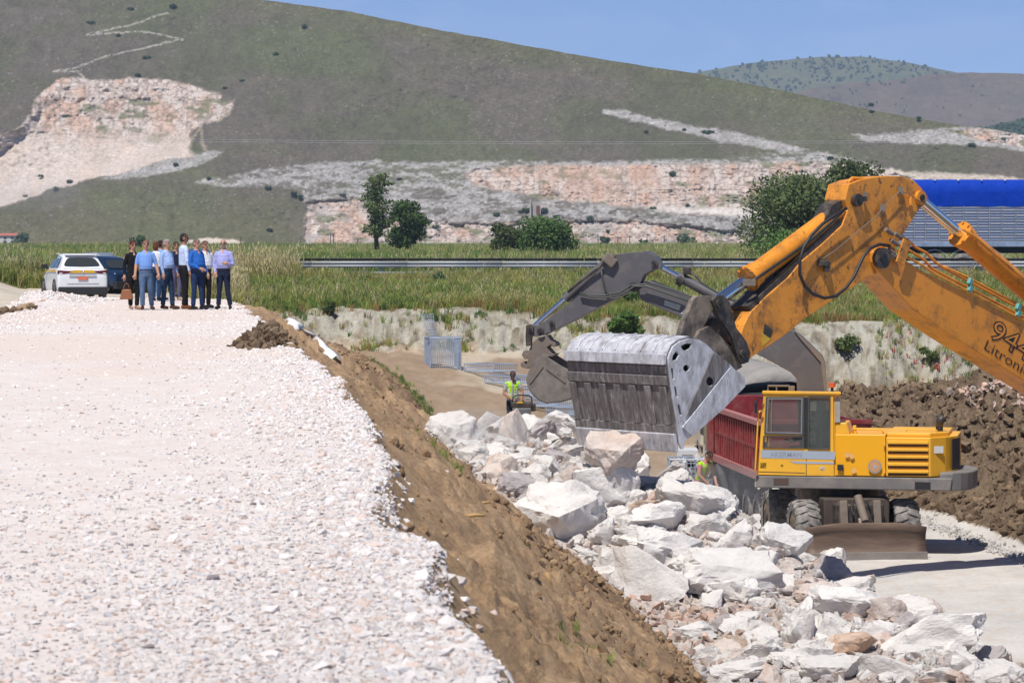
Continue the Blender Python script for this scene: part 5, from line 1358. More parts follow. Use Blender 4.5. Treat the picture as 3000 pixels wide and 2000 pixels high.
# seat seen through the glass
MB().box(ap(2395, 1330, -.5), (.5, .5, .18)).box(ap(2420, 1265, -.5), (.16, .48, .85)).build('operator_seat', BLACK, cab, bevel=.05)
plate([(2373, 1173), (2392, 1173), (2392, 1203), (2373, 1203)], .004, .0).build('paper', mat('paper_cream', (.55, .48, .33), .7), cab)
# undercarriage
PS = R(7); fw = Vector((math.sin(PS), -math.cos(PS), 0)); rt = Vector((math.cos(PS), math.sin(PS), 0)); UP = Vector((0, 0, 1))
F0 = Vector((6.87, 61.25, -4.6)); MU = Matrix((rt, -fw, UP)).transposed()
def u(x, y, z): return F0 + rt * x + fw * y + UP * z       # x right, y forward, z up from the floor
MB().cyl(u(0, -1.25, 1.0), u(0, -1.25, 1.42), .85, 28).build('turntable', GREASE, ak, auto=40)
MB().box(u(0, -1.25, .80), (1.0, 3.6, .5), MU).build('chassis', GREASE, ak, bevel=.03)
MB().box(u(0, .05, .72), (1.35, .5, .85), MU).build('chassis_front', mat('dark_brown_steel', (.075, .055, .045), .7, var=.25), ak, bevel=.03)
for sx in (-.34, .34):
    MB().box(u(sx, .42, .78), (.16, .5, .62), MU @ Matrix.Rotation(R(-12), 3, 'X')).build('blade_arm', TAUPE, ak, bevel=.02)
MB().cyl(u(-.02, .45, 1.2), u(.06, .75, .72), .085, 12).build('blade_cylinder', TAUPE, ak, auto=40)
MB().hexa([u(-.05, .78, .35), u(.22, .78, .35), u(.22, .88, .35), u(-.05, .88, .35), u(-.06, .62, .78), u(.12, .62, .78), u(.12, .74, .78), u(-.06, .74, .78)]).build('cylinder_guard', mat('pale_taupe', (.40, .32, .28), .6, var=.2), ak, bevel=.02)
MB().tube([u(.14, .5, 1.1), u(.22, .7, .95), u(.2, .75, .8)], .02, 6).tube([u(-.14, .5, 1.1), u(-.2, .7, .95), u(-.16, .75, .85)], .02, 6).build('hose', BLACK, ak)
for sx in (-1, 1):
    MB().box(u(sx * .62, .1, .55), (.10, .2, .36), MU).build('axle_bracket', mat('rust_bracket', (.26, .15, .09), .8, var=.3), ak, bevel=.01)
def axle(y):
    MB().cyl(u(-1.0, y, .55), u(1.0, y, .55), .13, 14).sphere(u(0, y, .55), (.26, .26, .26), 12, 8).build('axle', GREASE, ak, auto=50)
axle(0); axle(-2.6)
def lug_wheel(c, axis, R0, W, parent, lugs=18):
    """tyre with offset blocks, in one thing: tyre > lugs, rim"""
    axis = Vector(axis).normalized(); e1 = axis.cross(UP).normalized(); e2 = UP
    prof = [(-W / 2 + .02, R0 * .60), (-W / 2, R0 * .72), (-W / 2 + .01, R0 * .88), (-W / 2 + .06, R0 * .945), (0, R0 * .955), (W / 2 - .06, R0 * .945), (W / 2 - .01, R0 * .88), (W / 2, R0 * .72), (W / 2 - .02, R0 * .60)]
    seg = 36; mb = MB(); vs = []; fs = []
    for k in range(seg):
        a = 2 * math.pi * k / seg; rd = e1 * math.cos(a) + e2 * math.sin(a)
        for (w, r) in prof: vs.append(c + axis * w + rd * r)
    m_ = len(prof)
    for k in range(seg):
        for j in range(m_ - 1): fs.append((k * m_ + j, k * m_ + j + 1, ((k + 1) % seg) * m_ + j + 1, ((k + 1) % seg) * m_ + j))
    mb.add(vs, fs); ty = mb.build('tyre', TYRE, parent, auto=50)
    for k in range(lugs):
        for sd in (-1, 1):
            a = 2 * math.pi * (k + (.5 if sd > 0 else 0)) / lugs
            def q(w, da, r): 
                rd = e1 * math.cos(a + da) + e2 * math.sin(a + da); return c + axis * (sd * w) + rd * r
            w0, w1, w2 = -.015, W * .30, W * .52; s_ = .075; sk = .11
            MB().hexa([q(w0, -s_ + sk, R0 * .93), q(w1, -s_, R0 * .93), q(w1, s_, R0 * .93), q(w0, s_ + sk, R0 * .93), q(w0, -s_ + sk, R0), q(w1, -s_, R0), q(w1, s_, R0), q(w0, s_ + sk, R0)]) \
                .hexa([q(w1, -s_, R0 * .93), q(w2, -s_ - .03, R0 * .84), q(w2, s_ - .03, R0 * .84), q(w1, s_, R0 * .93), q(w1, -s_, R0), q(w2, -s_ - .03, R0 * .90), q(w2, s_ - .03, R0 * .90), q(w1, s_, R0)]).build('lug', TYRE, ty)
    rim = MB().cyl(c - axis * (W * .42), c + axis * (W * .42), R0 * .605, 24).build('rim', RIMM, parent, auto=40)
    MB().cyl(c - axis * (W * .5), c + axis * (W * .5), R0 * .25, 12).build('hub', GREASE, rim, auto=40)
for (x, y) in ((-1.02, 0), (1.02, 0), (-1.02, -2.6), (1.02, -2.6)):
    w_ = bpy.data.objects.new('wheel', None); COL.objects.link(w_); w_.location = (0, 0, 0); adopt(w_, ak)
    lug_wheel(u(x, y, .55), rt, .56, .50, w_)
# dozer blade
bl = []
for k, (yy, zz) in enumerate([(1.12, .72), (1.05, .58), (1.02, .42), (1.04, .26), (1.10, .12), (1.14, .08)]): bl.append((yy, zz))
mb = MB(); nb_ = 13; vs = []; fs = []
for i in range(nb_):
    x = -1.22 + 2.44 * i / (nb_ - 1); top = .0 - .09 * max(0, (abs(x) - .55) / .67) ** 1.3
    for (yy, zz) in bl: vs.append(u(x, yy, zz + top * max(0, (zz - .3) / .42)))
m_ = len(bl)
for i in range(nb_ - 1):
    for j in range(m_ - 1): fs.append((i * m_ + j, i * m_ + j + 1, (i + 1) * m_ + j + 1, (i + 1) * m_ + j))
mb.add(vs, fs); bld = mb.build('dozer_blade', BLADE, ak, smooth=True, solid=.04)
MB().box(u(0, 1.16, .07), (2.46, .03, .16), MU).build('blade_edge', BLADE_E, bld, bevel=.008)
# grey boom, stick and bucket
AR = AK.off(-1.15)
gb = MB().prism(AR.loop([(1878, 828), (1905, 822), (2016, 867), (2180, 920), (2322, 968), (2346, 985), (2405, 1042), (2412, 1060), (2418, 1150), (2440, 1390), (2345, 1390), (2333, 1108), (2316, 1090), (2243, 1050), (2004, 934), (1880, 880), (1862, 850)]), [], ab * .42).build('boom', GREYP, ak, bevel=.02)
MB().prism(AR.loop([(2326, 966), (2408, 1040), (2416, 1058), (2424, 1150), (2416, 1150), (2405, 1060), (2344, 990)], .01), [], AR.n * .03).build('boom_flange', TAUPE, gb)
gs = c2([(780, 800), (830, 772), (960, 755), (1090, 744), (1150, 785), (1195, 860), (1188, 885), (1140, 885), (1060, 930), (1035, 990), (960, 1052), (880, 1092), (700, 1182), (540, 1272), (290, 1390), (230, 1400), (165, 1385), (160, 1335), (190, 1308), (262, 1310), (480, 1150), (600, 1020), (690, 930)])
st2 = MB().prism(AR.loop(gs, .06), [], ab * .52).build('stick', GREYP, ak, bevel=.02)
for c, r in (((1145, 842), .07), ((360, 1300), .06), ((272, 1362), .075), ((195, 1345), .07), ((985, 1020), .10)):
    pin(AR, c2([c])[0], r, GREASE, st2, .06, .06)
g2 = cylinder(AR, c2([(812, 800)])[0], c2([(225, 1318)])[0], .095, .052, .60, -.10, ak, GREYP, False)
MB().tube(AR.loop(c2([(845, 790), (790, 800), (720, 870), (600, 960), (480, 1060)]), .14), .03, 7).build('cylinder_pipe', GREASE, g2, smooth=True)
MB().box(AR(*c2([(800, 815)])[0], .08), (.28, .22, .22), Matrix.Rotation(R(40), 3, 'Y')).build('cylinder_eye', TAUPE, g2, bevel=.03)
g3 = cylinder(AR, c2([(1980, 1290)])[0], c2([(1150, 845)])[0], .105, .06, .79, -.15, ak, GREYP, False)
MB().cyl(AR(*c2([(1365, 985)])[0], -.15), AR(*c2([(1330, 958)])[0], -.15), .13, 16).build('cylinder_gland', GREASE, g3, auto=40)
MB().box(AR(*c2([(1395, 895)])[0], -.1), (.17, .16, .17)).build('valve_block', GREASE, g3, bevel=.02)
for q, p in enumerate([[(570, 1065), (650, 1080), (760, 1085), (880, 1065), (960, 1010), (1060, 1000), (1180, 1040), (1400, 1120), (1700, 1230)], [(575, 1075), (660, 1095), (780, 1100), (900, 1075), (990, 1015), (1080, 1015), (1300, 1090), (1700, 1245)],
                       [(735, 895), (745, 950), (770, 1050), (800, 1085), (840, 1092)], [(1060, 975), (1150, 1000), (1300, 1050), (1600, 1160), (1800, 1220)], [(1420, 910), (1470, 950), (1500, 990), (1600, 1050), (1700, 1110), (1880, 1160)]]):
    MB().tube(AR.loop(c2(p), .13 + .02 * (q % 2)), .020, 7).build('hydraulic_hose', mat('hose_grey', (.05, .055, .05), .5), ak, smooth=True)
MB().prism(AR.loop(c2([(1222, 1120), (1345, 1160), (1330, 1200), (1215, 1160)]), .005), [], AR.n * .003).build('sticker', mat('sticker_greenish', (.36, .40, .36), .6, var=.2, vscale=9), gb)
text_mesh('A', AR(*c2([(1345, 1222)])[0], .006), (AR.s + UP * -.36), UP + AR.s * .36, .24, WHITE, gb, 'lettering', .01)
# quick coupler and small bucket
MB().prism(AR.loop(cw([(1285, 262), (1330, 245), (1370, 270), (1345, 400), (1340, 470), (1285, 480), (1280, 380)]), .10), [], ab * .12).build('tip_link', GREASE, ak, bevel=.012)
MB().prism(AR.loop(cw([(1400, 400), (1500, 360), (1540, 420), (1590, 440), (1600, 470), (1575, 485), (1545, 460), (1500, 490), (1560, 560), (1600, 555), (1560, 590), (1440, 580), (1345, 690), (1300, 712), (1240, 700), (1225, 660), (1250, 640), (1290, 670), (1310, 610), (1270, 610), (1240, 570), (1260, 525), (1300, 560), (1345, 450)]), .05), [], ab * .5).build('quick_coupler', TAUPE, ak, bevel=.015)
gbk = cw([(1440, 572), (1510, 590), (1650, 680), (1790, 752), (1830, 800), (1835, 960), (1760, 1020), (1650, 1055), (1500, 1067), (1420, 1035), (1350, 970), (1310, 900), (1290, 820), (1320, 740), (1360, 650)])
b2 = MB().prism(AR.loop(gbk, .35), [], ab * .04).build('small_bucket_side', GREYB, ak, bevel=.008)
MB().prism([p + ab * 1.1 for p in AR.loop(gbk, .35)], [], ab * .04).build('small_bucket_side', GREYB, ak, bevel=.008)
MB().sheet([p + ab * .02 for p in AR.loop(gbk[5:] + gbk[:2], .35)], ab * 1.1).build('small_bucket_shell', GREYB, ak, solid=.03)
MB().prism(AR.loop(cw([(1420, 655), (1470, 690), (1330, 870), (1320, 855)]), .355), [], AR.n * .015).prism(AR.loop(cw([(1500, 700), (1700, 850), (1690, 860), (1495, 712)]), .355), [], AR.n * .015).build('small_bucket_rib', TAUPE, b2)
# ------------------------------------------------------------------ red tipper lorry behind the wheeled excavator
def frame_pts(O, h):
    h = Vector(h).normalized(); r = Vector((h.y, -h.x, 0))
    return lambda x, y, z: Vector(O) + r * x + h * y + UP * z, Matrix((r, h, UP)).transposed()
DUSTY_BLK = mat('dusty_black', (.07, .066, .062), .85, var=.3, vscale=3)
CREAM = mat('cream_cab', (.58, .55, .47), .5, var=.1, dirt=(.35, .3, .25), damt=.5)
def road_wheel(c, axis, R0, W, parent, rimm=RIMM):
    axis = Vector(axis).normalized(); e1 = axis.cross(UP).normalized()
    prof = [(-W / 2, R0 * .62), (-W / 2, R0 * .90), (-W / 2 + .04, R0 * .985), (0, R0), (W / 2 - .04, R0 * .985), (W / 2, R0 * .90), (W / 2, R0 * .62)]
    seg = 28; vs = []; fs = []
    for k in range(seg):
        a = 2 * math.pi * k / seg; rd = e1 * math.cos(a) + UP * math.sin(a)
        vs += [c + axis * w + rd * r for w, r in prof]
    m_ = len(prof)
    for k in range(seg):
        for j in range(m_ - 1): fs.append((k * m_ + j, k * m_ + j + 1, ((k + 1) % seg) * m_ + j + 1, ((k + 1) % seg) * m_ + j))
    w_ = bpy.data.objects.new('wheel', None); COL.objects.link(w_); adopt(w_, parent)
    MB().add(vs, fs).build('tyre', TYRE, w_, auto=50)
    ri = MB().cyl(c - axis * (W * .40), c + axis * (W * .40), R0 * .63, 22).build('rim', rimm, w_, auto=40)
    MB().cyl(c - axis * (W * .5), c + axis * (W * .5), R0 * .22, 10).build('hub', GREASE, ri, auto=40)
    return w_
zr0 = -5.0
tp, MT = frame_pts((5.57, 68.0, zr0), (-.10, .995, 0))
tr = thing('tipper_lorry', 'red tipper lorry with ribbed sides partly hidden by the yellow wheeled excavator', 'lorry', (6.6, 71.5, zr0))
zb_, zt_ = 1.48, 2.60
side_ = MB().box(tp(.03, 3.15, (zb_ + zt_) / 2), (.04, 6.3, zt_ - zb_), MT).build('side_wall', RED, tr)
for k in range(20):
    MB().box(tp(-.035, .15 + k * .316, (zb_ + zt_) / 2), (.07, .09, zt_ - zb_ - .12), MT).build('rib', RED, side_)
MB().box(tp(-.03, 3.15, zt_ + .04), (.16, 6.36, .12), MT).build('top_rail', DUSTRED, side_, bevel=.01)
MB().box(tp(-.03, 3.15, zb_ - .03), (.14, 6.36, .18), MT).build('bottom_rail', DUSTRED, side_, bevel=.01)
MB().box(tp(-.03, 3.15, 2.08), (.06, 6.3, .07), MT).build('middle_rail', RED, side_)
MB().box(tp(2.47, 3.15, (zb_ + zt_) / 2), (.04, 6.3, zt_ - zb_), MT).build('side_wall', RED, tr)
MB().box(tp(1.25, 3.15, zb_ + .03), (2.4, 6.3, .06), MT).build('body_floor', RED, tr)
MB().box(tp(1.25, .02, (zb_ + zt_) / 2), (2.46, .05, zt_ - zb_ + .1), MT).box(tp(1.25, -.02, zt_ + .06), (2.5, .12, .10), MT).build('tailgate', RED, tr, bevel=.01)
MB().box(tp(1.25, 6.35, (zb_ + zt_) / 2 + .12), (2.62, .10, zt_ - zb_ + .45), MT).box(tp(-.12, 6.2, 2.0), (.10, .5, 1.2), MT).build('headboard', RED, tr, bevel=.02)
MB().box(tp(1.25, 4.0, 1.15), (.9, 8.6, .3), MT).build('chassis', DUSTY_BLK, tr)
for y in (.9, 2.2, 5.3, 7.6):
    for x in (.18, .52, 1.98, 2.32) if y < 4 else (.2, 2.3):
        road_wheel(tp(x, y, .52), MT @ Vector((1, 0, 0)), .52, .28, tr, DUSTY_BLK)
MB().box(tp(.3, 4.2, .9), (.5, .9, .55), MT).box(tp(.2, 3.4, .95), (.4, .5, .4), MT).build('fuel_tank', DUSTY_BLK, tr, bevel=.08)
MB().tube([tp(.1, 4.65, .6), tp(.0, 4.75, 1.1), tp(.02, 5.3, 1.28), tp(.05, 5.85, 1.1), tp(.1, 5.95, .6)], .16, 6).build('mudguard', DUSTY_BLK, tr)
MB().box(tp(.4, -.06, 1.05), (.3, .06, .12), MT).build('tail_light', mat('lamp_red', (.45, .03, .02), .3), tr)
cabm = MB().hexa([tp(.02, 6.6, .8), tp(2.5, 6.6, .8), tp(2.5, 8.5, .8), tp(.02, 8.5, .8), tp(.08, 6.6, 2.5), tp(2.42, 6.6, 2.5), tp(2.42, 8.2, 2.5), tp(.08, 8.2, 2.5)]).build('cab', CREAM, tr, bevel=.06)
MB().box(tp(.02, 7.5, 1.95), (.04, .9, .6), MT).build('cab_window', GLASS_D, cabm)

# lorry with a grey tarpaulin behind it
tq, MQ = frame_pts((5.75, 80.5, -5.0), (-.06, .998, 0))
t2 = thing('covered_lorry', 'dark tipper lorry with a grey tarpaulin over its load behind the red one', 'lorry', (7.1, 84, -5.0))
SLATE = mat('dark_body', (.035, .034, .036), .6, var=.3)
MB().box(tq(1.3, 3.2, 1.95), (2.6, 6.4, 1.5), MQ).build('body', SLATE, t2, bevel=.03)
for k in range(3):
    MB().box(tq(1.3, -.03, 1.45 + k * .45), (2.62, .08, .10), MQ).build('tailgate_bar', SLATE, t2, bevel=.01)
nx, ny = 26, 20; vs = []; fs = []
for i in range(ny + 1):
    for j in range(nx + 1):
        a = j / nx; b_ = i / ny
        x = -.06 + 2.72 * a; z = 2.70 + .62 * math.sin(math.pi * a) ** .8 * (.85 + .15 * math.sin(b_ * 20)) + .05 * float(fbm(np.array([a * 7]), np.array([b_ * 14]), 601, 3)[0])
        if i == 0: z = z - .25 * math.sin(math.pi * a)
        if j in (0, nx): z = 2.55
        vs.append(tq(x, -.1 + 6.6 * b_, z))
for i in range(ny):
    for j in range(nx):
        a = i * (nx + 1) + j; fs.append((a, a + 1, a + nx + 2, a + nx + 1))
MB().add(vs, fs).build('tarpaulin', mat('grey_tarp', (.27, .25, .235), .8, var=.2, vscale=1.5, bump=.4, bscale=4), t2, smooth=True, solid=.02)
MB().box(tq(1.3, 3.6, 1.0), (.9, 8, .35), MQ).build('chassis', DUSTY_BLK, t2)
for y in (1.0, 2.3, 7.4):
    for x in (.25, 2.35): road_wheel(tq(x, y, .52), MQ @ Vector((1, 0, 0)), .52, .4, t2, DUSTY_BLK)
MB().box(tq(1.3, 7.6, 1.7), (2.5, 1.8, 1.8), MQ).build('cab', CREAM, t2, bevel=.08)

# ------------------------------------------------------------------ livestock trailer on the highway
TD = 135.0
ALU = mat('aluminium_slat', (.60, .61, .64), .28, .85, var=.25, vscale=1.5, dirt=(.30, .29, .30), damt=.5, dscale=2)
tl = thing('livestock_trailer', 'slatted aluminium livestock trailer under a blue tarpaulin on the highway', 'trailer', (19.5, TD, .2))
x0 = P(2640, 600, TD).x; x1 = x0 + 10.5; pmT = FPX / TD
zz = lambda y: P(2800, y, TD).z
ztop, zs1, zs0, zrail = zz(528), zz(603), zz(706), zz(722)
nx = 60; vs = []; fs = []; prof = [(0, zs1 - .02, 0), (-.02, (zs1 + ztop) / 2, 1), (0, ztop - .03, 0), (.10, ztop + .02, 0), (1.2, ztop + .05, 0), (2.4, ztop + .02, 0), (2.5, zs1, 0)]
for i in range(nx + 1):
    x = x0 - .05 + (x1 - x0 + .1) * i / nx
    for (dy, z, w) in prof: vs.append(Vector((x, TD - .03 + dy + .03 * w * math.sin(i * 1.9) + .012 * math.sin(i * .8 + z * 4), z + (.015 * math.sin(i * 1.05) if dy == 0 else 0))))
m_ = len(prof)
for i in range(nx):
    for j in range(m_ - 1): fs.append((i * m_ + j, (i + 1) * m_ + j, (i + 1) * m_ + j + 1, i * m_ + j + 1))
fs += [tuple(range(m_)), tuple(range(nx * m_, (nx + 1) * m_))[::-1]]
MB().add(vs, fs).build('tarpaulin', mat('blue_tarp', (.0, .042, .40), .7, var=.05, vscale=.6, bump=.25, bscale=2.2, spec=.15), tl, smooth=True)
for k in range(8):
    MB().box((x0 + .45 + k * 1.03, TD - .06, ztop), (.06, .05, .05)).build('tarp_hook', WHITE, tl)
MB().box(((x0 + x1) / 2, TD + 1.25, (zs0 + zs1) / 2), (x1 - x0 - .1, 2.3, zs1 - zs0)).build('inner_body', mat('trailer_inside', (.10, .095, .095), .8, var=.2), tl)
rows = 13; dz = (zs1 - zs0) / rows
posts = [x0 + k * .56 + (.04 * math.sin(k * 2.3)) for k in range(int((x1 - x0) / .56) + 1)]
slat_m = MB().box((0, 0, 0), (1, .03, 1)); 
sl_me = bpy.data.meshes.new('slat'); sl_me.from_pydata([(a * .5, b * .03, c * .5 * (1 if b < 0 else .7)) for c in (-1, 1) for b in (-1, 1) for a in (-1, 1)], [], [(0, 2, 3, 1), (4, 5, 7, 6), (0, 1, 5, 4), (2, 6, 7, 3), (0, 4, 6, 2), (1, 3, 7, 5)]); sl_me.materials.append(ALU)
for r_ in range(rows):
    for k in range(len(posts) - 1):
        a, b = posts[k] + .03, posts[k + 1] - .03
        o = bpy.data.objects.new('slat', sl_me); COL.objects.link(o)
        o.location = ((a + b) / 2, TD + .02, zs0 + (r_ + .5) * dz); o.scale = (b - a, 1, dz * .80); o.rotation_euler = (R(-16 + 5 * math.sin(r_ * 3.7 + k)), 0, 0)
        o.parent = tl; o.matrix_parent_inverse = Matrix.Translation(-tl.location)
for x in posts: MB().box((x, TD + .0, (zs0 + zs1) / 2), (.035, .05, zs1 - zs0)).build('post', mat('alu_post', (.42, .42, .44), .5, .5), tl)
MB().box(((x0 + x1) / 2, TD + .0, (zs0 + zrail) / 2 - .01), (x1 - x0 + .1, .12, zs0 - zrail)).build('floor_rail', ALU, tl, bevel=.01)
MB().box(((x0 + x1) / 2, TD + 1.25, zrail - .15), (x1 - x0 - .4, 1.0, .3)).build('chassis', BLACK, tl)
for x in (1.5, 2.75, 4.0):
    road_wheel(Vector((x0 + x, TD + .25, .72)), (0, 1, 0), .50, .36, tl)
    MB().tube([Vector((x0 + x + .62 * math.cos(t), TD + .1, .74 + .62 * math.sin(t))) for t in np.linspace(.15, 3.0, 9)], .03, 6).build('mudguard', mat('guard_grey', (.35, .35, .36), .5), tl)
for z in (.62, .9): MB().box((x0 + 6.8, TD + .05, z), (3.6, .05, .12)).build('side_guard', ALU, tl)

# ------------------------------------------------------------------ guard rail
GALV = mat('galvanised', (.40, .42, .44), .65, .15, var=.12, vscale=1, dirt=(.30, .30, .30), damt=.4)
GD_ = 128.2
gr = thing('guard_rail', 'long steel guard rail along the near edge of the highway', 'guard rail', (3, GD_, .2))
zr_ = lambda z: z
def wbeam(nm, xa, xb, z0, h, m, y):
    pr = [(0, 0), (-.03, .02), (-.08, h * .22), (-.03, h * .42), (0, h * .5), (-.03, h * .58), (-.08, h * .78), (-.03, h - .02), (0, h)]
    vs = [Vector((x, y + a, z0 + b)) for x in (xa, xb) for a, b in pr]; n = len(pr)
    MB().add(vs, [(i, i + 1, n + i + 1, n + i) for i in range(n - 1)]).build(nm, m, gr, smooth=True, solid=.004)
xs = -12.4; k = 0
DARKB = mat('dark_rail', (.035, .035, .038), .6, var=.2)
while xs < 30:
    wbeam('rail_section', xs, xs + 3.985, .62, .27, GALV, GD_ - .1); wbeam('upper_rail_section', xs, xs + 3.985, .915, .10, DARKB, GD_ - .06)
    MB().box((xs + 2.9, GD_, .55), (.12, .10, .9)).build('post', GALV, gr); xs += 4.0
for xx in np.arange(-12, 28, 6.0):
    MB().box((xx + 3, GD_ - .12, .42), (5.9, .03, .07)).build('lower_rail', GALV, gr)

# ------------------------------------------------------------------ far buildings, poles, wires
HOUSE_W = mat('house_wall', (.62, .59, .56), .8); ROOFT = mat('house_roof', (.42, .13, .10), .8)
hp = P(15, 714, 905); hs = thing('small_house', 'small pale house with a red roof at the foot of the hill', 'house', hp)
wl = MB().box(hp + Vector((0, 3, 1.1)), (6.6, 6, 2.6)).build('wall', HOUSE_W, hs)
MB().add([hp + Vector((a, b, c)) for a, b, c in ((-3.6, -.4, 2.4), (3.6, -.4, 2.4), (3.6, 6.4, 2.4), (-3.6, 6.4, 2.4), (-3.6, 3, 3.1), (3.6, 3, 3.1))], [(0, 1, 5, 4), (2, 3, 4, 5), (0, 4, 3), (1, 2, 5), (0, 3, 2, 1)]).build('roof', ROOFT, hs)
for x in (-2.1, 0, 2.1):
    MB().box(hp + Vector((x, -.03, 1.7)), (.8, .06, .7)).build('window', GLASS_D, hs); MB().box(hp + Vector((x, -.03, .5)), (.9, .06, .9)).build('doorway', GLASS_D, hs)
CONC = mat('old_concrete', (.40, .37, .34), .9, var=.2, vscale=.5)
qd = hill_D(1572, 600) - 6; qp = P(1572, 640, qd); qw = thing('quarry_hopper', 'ruined concrete hopper tower on the quarry terrace', 'tower', qp); sc1 = qd / FPX
for a, b, c, d in ((-18, 2, -60, 8), (10, 2, -62, 5)): MB().box(qp + Vector((a * sc1, 0, 25 * sc1)), (4 * sc1, 1.5, 62 * sc1)).build('pillar', CONC, qw)
MB().box(qp + Vector((-6 * sc1, 2, 26 * sc1)), (26 * sc1, 3, 46 * sc1)).build('wall', CONC, qw)
MB().box(qp + Vector((4 * sc1, -.5, 24 * sc1)), (10 * sc1, 1, 26 * sc1)).build('doorway', mat('rust_dark2', (.16, .06, .05), .9), qw)
sdp = P(1645, 640, qd); sh_ = thing('low_shed', 'long low pale shed on the terrace right of the hopper tower', 'shed', sdp)
MB().box(sdp + Vector((0, 1, 4 * sc1)), (46 * sc1, 4, 10 * sc1)).build('wall', HOUSE_W, sh_); MB().box(sdp + Vector((0, 1, 11 * sc1)), (50 * sc1, 4.6, 2 * sc1)).build('roof', mat('pale_roof', (.5, .52, .55), .6), sh_)
POLE = mat('pole_wood', (.10, .085, .075), .9)
plab = ['tall lattice pole left of the poplar', 'second lattice pole left of the poplar', 'utility pole right of the wide bush', 'utility pole between bushes and large tree', 'utility pole left of the bluish bush', 'utility pole just left of the large rounded tree', 'utility pole behind the people on the left', 'utility pole near the pale quarry foot']
for i, (px, hh) in enumerate([(968, 34), (977, 30), (1752, 30), (1810, 26), (1845, 28), (1946, 30), (705, 26), (880, 24)]):
    D = 760; b_ = P(px, 718, D); t_ = P(px, 718 - hh, D); po = thing('utility_pole', plab[i] + ' at the hill foot', 'pole', b_, 'utility poles at the hill foot')
    MB().tube([b_ - Vector((0, 0, 1)), t_], [.16, .11], 6).build('shaft', POLE, po); MB().box(t_ - Vector((0, 0, .35)), (1.4, .12, .14)).build('crossarm', POLE, po)
for i, (ya, yb, lb) in enumerate([(408, 412, 'upper'), (414, 418, 'lower')]):
    pts_ = [P(px, ya + (yb - ya) * t + 6 * math.sin(math.pi * t), 780) for t, px in zip(np.linspace(0, 1, 14), np.linspace(500, 2700, 14))]
    o = MB().tube(pts_, .035, 4).build('power_line', mat('wire_grey', (.35, .35, .36), .5), None); tag(o, lb + ' thin power line crossing in front of the hillside', 'wire', 'power lines across the hill')

# ------------------------------------------------------------------ gabions
WIRE = mat('gabion_wire', (.44, .50, .60), .45, .5, var=.15)
def mesh_panel(mb, a, b, c, d, n, m, r=.006):
    """wire grid over the quad a b c d"""
    a, b, c, d = map(Vector, (a, b, c, d))
    for i in range(n + 1):
        t = i / n; mb.tube([a.lerp(b, t), d.lerp(c, t)], r, 3, False)
    for i in range(m + 1):
        t = i / m; mb.tube([a.lerp(d, t), b.lerp(c, t)], r, 3, False)
def gabion(label, base, ex_, ey_, h, lid=None, mesh=.085, fill=False, r=.010):
    base = Vector(base); ex_ = Vector(ex_); ey_ = Vector(ey_); hv_ = Vector((0, 0, h)); g = thing('gabion_basket', label, 'gabion', base, 'wire gabion baskets')
    c = [base, base + ex_, base + ex_ + ey_, base + ey_]
    n1_ = max(2, int(ex_.length / mesh)); n2_ = max(2, int(ey_.length / mesh)); m1 = max(1, int(h / mesh))
    for i in range(4):
        mb = MB(); a, b = c[i], c[(i + 1) % 4]; mesh_panel(mb, a, b, b + hv_, a + hv_, n1_ if i % 2 == 0 else n2_, m1, r); mb.build('wire_panel', WIRE, g, fixn=False)
    mb = MB(); mesh_panel(mb, c[0], c[1], c[2], c[3], n1_, n2_, r); mb.build('wire_panel', WIRE, g, fixn=False)
    mb = MB()
    for i in range(4): mb.tube([c[i], c[i] + hv_], r * 2, 5).tube([c[i] + hv_, c[(i + 1) % 4] + hv_], r * 2, 5).tube([c[i], c[(i + 1) % 4]], r * 2, 5)
    mb.build('edge_wire', WIRE, g, fixn=False)
    if lid is not None:
        mb = MB(); a, b = lid[0], lid[1]; mesh_panel(mb, a, b, lid[2], lid[3], lid[4], lid[5], r); mb.build('lid_panel', WIRE, g, fixn=False)
    return g
gD = hit(1300, 1080, 80, 112); gp = P(1262, 1086, gD); pmg = FPX / gD
gabion('upright empty wire gabion basket with its end panel folded up by the pale bank', gp, (88 / pmg, .25, 0), (-.22, 1.0, 0), 96 / pmg,
       lid=(P(1262, 1000, gD), P(1282, 996, gD + .6), P(1268, 920, gD + .7), P(1232, 922, gD), 6, 9), mesh=.07)
# low opened baskets laid in a row towards the rocks
row = [(1360, 1088), (1420, 1122), (1480, 1158), (1540, 1190), (1600, 1215), (1660, 1238)]
glab = ['first flat wire gabion mat next to the upright basket', 'second flat wire gabion mat in the row from the upright basket', 'third flat wire gabion mat behind the worker', 'fourth flat wire gabion mat right of the worker', 'fifth flat wire gabion mat below the grey bucket', 'last flat wire gabion mat of the row at the rocks']
for i, (px, py) in enumerate(row):
    D = hit(px, py, 75, 112); b_ = P(px, py, D); b_.z = gz(b_.x, D) + .02
    gabion(glab[i], b_, (.95, -1.0, 0), (.75, .8, 0), .22, mesh=.09)
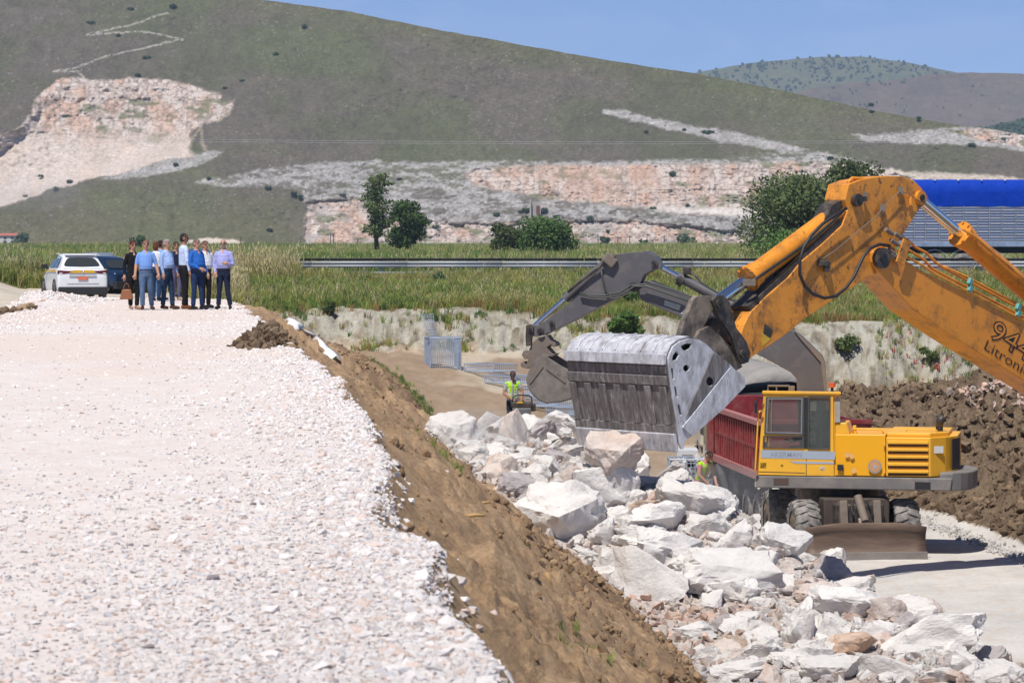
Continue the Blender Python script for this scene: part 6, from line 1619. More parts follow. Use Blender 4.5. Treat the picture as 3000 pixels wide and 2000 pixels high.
# filled baskets by the second worker
def filled(label, base, ex_, ey_, h, seed):
    g = gabion(label, base, ex_, ey_, h, mesh=.1); r = random.Random(seed); base = Vector(base); ex_ = Vector(ex_); ey_ = Vector(ey_)
    core = MB().box(base + ex_ / 2 + ey_ / 2 + Vector((0, 0, h / 2)), (ex_.length * .86, ey_.length * .86, h * .9)).build('stone_core', M_G, g)
    for k in range(26):
        s = r.uniform(.16, .30); o = bpy.data.objects.new('stone', BV[k % 20]); COL.objects.link(o)
        if not BV[k % 20].materials: BV[k % 20].materials.append(M_W)
        o.location = base + ex_ * r.uniform(.06, .94) + ey_ * r.choice([.03, .03, .5, .95]) + Vector((0, 0, h * r.uniform(.06, .98))); o.scale = (s, s, s * .8); o.rotation_euler = (k, k * 2, k * 3)
        adopt(o, g)
    return g
for i, (px, py, lb) in enumerate([(2012, 1416, 'stone filled gabion basket left of the red lorry front wheel'), (1962, 1412, 'stone filled gabion basket behind the purple grey boulder')]):
    b_ = P(px, py, 74); b_.z = gz(b_.x, 74)
    filled(lb, b_, (.62, .1, 0), (0, .9, 0), 1.0, i)
gbx = P(1992, 1345, 78); o = MB().box(gbx + Vector((.2, .5, 0)), (.55, .8, .5)).build('tool_box', mat('pale_grey_box', (.55, .56, .58), .5, var=.1), thing('site_box', 'pale grey box on the filled gabions beside the red lorry', 'box', gbx - Vector((0, 0, .3))), bevel=.02)
MB().box(gbx + Vector((.2, .085, .02)), (.28, .02, .18)).build('lid_plate', GREYB, o.parent)
# white geotextile edge on the slope
gt = []
for (px, py) in [(846, 945), (862, 958), (872, 972), (895, 986), (925, 1000), (940, 1022), (965, 1042), (985, 1060)]:
    D = hit(px, py, 50, 112); v = P(px, py, D); gt.append(v)
vs = []; fs = []
for i, v in enumerate(gt):
    wv = .10 + .18 * abs(math.sin(i * 1.3 + .6)); vs += [v + Vector((-wv, 0, .04)), v + Vector((0, 0, .16 + .05 * math.sin(i * 2.2))), v + Vector((wv, .1, .02))]
for i in range(len(gt) - 1):
    for j in range(2): a = i * 3 + j; fs.append((a, a + 1, a + 4, a + 3))
tag(MB().add(vs, fs).build('geotextile_sheet', mat('white_fleece', (.75, .75, .76), .8), None, smooth=True, solid=.02), 'strip of white fleece sticking out of the earth slope', 'sheet')
# straws and sticks on the slope
for i, (xa, ya, xb, yb, lb) in enumerate([(1362, 1512, 1420, 1508, 'lower thin straw coloured stick on the earth slope above the huge boulder'), (1396, 1478, 1436, 1470, 'upper thin straw coloured stick on the earth slope above the huge boulder'), (1600, 1676, 1620, 1728, 'orange brown stick standing in the slope below the huge boulder')]):
    D = hit((xa + xb) / 2, (ya + yb) / 2, 20, 90) - .15
    tag(MB().tube([P(xa, ya, D), P((xa + xb) / 2, (ya + yb) / 2 - 2, D), P(xb, yb, D)], [.022, .02, .014], 6).build('stick', mat('straw_stick', (.42, .26, .10), .8), None, smooth=True), lb, 'stick')
# dust hanging in the quarry and over the rocks
def dust(nm, lb, c, r, dens):
    m = bpy.data.materials.new(nm); m.use_nodes = True; nt = m.node_tree; nt.nodes.remove(nt.nodes['Principled BSDF'])
    pv = nt.nodes.new('ShaderNodeVolumePrincipled'); pv.inputs['Color'].default_value = (.95, .95, .97, 1); pv.inputs['Density'].default_value = dens
    nt.links.new(pv.outputs[0], nt.nodes['Material Output'].inputs['Volume'])
    tag(MB().sphere(c, r, 16, 10).build('dust', m, None, smooth=True), lb, None, None, 'stuff')
dust('dust_air', 'pale dust drifting at the foot of the quarry face', P(20, 575, hill_D(20, 575) - 22), (26, 12, 5.5), .006)
dust('dust_air', 'pale dust drifting at the foot of the quarry face', P(90, 545, hill_D(90, 545) - 18), (20, 10, 5), .005)
dust('dust_air', 'stone dust rising over the boulders', P(1400, 1310, 58), (1.3, 1.2, .8), .16)
dust('dust_air', 'stone dust hanging beside the lorry wheels', P(2120, 1450, 65.5), (1.2, 1.0, .7), .20)
# ================================================================== cars
def car(name, label, O, h, L, W, H, paint, stripe=None, belt=1.02, face='rear', ride=.20, suv=True):
    f, M = frame_pts(O, h); hw = W / 2
    c = thing(name, label, 'car', O)
    hood = min(belt - .10, 1.0)
    st = [(0.0, .86, .42, .74), (.02, .95, .30, belt - .10), (.14, 1.0, ride + .06, belt - .02), (.40, .985, ride, belt + .02), (1.0, 1.0, ride, belt + .02), (2.0, 1.0, ride, belt), (L - 1.55, .995, ride, belt - .01), (L - 1.0, .985, ride, hood), (L - .45, .955, ride + .04, hood - .08), (L - .12, .86, .28, hood - .18), (L, .74, .40, hood - .34)]
    vs = []; n = 12
    for (y, w, zb, zt) in st:
        half = [(w * .90, zb), (w * .985, zb + .10), (w, zb + (zt - zb) * .45), (w * .985, zb + (zt - zb) * .78), (w * .955, zt - .04), (w * .86, zt)]
        for a, z in half: vs.append(f(-a * hw, y, z))
        for a, z in half[::-1]: vs.append(f(a * hw, y, z))
    fs = []
    for i in range(len(st) - 1):
        for j in range(n - 1): a = i * n + j; fs.append((a, a + 1, a + n + 1, a + n))
        a = i * n; fs.append((a, a + n, a + 2 * n - 1, a + n - 1))
    fs += [tuple(range(n))[::-1], tuple(range((len(st) - 1) * n, len(st) * n))]
    body = MB().add(vs, fs).build('body', paint, c, auto=55)
    md = body.modifiers.new('round', 'SUBSURF'); md.levels = 1; md.render_levels = 2
    # cabin
    yr0, yr1, yf1, yf0 = (.16, .62, L - 2.45, L - 1.50) if suv else (.55, 1.15, L - 2.35, L - 1.35)
    b0, b1 = (.90 * hw, .66 * hw) if suv else (.885 * hw, .70 * hw)
    zm = H - .07
    cols = [(yr0, b0 * .97, belt - .02), (yr1, b1 * .97, zm), (yr1 + .35, b1, H - .01), ((yr1 + yf1) / 2, b1 * 1.02, H), (yf1 - .2, b1, H - .02), (yf1, b1 * .97, zm - .02), (yf0, b0 * .95, belt - .03)]
    vs = []; fs = []
    for (y, w, z) in cols:
        wb = b0 if y not in (yr0, yf0) else w
        vs += [f(-wb, y, belt - .05), f(-(wb * .28 + w * .72) if z > belt + .2 else -w, y, belt + (z - belt) * .6), f(-w, y, z - .02), f(-w * .8, y, z + .03 if z > belt + .2 else z), f(w * .8, y, z + .03 if z > belt + .2 else z), f(w, y, z - .02), f(wb * .28 + w * .72 if z > belt + .2 else w, y, belt + (z - belt) * .6), f(wb, y, belt - .05)]
    for i in range(len(cols) - 1):
        for j in range(7): a = i * 8 + j; fs.append((a, a + 1, a + 9, a + 8))
    cabn = MB().add(vs, fs).build('cabin', paint, c, auto=50)
    mdc = cabn.modifiers.new('round', 'BEVEL'); mdc.width = .07; mdc.segments = 3; mdc.limit_method = 'ANGLE'; mdc.angle_limit = R(25)
    gl = GLASS_D
    def rear_pt(u_, v_, o=.012):   # u -1..1, v 0..1 up the rear screen
        y = yr0 + (yr1 - yr0) * v_; z = belt + (zm - belt) * v_; w = lerp(b0 * .97, b1 * .97, v_) * .93
        return f(u_ * w, y - o - .02, z + o * .6)
    q = [(-.90, .20), (-.97, .14)]
    lp_ = [rear_pt(a, b) for a, b in [(-.78, .20), (-.90, .24), (-.93, .34), (-.86, .74), (-.74, .86), (0, .90), (.74, .86), (.86, .74), (.93, .34), (.90, .24), (.78, .20), (0, .17)]]
    MB().prism(lp_, [], (M @ Vector((0, .015, -.008)))).build('rear_window', gl, cabn)
    def ws_pt(u_, v_, o=.015):
        y = yf0 + (yf1 - yf0) * v_; z = belt - .03 + (zm - .02 - belt + .03) * v_; w = lerp(b0 * .95, b1 * .97, v_) * .95
        return f(u_ * w, y + o, z + o)
    MB().prism([ws_pt(a, b) for a, b in ((-.96, .08), (-.9, .92), (0, .96), (.9, .92), (.96, .08), (0, .05))], [], (M @ Vector((0, -.015, -.015)))).build('windscreen', gl, cabn)
    for sd in (-1, 1):
        def sp(y, v_, o=.014):
            w = lerp(b0, b1, v_ ** 1.15); return f(sd * (w + o), y, belt + (zm - belt) * v_)
        ys = [yr0 + .55, (yr0 + yf0) / 2 - .15, (yr0 + yf0) / 2 - .08, yf0 - .32]
        t1 = yr1 + .10
        MB().prism([sp(ys[0], .10), sp(ys[1], .08), sp(ys[1], .86), sp(t1 + .25, .84), sp(t1 + .1, .6)], [], (M @ Vector((-sd * .012, 0, 0)))).build('side_window', gl, cabn)
        MB().prism([sp(ys[2], .08), sp(ys[3], .07), sp(yf1 + .12, .80), sp(ys[2], .86)], [], (M @ Vector((-sd * .012, 0, 0)))).build('side_window', gl, cabn)
        mr = MB().box(f(sd * (hw + .10), yf0 - .35, belt + .06), (.22, .12, .17), M).box(f(sd * (hw - .02), yf0 - .33, belt), (.14, .05, .05), M).build('mirror', BLACK if suv else paint, c, bevel=.04)
        for y in (.82, L - .92):
            road_wheel(f(sd * (hw - .10), y, .345), M @ Vector((1, 0, 0)), .345, .23, c, mat('alloy', (.35, .35, .36), .4, .6))
            MB().tube([f(sd * (hw - .005), y + .40 * math.cos(t), .345 + .40 * math.sin(t)) for t in np.linspace(-.3, 3.44, 11)], .035, 6).build('wheel_arch', BLACK, c, smooth=True)
        if suv:
            MB().prism([f(sd * hw * .965, .045, 1.10), f(sd * hw * .50, .0, 1.075), f(sd * hw * .42, -.005, 1.085), f(sd * hw * .55, .0, 1.0), f(sd * hw * .86, .005, .96), f(sd * hw * .975, .06, .965)], [], M @ Vector((0, .09, 0))).build('tail_light', mat('lamp_dark_red', (.12, .006, .015), .15), c, bevel=.006)
            MB().prism([f(sd * hw * .92, -.005, .34), f(sd * hw * .72, -.02, .33), f(sd * hw * .74, -.02, .36), f(sd * hw * .92, -.005, .375)], [], M @ Vector((0, .05, 0))).build('reflector', MATS['lamp_dark_red'], c)
            for q_ in (.72, .84):
                MB().cyl(f(sd * hw * q_, -.03, .285), f(sd * hw * q_, .1, .285), .045, 12).build('exhaust', mat('exhaust_chrome', (.4, .4, .42), .3, .9), c, auto=40)
        else:
            MB().sphere(f(sd * hw * .74, L - .10, hood - .24), (.17, .12, .09), 12, 8).build('headlight', mat('headlamp', (.75, .78, .8), .1), c, smooth=True)
    MB().box(f(0, .07, .34), (W * .95, .22, .30), M).build('lower_bumper', BLACK, c, bevel=.04)
    MB().box(f(0, L - .08, .34), (W * .80, .16, .2), M).build('front_grille', BLACK, c, bevel=.04)
    if suv:
        yel = mat('yellow_band', (.72, .40, .01), .4)
        MB().prism([f(-.50, -.012, 1.0), f(-.36, -.016, 1.10), f(.36, -.016, 1.10), f(.50, -.012, 1.0)], [], M @ Vector((0, .02, 0))).build('yellow_band', yel, c)
        for sd in (-1, 1):
            MB().prism([f(sd * (hw * 1.0 + .006), .45, belt - .03), f(sd * (hw * 1.0 + .006), L - 1.6, belt - .10), f(sd * (hw * 1.0 + .004), L - 1.2, belt - .16), f(sd * (hw * 1.0 + .006), .45, belt - .12)], [], M @ Vector((-sd * .01, 0, 0))).build('yellow_band', yel, c)
        pl_ = MB().box(f(0, -.025, .80), (.36, .02, .11), M).build('number_plate', mat('plate_orange', (.75, .13, .04), .5), c, bevel=.004)
        text_mesh('11 0201', f(-.155, -.037, .77), M @ Vector((1, 0, 0)), UP, .06, mat('plate_text', (.7, .45, .35), .6), pl_, 'plate_text')
        MB().sphere(f(0, -.03, 1.05), (.05, .02, .06), 10, 6).build('emblem', CHROME, c, smooth=True)
        MB().box(f(0, -.012, .89), (1.0, .03, .06), M).build('plate_recess', mat('shade_white', (.48, .48, .49), .5), c, bevel=.01)
        MB().tube([f(-hw * .74, .75, H - .02), f(-hw * .72, 1.6, H + .03), f(-hw * .72, L - 2.6, H + .02)], .018, 6).tube([f(hw * .74, .75, H - .02), f(hw * .72, 1.6, H + .03), f(hw * .72, L - 2.6, H + .02)], .018, 6).build('roof_rail', paint, c)
        MB().box(f(0, yr1 - .02, H - .02), (W * .62, .2, .04), M).build('spoiler', paint, cabn, bevel=.015)
        MB().prism([f(-hw * .62, -.012, .60), f(hw * .62, -.012, .60), f(hw * .62, -.012, .61), f(-hw * .62, -.012, .61)], [], M @ Vector((0, .02, 0))).build('tailgate_seam', mat('seam_grey', (.25, .25, .26), .6), c)
    return c
CARW = mat('car_white', (.74, .75, .77), .25, 0, var=.03, spec=.6); CARB = mat('car_navy', (.012, .03, .075), .2, .2, var=.03); CARS = mat('car_silver', (.30, .36, .44), .25, .5, var=.04); CARG = mat('car_bluegrey', (.10, .15, .24), .25, .4, var=.04)
def cpos(px, D): x = (px - 1500) / FPX * D; return Vector((x, D, gz(x, D) + .0))
car('white_suv', 'white suv with yellow band and orange plate parked on the crest', cpos(243, 112.5), (-.28, .96, 0), 4.72, 1.89, 1.68, CARW, belt=1.17)
p_ = cpos(292, 126); car('silver_car', 'silver car mostly hidden behind the white suv', p_, (.10, -.995, 0), 4.3, 1.78, 1.46, CARS, suv=False, belt=.92)
p_ = cpos(386, 122); car('navy_car', 'dark navy car beside the woman with the brown bag', p_, (-.75, .66, 0), 4.3, 1.78, 1.46, CARB, suv=False, belt=.92)
p_ = cpos(572, 122.5); car('blue_grey_car', 'blue grey car facing the camera behind the standing men', p_, (.06, -.998, 0), 4.3, 1.78, 1.45, CARG, suv=False, belt=.92)
# ================================================================== people
def cloth(name, col, rough=.85, var=.10): return mat('cloth_' + name, col, rough, var=var, vscale=7, bump=.8, bscale=8, spec=.2)
SKIN = mat('skin', (.46, .25, .17), .6, var=.08, vscale=10, spec=.3); SKIN_T = mat('skin_tan', (.34, .17, .11), .6, var=.08, vscale=10, spec=.3)
EYE = mat('eye_dark', (.03, .02, .02), .4, var=0); LIPS = mat('lips', (.36, .13, .11), .6, var=0)
class Body:
    def __init__(self): self.mb = MB(); self.lab = []
    def _mark(self, n0, f):
        for v in self.mb.v[n0:]: self.lab.append(f(Vector(v)))
    def loft(self, rings, lab, seg=16):
        """rings: (centre, rx, ry) horizontal ellipses, densified"""
        out = []
        for i in range(len(rings) - 1):
            a, b = rings[i], rings[i + 1]; n = max(1, int((Vector(b[0]) - Vector(a[0])).length / .025))
            for k in range(n): t = k / n; out.append((Vector(a[0]).lerp(Vector(b[0]), t), lerp(a[1], b[1], t), lerp(a[2], b[2], t)))
        out.append((Vector(rings[-1][0]), rings[-1][1], rings[-1][2]))
        n0 = len(self.mb.v); vs = []; fs = []
        for c, rx, ry in out:
            for k in range(seg): an = 2 * math.pi * k / seg; vs.append(c + Vector((rx * math.cos(an), ry * math.sin(an), 0)))
        for i in range(len(out) - 1):
            for k in range(seg): fs.append((i * seg + k, i * seg + (k + 1) % seg, (i + 1) * seg + (k + 1) % seg, (i + 1) * seg + k))
        fs += [tuple(range(seg))[::-1], tuple(range((len(out) - 1) * seg, len(out) * seg))]
        self.mb.add(vs, fs); self._mark(n0, lab if callable(lab) else (lambda v: lab))
    def limb(self, pts, rad, lab, seg=12):
        P_ = []; R_ = []; T_ = []
        tot = sum((Vector(pts[i + 1]) - Vector(pts[i])).length for i in range(len(pts) - 1)); acc = 0
        for i in range(len(pts) - 1):
            a, b = Vector(pts[i]), Vector(pts[i + 1]); l = (b - a).length; n = max(2, int(l / .022))
            for k in range(n): t = k / n; P_.append(a.lerp(b, t)); R_.append(lerp(rad[i], rad[i + 1], t)); T_.append((acc + l * t) / tot)
            acc += l
        P_.append(Vector(pts[-1])); R_.append(rad[-1]); T_.append(1)
        n0 = len(self.mb.v); self.mb.tube(P_, R_, seg)
        for i in range(len(P_)):
            for k in range(seg): self.lab.append(lab(T_[i]) if callable(lab) else lab)
    def ball(self, c, r, lab, seg=14, rings=9):
        n0 = len(self.mb.v); self.mb.sphere(c, r, seg, rings); self._mark(n0, lab if callable(lab) else (lambda v: lab))
    def hand(self, w, d, side, lab, curl=.5):
        w = Vector(w); d = Vector(d).normalized(); s = d.cross(Vector((0, 1, 0)))
        if s.length < .2: s = d.cross(Vector((1, 0, 0)))
        s.normalize(); n = s.cross(d).normalized()
        self.limb([w - d * .02, w + d * .04, w + d * .085], [.028, .040, .036], lab, 10)
        for k, ln in enumerate((.062, .075, .07, .052)):
            b = w + d * .08 + s * (-.032 + .021 * k); m = b + d * ln * .55 + n * curl * .015; t = m + (d * (1 - .4 * curl) + n * curl * .8).normalized() * ln * .5
            self.limb([b - d * .02, m, t], [.0105, .010, .008], lab, 6)
        b = w + d * .03 + s * (-.034); self.limb([b, b - s * .03 + d * .03 + n * .01, b - s * .032 + d * .065 + n * .02], [.013, .011, .009], lab, 6)
def person(name, label, px, py, D, H, yaw, mats, arms, legs, belly=0.0, hair='short', head=(0, 0), female=False, sleeve=1.0, lean=0.0, base=None, shades=False, cap=False, vest=False, group=None, look=0.0, sit=False, vox=.0125, beard=False):
    """mats: dict shirt, trousers, shoes, hair, skin, belt. arms/legs: joints for the person's right (-x) and left (+x) sides; facing -y"""
    B = Body(); k = H / 1.76; sw = .90 if female else 1.0
    tl_ = lambda z: 'trousers' if z < 1.0 else ('belt' if z < 1.035 else 'shirt')
    if vest: tl_ = lambda z: 'trousers' if z < .93 else 'shirt'
    def tlab(v):
        if v.z > 1.50: return 'skin'
        if v.z > 1.0 and v.z > 1.42 and v.y < -.05 and abs(v.x) < .028 * (v.z - 1.36) / .12: return 'skin'
        if v.z > 1.0 and vest:
            return 'shirt' if (abs(v.x) < .055 and v.y < 0) or v.z > 1.47 else ('band' if 1.09 < v.z < 1.14 or .095 < abs(v.x) < .125 else 'vest')
        return tl_(v.z)
    bl_ = belly
    B.loft([((0, .01, .84), .155, .115), ((0, .012, .93), .172 * (1.02 if female else 1), .128), ((0, 0, 1.02), .160 * sw + bl_ * .3, .122 + bl_ * .4), ((0, -bl_ * .5, 1.12), .162 * sw + bl_ * .4, .122 + bl_), ((0, -bl_ * .3, 1.24), .175 * sw + bl_ * .2, .124 + bl_ * .6), ((0, 0, 1.36), .186 * sw, .118), ((0, .01, 1.43), .170 * sw, .098), ((0, .012, 1.475), .10, .075), ((0, .008, 1.515), .062, .062), ((0, -.002, 1.57), .056, .060)], tlab)
    hy, hp_ = head
    Mh_ = Matrix.Translation((0, -.0, 1.55)) @ Matrix.Rotation(R(hy), 4, 'Z') @ Matrix.Rotation(R(hp_), 4, 'X') @ Matrix.Translation((0, 0, -1.55))
    n0 = len(B.mb.v)
    B.ball((0, -.008, 1.655), (.074, .092, .108), 'skin'); B.ball((0, -.035, 1.595), (.054, .062, .055), 'beard' if beard else 'skin')
    B.ball((0, -.106, 1.642), (.014, .020, .024), 'skin', 8, 6)
    for s in (-1, 1):
        B.ball((s * .076, .005, 1.645), (.012, .024, .034), 'skin', 8, 6); B.ball((s * .030, -.088, 1.667), (.011, .010, .007), 'eye', 8, 5)
    B.ball((0, -.088, 1.598), (.024, .012, .007), 'lips', 8, 5)
    if hair == 'short': B.ball((0, .004, 1.700), (.084, .096, .078), 'hair'); B.ball((0, .038, 1.650), (.083, .070, .085), 'hair')
    if hair == 'bald': B.ball((0, .040, 1.650), (.082, .068, .070), 'hair')
    if hair == 'bob': B.ball((0, .004, 1.695), (.094, .104, .092), 'hair'); B.ball((0, .055, 1.61), (.088, .062, .10), 'hair')
    if shades:
        for s in (-1, 1): B.ball((s * .032, -.092, 1.665), (.028, .016, .018), 'eye', 8, 5)
    if cap: B.ball((0, .005, 1.690), (.086, .098, .082), 'cap'); B.ball((0, -.105, 1.672), (.062, .068, .012), 'cap')
    B.mb.v[n0:] = [tuple(Mh_ @ Vector(v)) for v in B.mb.v[n0:]]
    # collar
    for s, (sh_, el, wr, hd) in zip((-1, 1), arms):
        S0 = Vector((s * .165 * sw, .012, 1.405)); e = Vector(el); w = Vector(wr)
        top = lambda t: 'shirt'
        sl = lambda t: ('vest' if vest and t < .12 else 'shirt') if t < sleeve else 'skin'
        rad = [.062, .060, .050, .042, .033] if sleeve > .9 else [.062, .060, .050, .040, .030]
        m1 = S0.lerp(e, .5)
        B.limb([Vector((s * .12 * sw, .012, 1.40)), S0, m1 + Vector((s * .01, 0, 0)), e, w], [.055, .064, .055, .046, .034], sl)
        B.hand(w, hd, s, 'skin')
    for s, (hp0, kn, an, toe) in zip((-1, 1), legs):
        hpv = Vector((s * .085, .005, .90)); kn = Vector(kn); an = Vector(an)
        B.limb([hpv, kn.lerp(hpv, .45), kn, kn.lerp(an, .5), an + Vector((0, 0, .02))], [.098, .084, .066, .064, .060], 'trousers')
        if not sit or True:
            td = Vector(toe); ht = an + Vector((0, 0, -.045)) 
            B.limb([ht - td * .07, ht - td * .02 + Vector((0, 0, .01)), ht + td * .08, ht + td * .17 - Vector((0, 0, .008)), ht + td * .205 - Vector((0, 0, .012))], [.034, .046, .045, .038, .020], 'shoes', 10)
    # to a single continuous surface
    me = bpy.data.meshes.new('tmp'); me.from_pydata(B.mb.v, [], B.mb.f); me.update()
    t = bpy.data.objects.new('tmp', me); COL.objects.link(t); md = t.modifiers.new('r', 'REMESH'); md.mode = 'VOXEL'; md.voxel_size = vox; md.use_smooth_shade = True
    bpy.context.view_layer.update(); ev = t.evaluated_get(bpy.context.evaluated_depsgraph_get()); out = bpy.data.meshes.new_from_object(ev); bpy.data.objects.remove(t)
    kd = KDTree(len(B.mb.v))
    for i, v in enumerate(B.mb.v): kd.insert(v, i)
    kd.balance()
    names = ['skin', 'shirt', 'trousers', 'belt', 'shoes', 'hair', 'eye', 'lips', 'cap', 'vest', 'band', 'beard']
    dm = {'skin': SKIN, 'belt': cloth('belt', (.05, .03, .02)), 'eye': EYE, 'lips': LIPS, 'cap': cloth('cap', (.03, .035, .045)), 'vest': cloth('vest', (.42, .72, .03)), 'band': cloth('band', (.62, .64, .62)), 'beard': cloth('beard', (.45, .38, .34))}
    dm.update(mats)
    out.materials.clear()
    for n_ in names: out.materials.append(dm.get(n_, SKIN))
    lab = B.lab; lid = {n_: i for i, n_ in enumerate(names)}
    mi = np.zeros(len(out.polygons), np.int32)
    for p in out.polygons: mi[p.index] = lid[lab[kd.find(p.center)[1]]]
    out.polygons.foreach_set('material_index', mi)
    if base is None: base = P(px, py, D); base.z = gz(base.x, D) + .005
    Mw = Matrix.Translation(base) @ Matrix.Rotation(R(yaw), 4, 'Z') @ Matrix.Rotation(R(lean), 4, 'X') @ Matrix.Scale(k, 4)
    out.transform(Matrix.Scale(k, 4) @ Matrix.Rotation(R(lean), 4, 'X'))
    o = obj_from(out, name); o.location = base; o.rotation_euler = (0, 0, R(yaw))
    out.polygons.foreach_set('use_smooth', np.ones(len(out.polygons), bool))
    tag(o, label, 'person', group)
    return o, Mw
def arm(s, fwd=.02, out=.05, bend=.06, drop=0.0): return (None, (s * (.20 + out * .6), -fwd * .3 + .02, 1.14), (s * (.21 + out), -fwd - bend, .90 + drop), (s * .05, -.25 - bend, -1))
def leg(s, x=.10, y=0.0, kb=.02, tx=0.0): return (None, (s * (.09 + x * .1), y * .5 - kb, .49), (s * x, y, .095), (s * .18 + tx, -1, 0))
NAVY = cloth('navy', (.014, .022, .05)); BLK = cloth('black', (.010, .010, .012)); JEAN = mat('denim', (.055, .105, .20), .9, var=.25, vscale=5, dirt=(.16, .24, .36), damt=.6, dscale=4, dthr=.55); JEAND = cloth('denim_dark', (.02, .045, .10)); JEANL = cloth('denim_light', (.06, .17, .36))
LBLUE = cloth('pale_blue', (.36, .50, .82)); MBLUE = cloth('sky_blue', (.20, .37, .80)); RBLUE = cloth('royal_blue', (.022, .13, .48)); WSH = cloth('white', (.74, .76, .84)); LILAC = cloth('lilac', (.40, .42, .76)); LAV = cloth('lavender', (.13, .11, .19))
H_BR = cloth('hair_brown', (.045, .022, .014)); H_RED = cloth('hair_red', (.10, .018, .016)); H_GREY = cloth('hair_grey', (.28, .27, .27)); H_DK = cloth('hair_dark', (.030, .025, .024)); H_SP = cloth('hair_salt', (.11, .10, .10)); H_AUB = cloth('hair_auburn', (.11, .045, .022))
S_BR = cloth('shoe_brown', (.075, .028, .018), .4); S_TAN = cloth('shoe_tan', (.20, .065, .022), .4); S_BLK = cloth('shoe_black', (.012, .012, .013), .4); S_SND = cloth('sandal', (.40, .25, .17), .6)
G = 'group of visitors on the gravel road'
D0 = 76.0
person('person', 'person in black jacket and black trousers carrying a brown handbag', 390, 906, D0, 1.68, 32, dict(shirt=BLK, trousers=BLK, shoes=S_SND, hair=H_RED, belt=BLK), [(None, (-.23, .04, 1.13), (-.25, -.02, .88), (-.02, -.1, -1)), arm(1)], [leg(-1, .07), leg(1, .06, -.10)], hair='bob', female=True, group=G)
person('person', 'person in sky blue shirt with rolled sleeves and faded jeans walking', 428, 907, D0 - .4, 1.72, 12, dict(shirt=MBLUE, trousers=JEAN, shoes=S_BR, hair=H_DK), [arm(-1, .02, .07), arm(1, .03, .10)], [leg(-1, .10, -.14), leg(1, .16, .16, .05)], belly=.02, sleeve=.55, group=G)
person('person', 'person with auburn hair and white top seen from behind at the back', 458, 880, 86.0, 1.66, 165, dict(shirt=WSH, trousers=JEAND, shoes=NAVY, hair=H_AUB, belt=JEAND), [arm(-1), arm(1)], [leg(-1, .08), leg(1, .08)], hair='bob', female=True, group=G)
person('person', 'person in light jeans standing hidden behind the grey haired person', 471, 880, 87.2, 1.70, 150, dict(shirt=MBLUE, trousers=JEANL, shoes=NAVY, hair=H_BR), [arm(-1), arm(1)], [leg(-1, .09), leg(1, .09)], group=G)
person('person', 'grey haired person in pale blue shirt and dark jeans facing right', 489, 906, D0 + .2, 1.74, 58, dict(shirt=LBLUE, trousers=JEAND, shoes=S_BR, hair=H_GREY), [(None, (-.22, .0, 1.13), (-.21, -.06, .89), (0, -.2, -1)), arm(1, .06)], [leg(-1, .10, .05), leg(1, .10, -.10)], belly=.05, group=G, head=(8, 0))
person('person', 'person in lavender trousers half hidden between two blue shirted people', 516, 878, 87.5, 1.66, 20, dict(shirt=NAVY, trousers=LAV, shoes=S_SND, hair=H_DK, belt=LAV), [arm(-1), arm(1)], [leg(-1, .07), leg(1, .07)], hair='bob', female=True, group=G)
person('person', 'tall person in white shirt, black trousers and tan shoes looking right', 540, 906, D0, 1.88, 112, dict(shirt=cloth('white_blue', (.56, .66, .90)), trousers=BLK, shoes=S_TAN, hair=H_DK, skin=SKIN_T), [(None, (-.23, -.01, 1.13), (-.22, -.07, .88), (.0, -.2, -1)), arm(1, .05)], [leg(-1, .09, .03), leg(1, .09, -.06)], group=G, head=(-12, 0))
person('person', 'stout person in royal blue shirt and navy trousers gesturing low', 577, 906, D0 - .1, 1.74, 48, dict(shirt=RBLUE, trousers=cloth('navy_blue', (.016, .034, .095)), shoes=S_BLK, hair=H_SP), [(None, (-.25, -.02, 1.14), (-.10, -.25, 1.03), (.6, -.6, -.25)), arm(1, .06)], [leg(-1, .11, .02), leg(1, .12, -.06)], belly=.06, group=G)
person('person', 'person in white shirt and black trousers behind the royal blue shirt', 602, 900, 77.6, 1.70, 40, dict(shirt=WSH, trousers=BLK, shoes=S_BLK, hair=H_DK), [arm(-1), arm(1, .05, .09)], [leg(-1, .08), leg(1, .09)], belly=.04, group=G)
person('person', 'balding person with dark glasses, short beard and lilac sweater at the right end', 655, 906, D0 + .2, 1.75, -6, dict(shirt=LILAC, trousers=NAVY, shoes=S_BLK, hair=H_GREY, beard=cloth('beard_grey', (.45, .40, .37))), [(None, (-.24, -.02, 1.14), (-.19, -.10, .93), (.3, -.6, -.8)), (None, (.25, -.02, 1.12), (.15, -.23, 1.15), (-.8, -.5, .1))], [leg(-1, .13), leg(1, .17)], hair='bald', shades=True, beard=True, belly=.03, group=G)
# handbag
bp_ = P(373, 860, D0); bp_.y -= .15
bag = thing('handbag', 'brown leather handbag hanging from the hand of the person in black', 'bag', bp_ - Vector((0, 0, .12)))
LEA = mat('leather_brown', (.26, .095, .035), .5, var=.15)
MB().hexa([bp_ + Vector(v) for v in ((-.17, -.06, -.14), (.17, -.06, -.14), (.17, .06, -.14), (-.17, .06, -.14), (-.11, -.03, .11), (.11, -.03, .11), (.11, .03, .11), (-.11, .03, .11))]).build('bag_body', LEA, bag, bevel=.02)
for yy in (-.03, .03):
    MB().tube([bp_ + Vector((.07 * math.cos(t), yy, .10 + .16 * math.sin(t))) for t in np.linspace(0, math.pi, 9)], .008, 6).build('handle', LEA, bag, smooth=True)
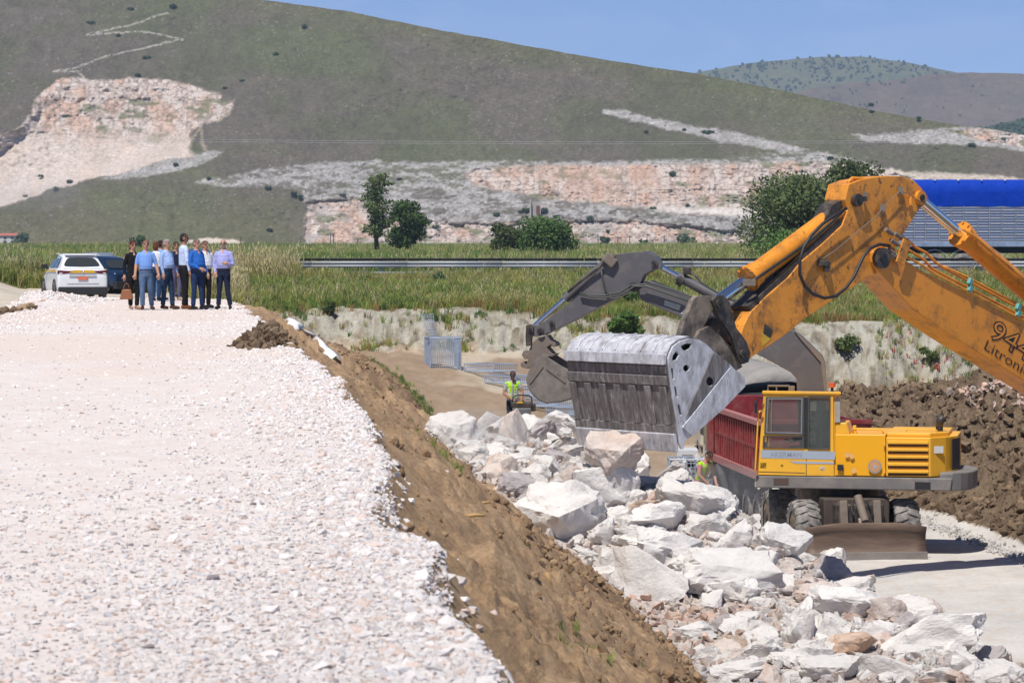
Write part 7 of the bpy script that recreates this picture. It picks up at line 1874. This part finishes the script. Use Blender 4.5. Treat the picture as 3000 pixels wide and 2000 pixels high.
# worker with tamper behind the rocks
wD = 88.0; wb = P(1502, 1262, wD); wb.z = gz(wb.x, wD)
zw = P(1500, 1086, wD).z
wH = min(1.86, max(1.66, (zw - wb.z) + .06))
person('person', 'worker in yellow hi-vis vest and cap guiding a plate tamper', 1500, 1262, wD, wH, 4, dict(shirt=cloth('grey_tee', (.34, .35, .38)), trousers=cloth('work_navy', (.025, .035, .055)), shoes=S_BLK, hair=H_DK, skin=SKIN_T), [(None, (-.25, -.08, 1.12), (-.06, -.36, .98), (.5, -.8, -.3)), (None, (.27, -.06, 1.14), (.22, -.32, .98), (.1, -1, -.3))], [leg(-1, .11), leg(1, .11, -.05)], sleeve=.33, cap=True, vest=True, head=(0, 28), base=Vector((wb.x, wD, zw - wH)))
tb = Vector((wb.x + .26, wD - .75, wb.z + .25)); tm = thing('plate_tamper', 'grey engine tamper held by the worker in the vest', 'tamper', tb)
ENG = mat('engine_grey', (.13, .135, .14), .5, var=.2)
zt0 = zw - wH
MB().hexa([Vector((tb.x + a, tb.y + b, zt0 + c)) for a, b, c in ((-.20, -.2, .28), (.22, -.2, .28), (.22, .2, .28), (-.20, .2, .28), (-.28, -.22, .78), (.28, -.22, .78), (.28, .22, .78), (-.28, .22, .78))]).build('fuel_tank', ENG, tm, bevel=.04)
MB().box(Vector((tb.x, tb.y, zt0 + .86)), (.62, .42, .16)).box(Vector((tb.x + .3, tb.y, zt0 + .78)), (.2, .25, .22)).build('engine_head', GREASE, tm, bevel=.03)
MB().tube([Vector((tb.x + a, tb.y - .1, zt0 + c)) for a, c in ((-.27, .86), (-.25, 1.08), (-.12, 1.14), (.2, 1.13), (.28, 1.06), (.30, .86))], .02, 7).build('guard_bar', BLACK, tm, smooth=True)
MB().tube([Vector((tb.x - .22, tb.y, zt0 + .9)), Vector((tb.x - .36, tb.y + .35, zt0 + .98))], .02, 7).tube([Vector((tb.x + .1, tb.y, zt0 + .9)), Vector((tb.x + .0, tb.y + .4, zt0 + .98))], .02, 7).build('handle_bar', BLACK, tm, smooth=True)
MB().box(Vector((tb.x, tb.y, zt0 + .14)), (.4, .55, .28)).build('base_plate', GREYB, tm, bevel=.04)
MB().box(Vector((tb.x - .05, tb.y - .22, zt0 + .93)), (.16, .02, .05)).build('decal', mat('decal_amber', (.6, .35, .02), .5), tm)
# second worker behind the purple grey boulder
D2w = 71.0; zs = P(2040, 1322, D2w).z
person('person', 'crouching worker in pink top and hi-vis vest behind the purple grey boulder', 1975, 1400, D2w, 1.70, 40, dict(shirt=cloth('pink_tee', (.52, .20, .25)), trousers=cloth('work_blue', (.03, .06, .14)), shoes=S_BLK, hair=H_DK), [(None, (-.25, -.15, 1.18), (-.10, -.40, 1.05), (.3, -.9, -.3)), (None, (.25, -.15, 1.18), (.14, -.40, 1.05), (0, -1, -.3))], [leg(-1, .13, -.05, .1), leg(1, .13, .05, .1)], sleeve=.33, vest=True, lean=22, head=(0, 25), base=Vector((P(2022, 1330, D2w).x, D2w, zs - 1.52)))
# operator in the cab
op = ap(2372, 1300, -.5)
person('person', 'operator in green vest sitting inside the yellow excavator cab', 0, 0, 60, 1.72, -90, dict(shirt=cloth('navy_tee', (.02, .03, .07)), trousers=cloth('work_navy', (.025, .035, .055)), shoes=S_BLK, hair=H_DK, vest=cloth('vest_green', (.20, .42, .05))), [(None, (-.23, -.12, 1.16), (-.18, -.36, 1.08), (0, -1, 0)), (None, (.23, -.12, 1.16), (.18, -.36, 1.08), (0, -1, 0))],
       [(None, (-.12, -.42, .88), (-.13, -.50, .48), (0, -1, 0)), (None, (.12, -.42, .88), (.13, -.50, .48), (0, -1, 0))], vest=True, base=op - Vector((0, 0, .98)), sit=True)
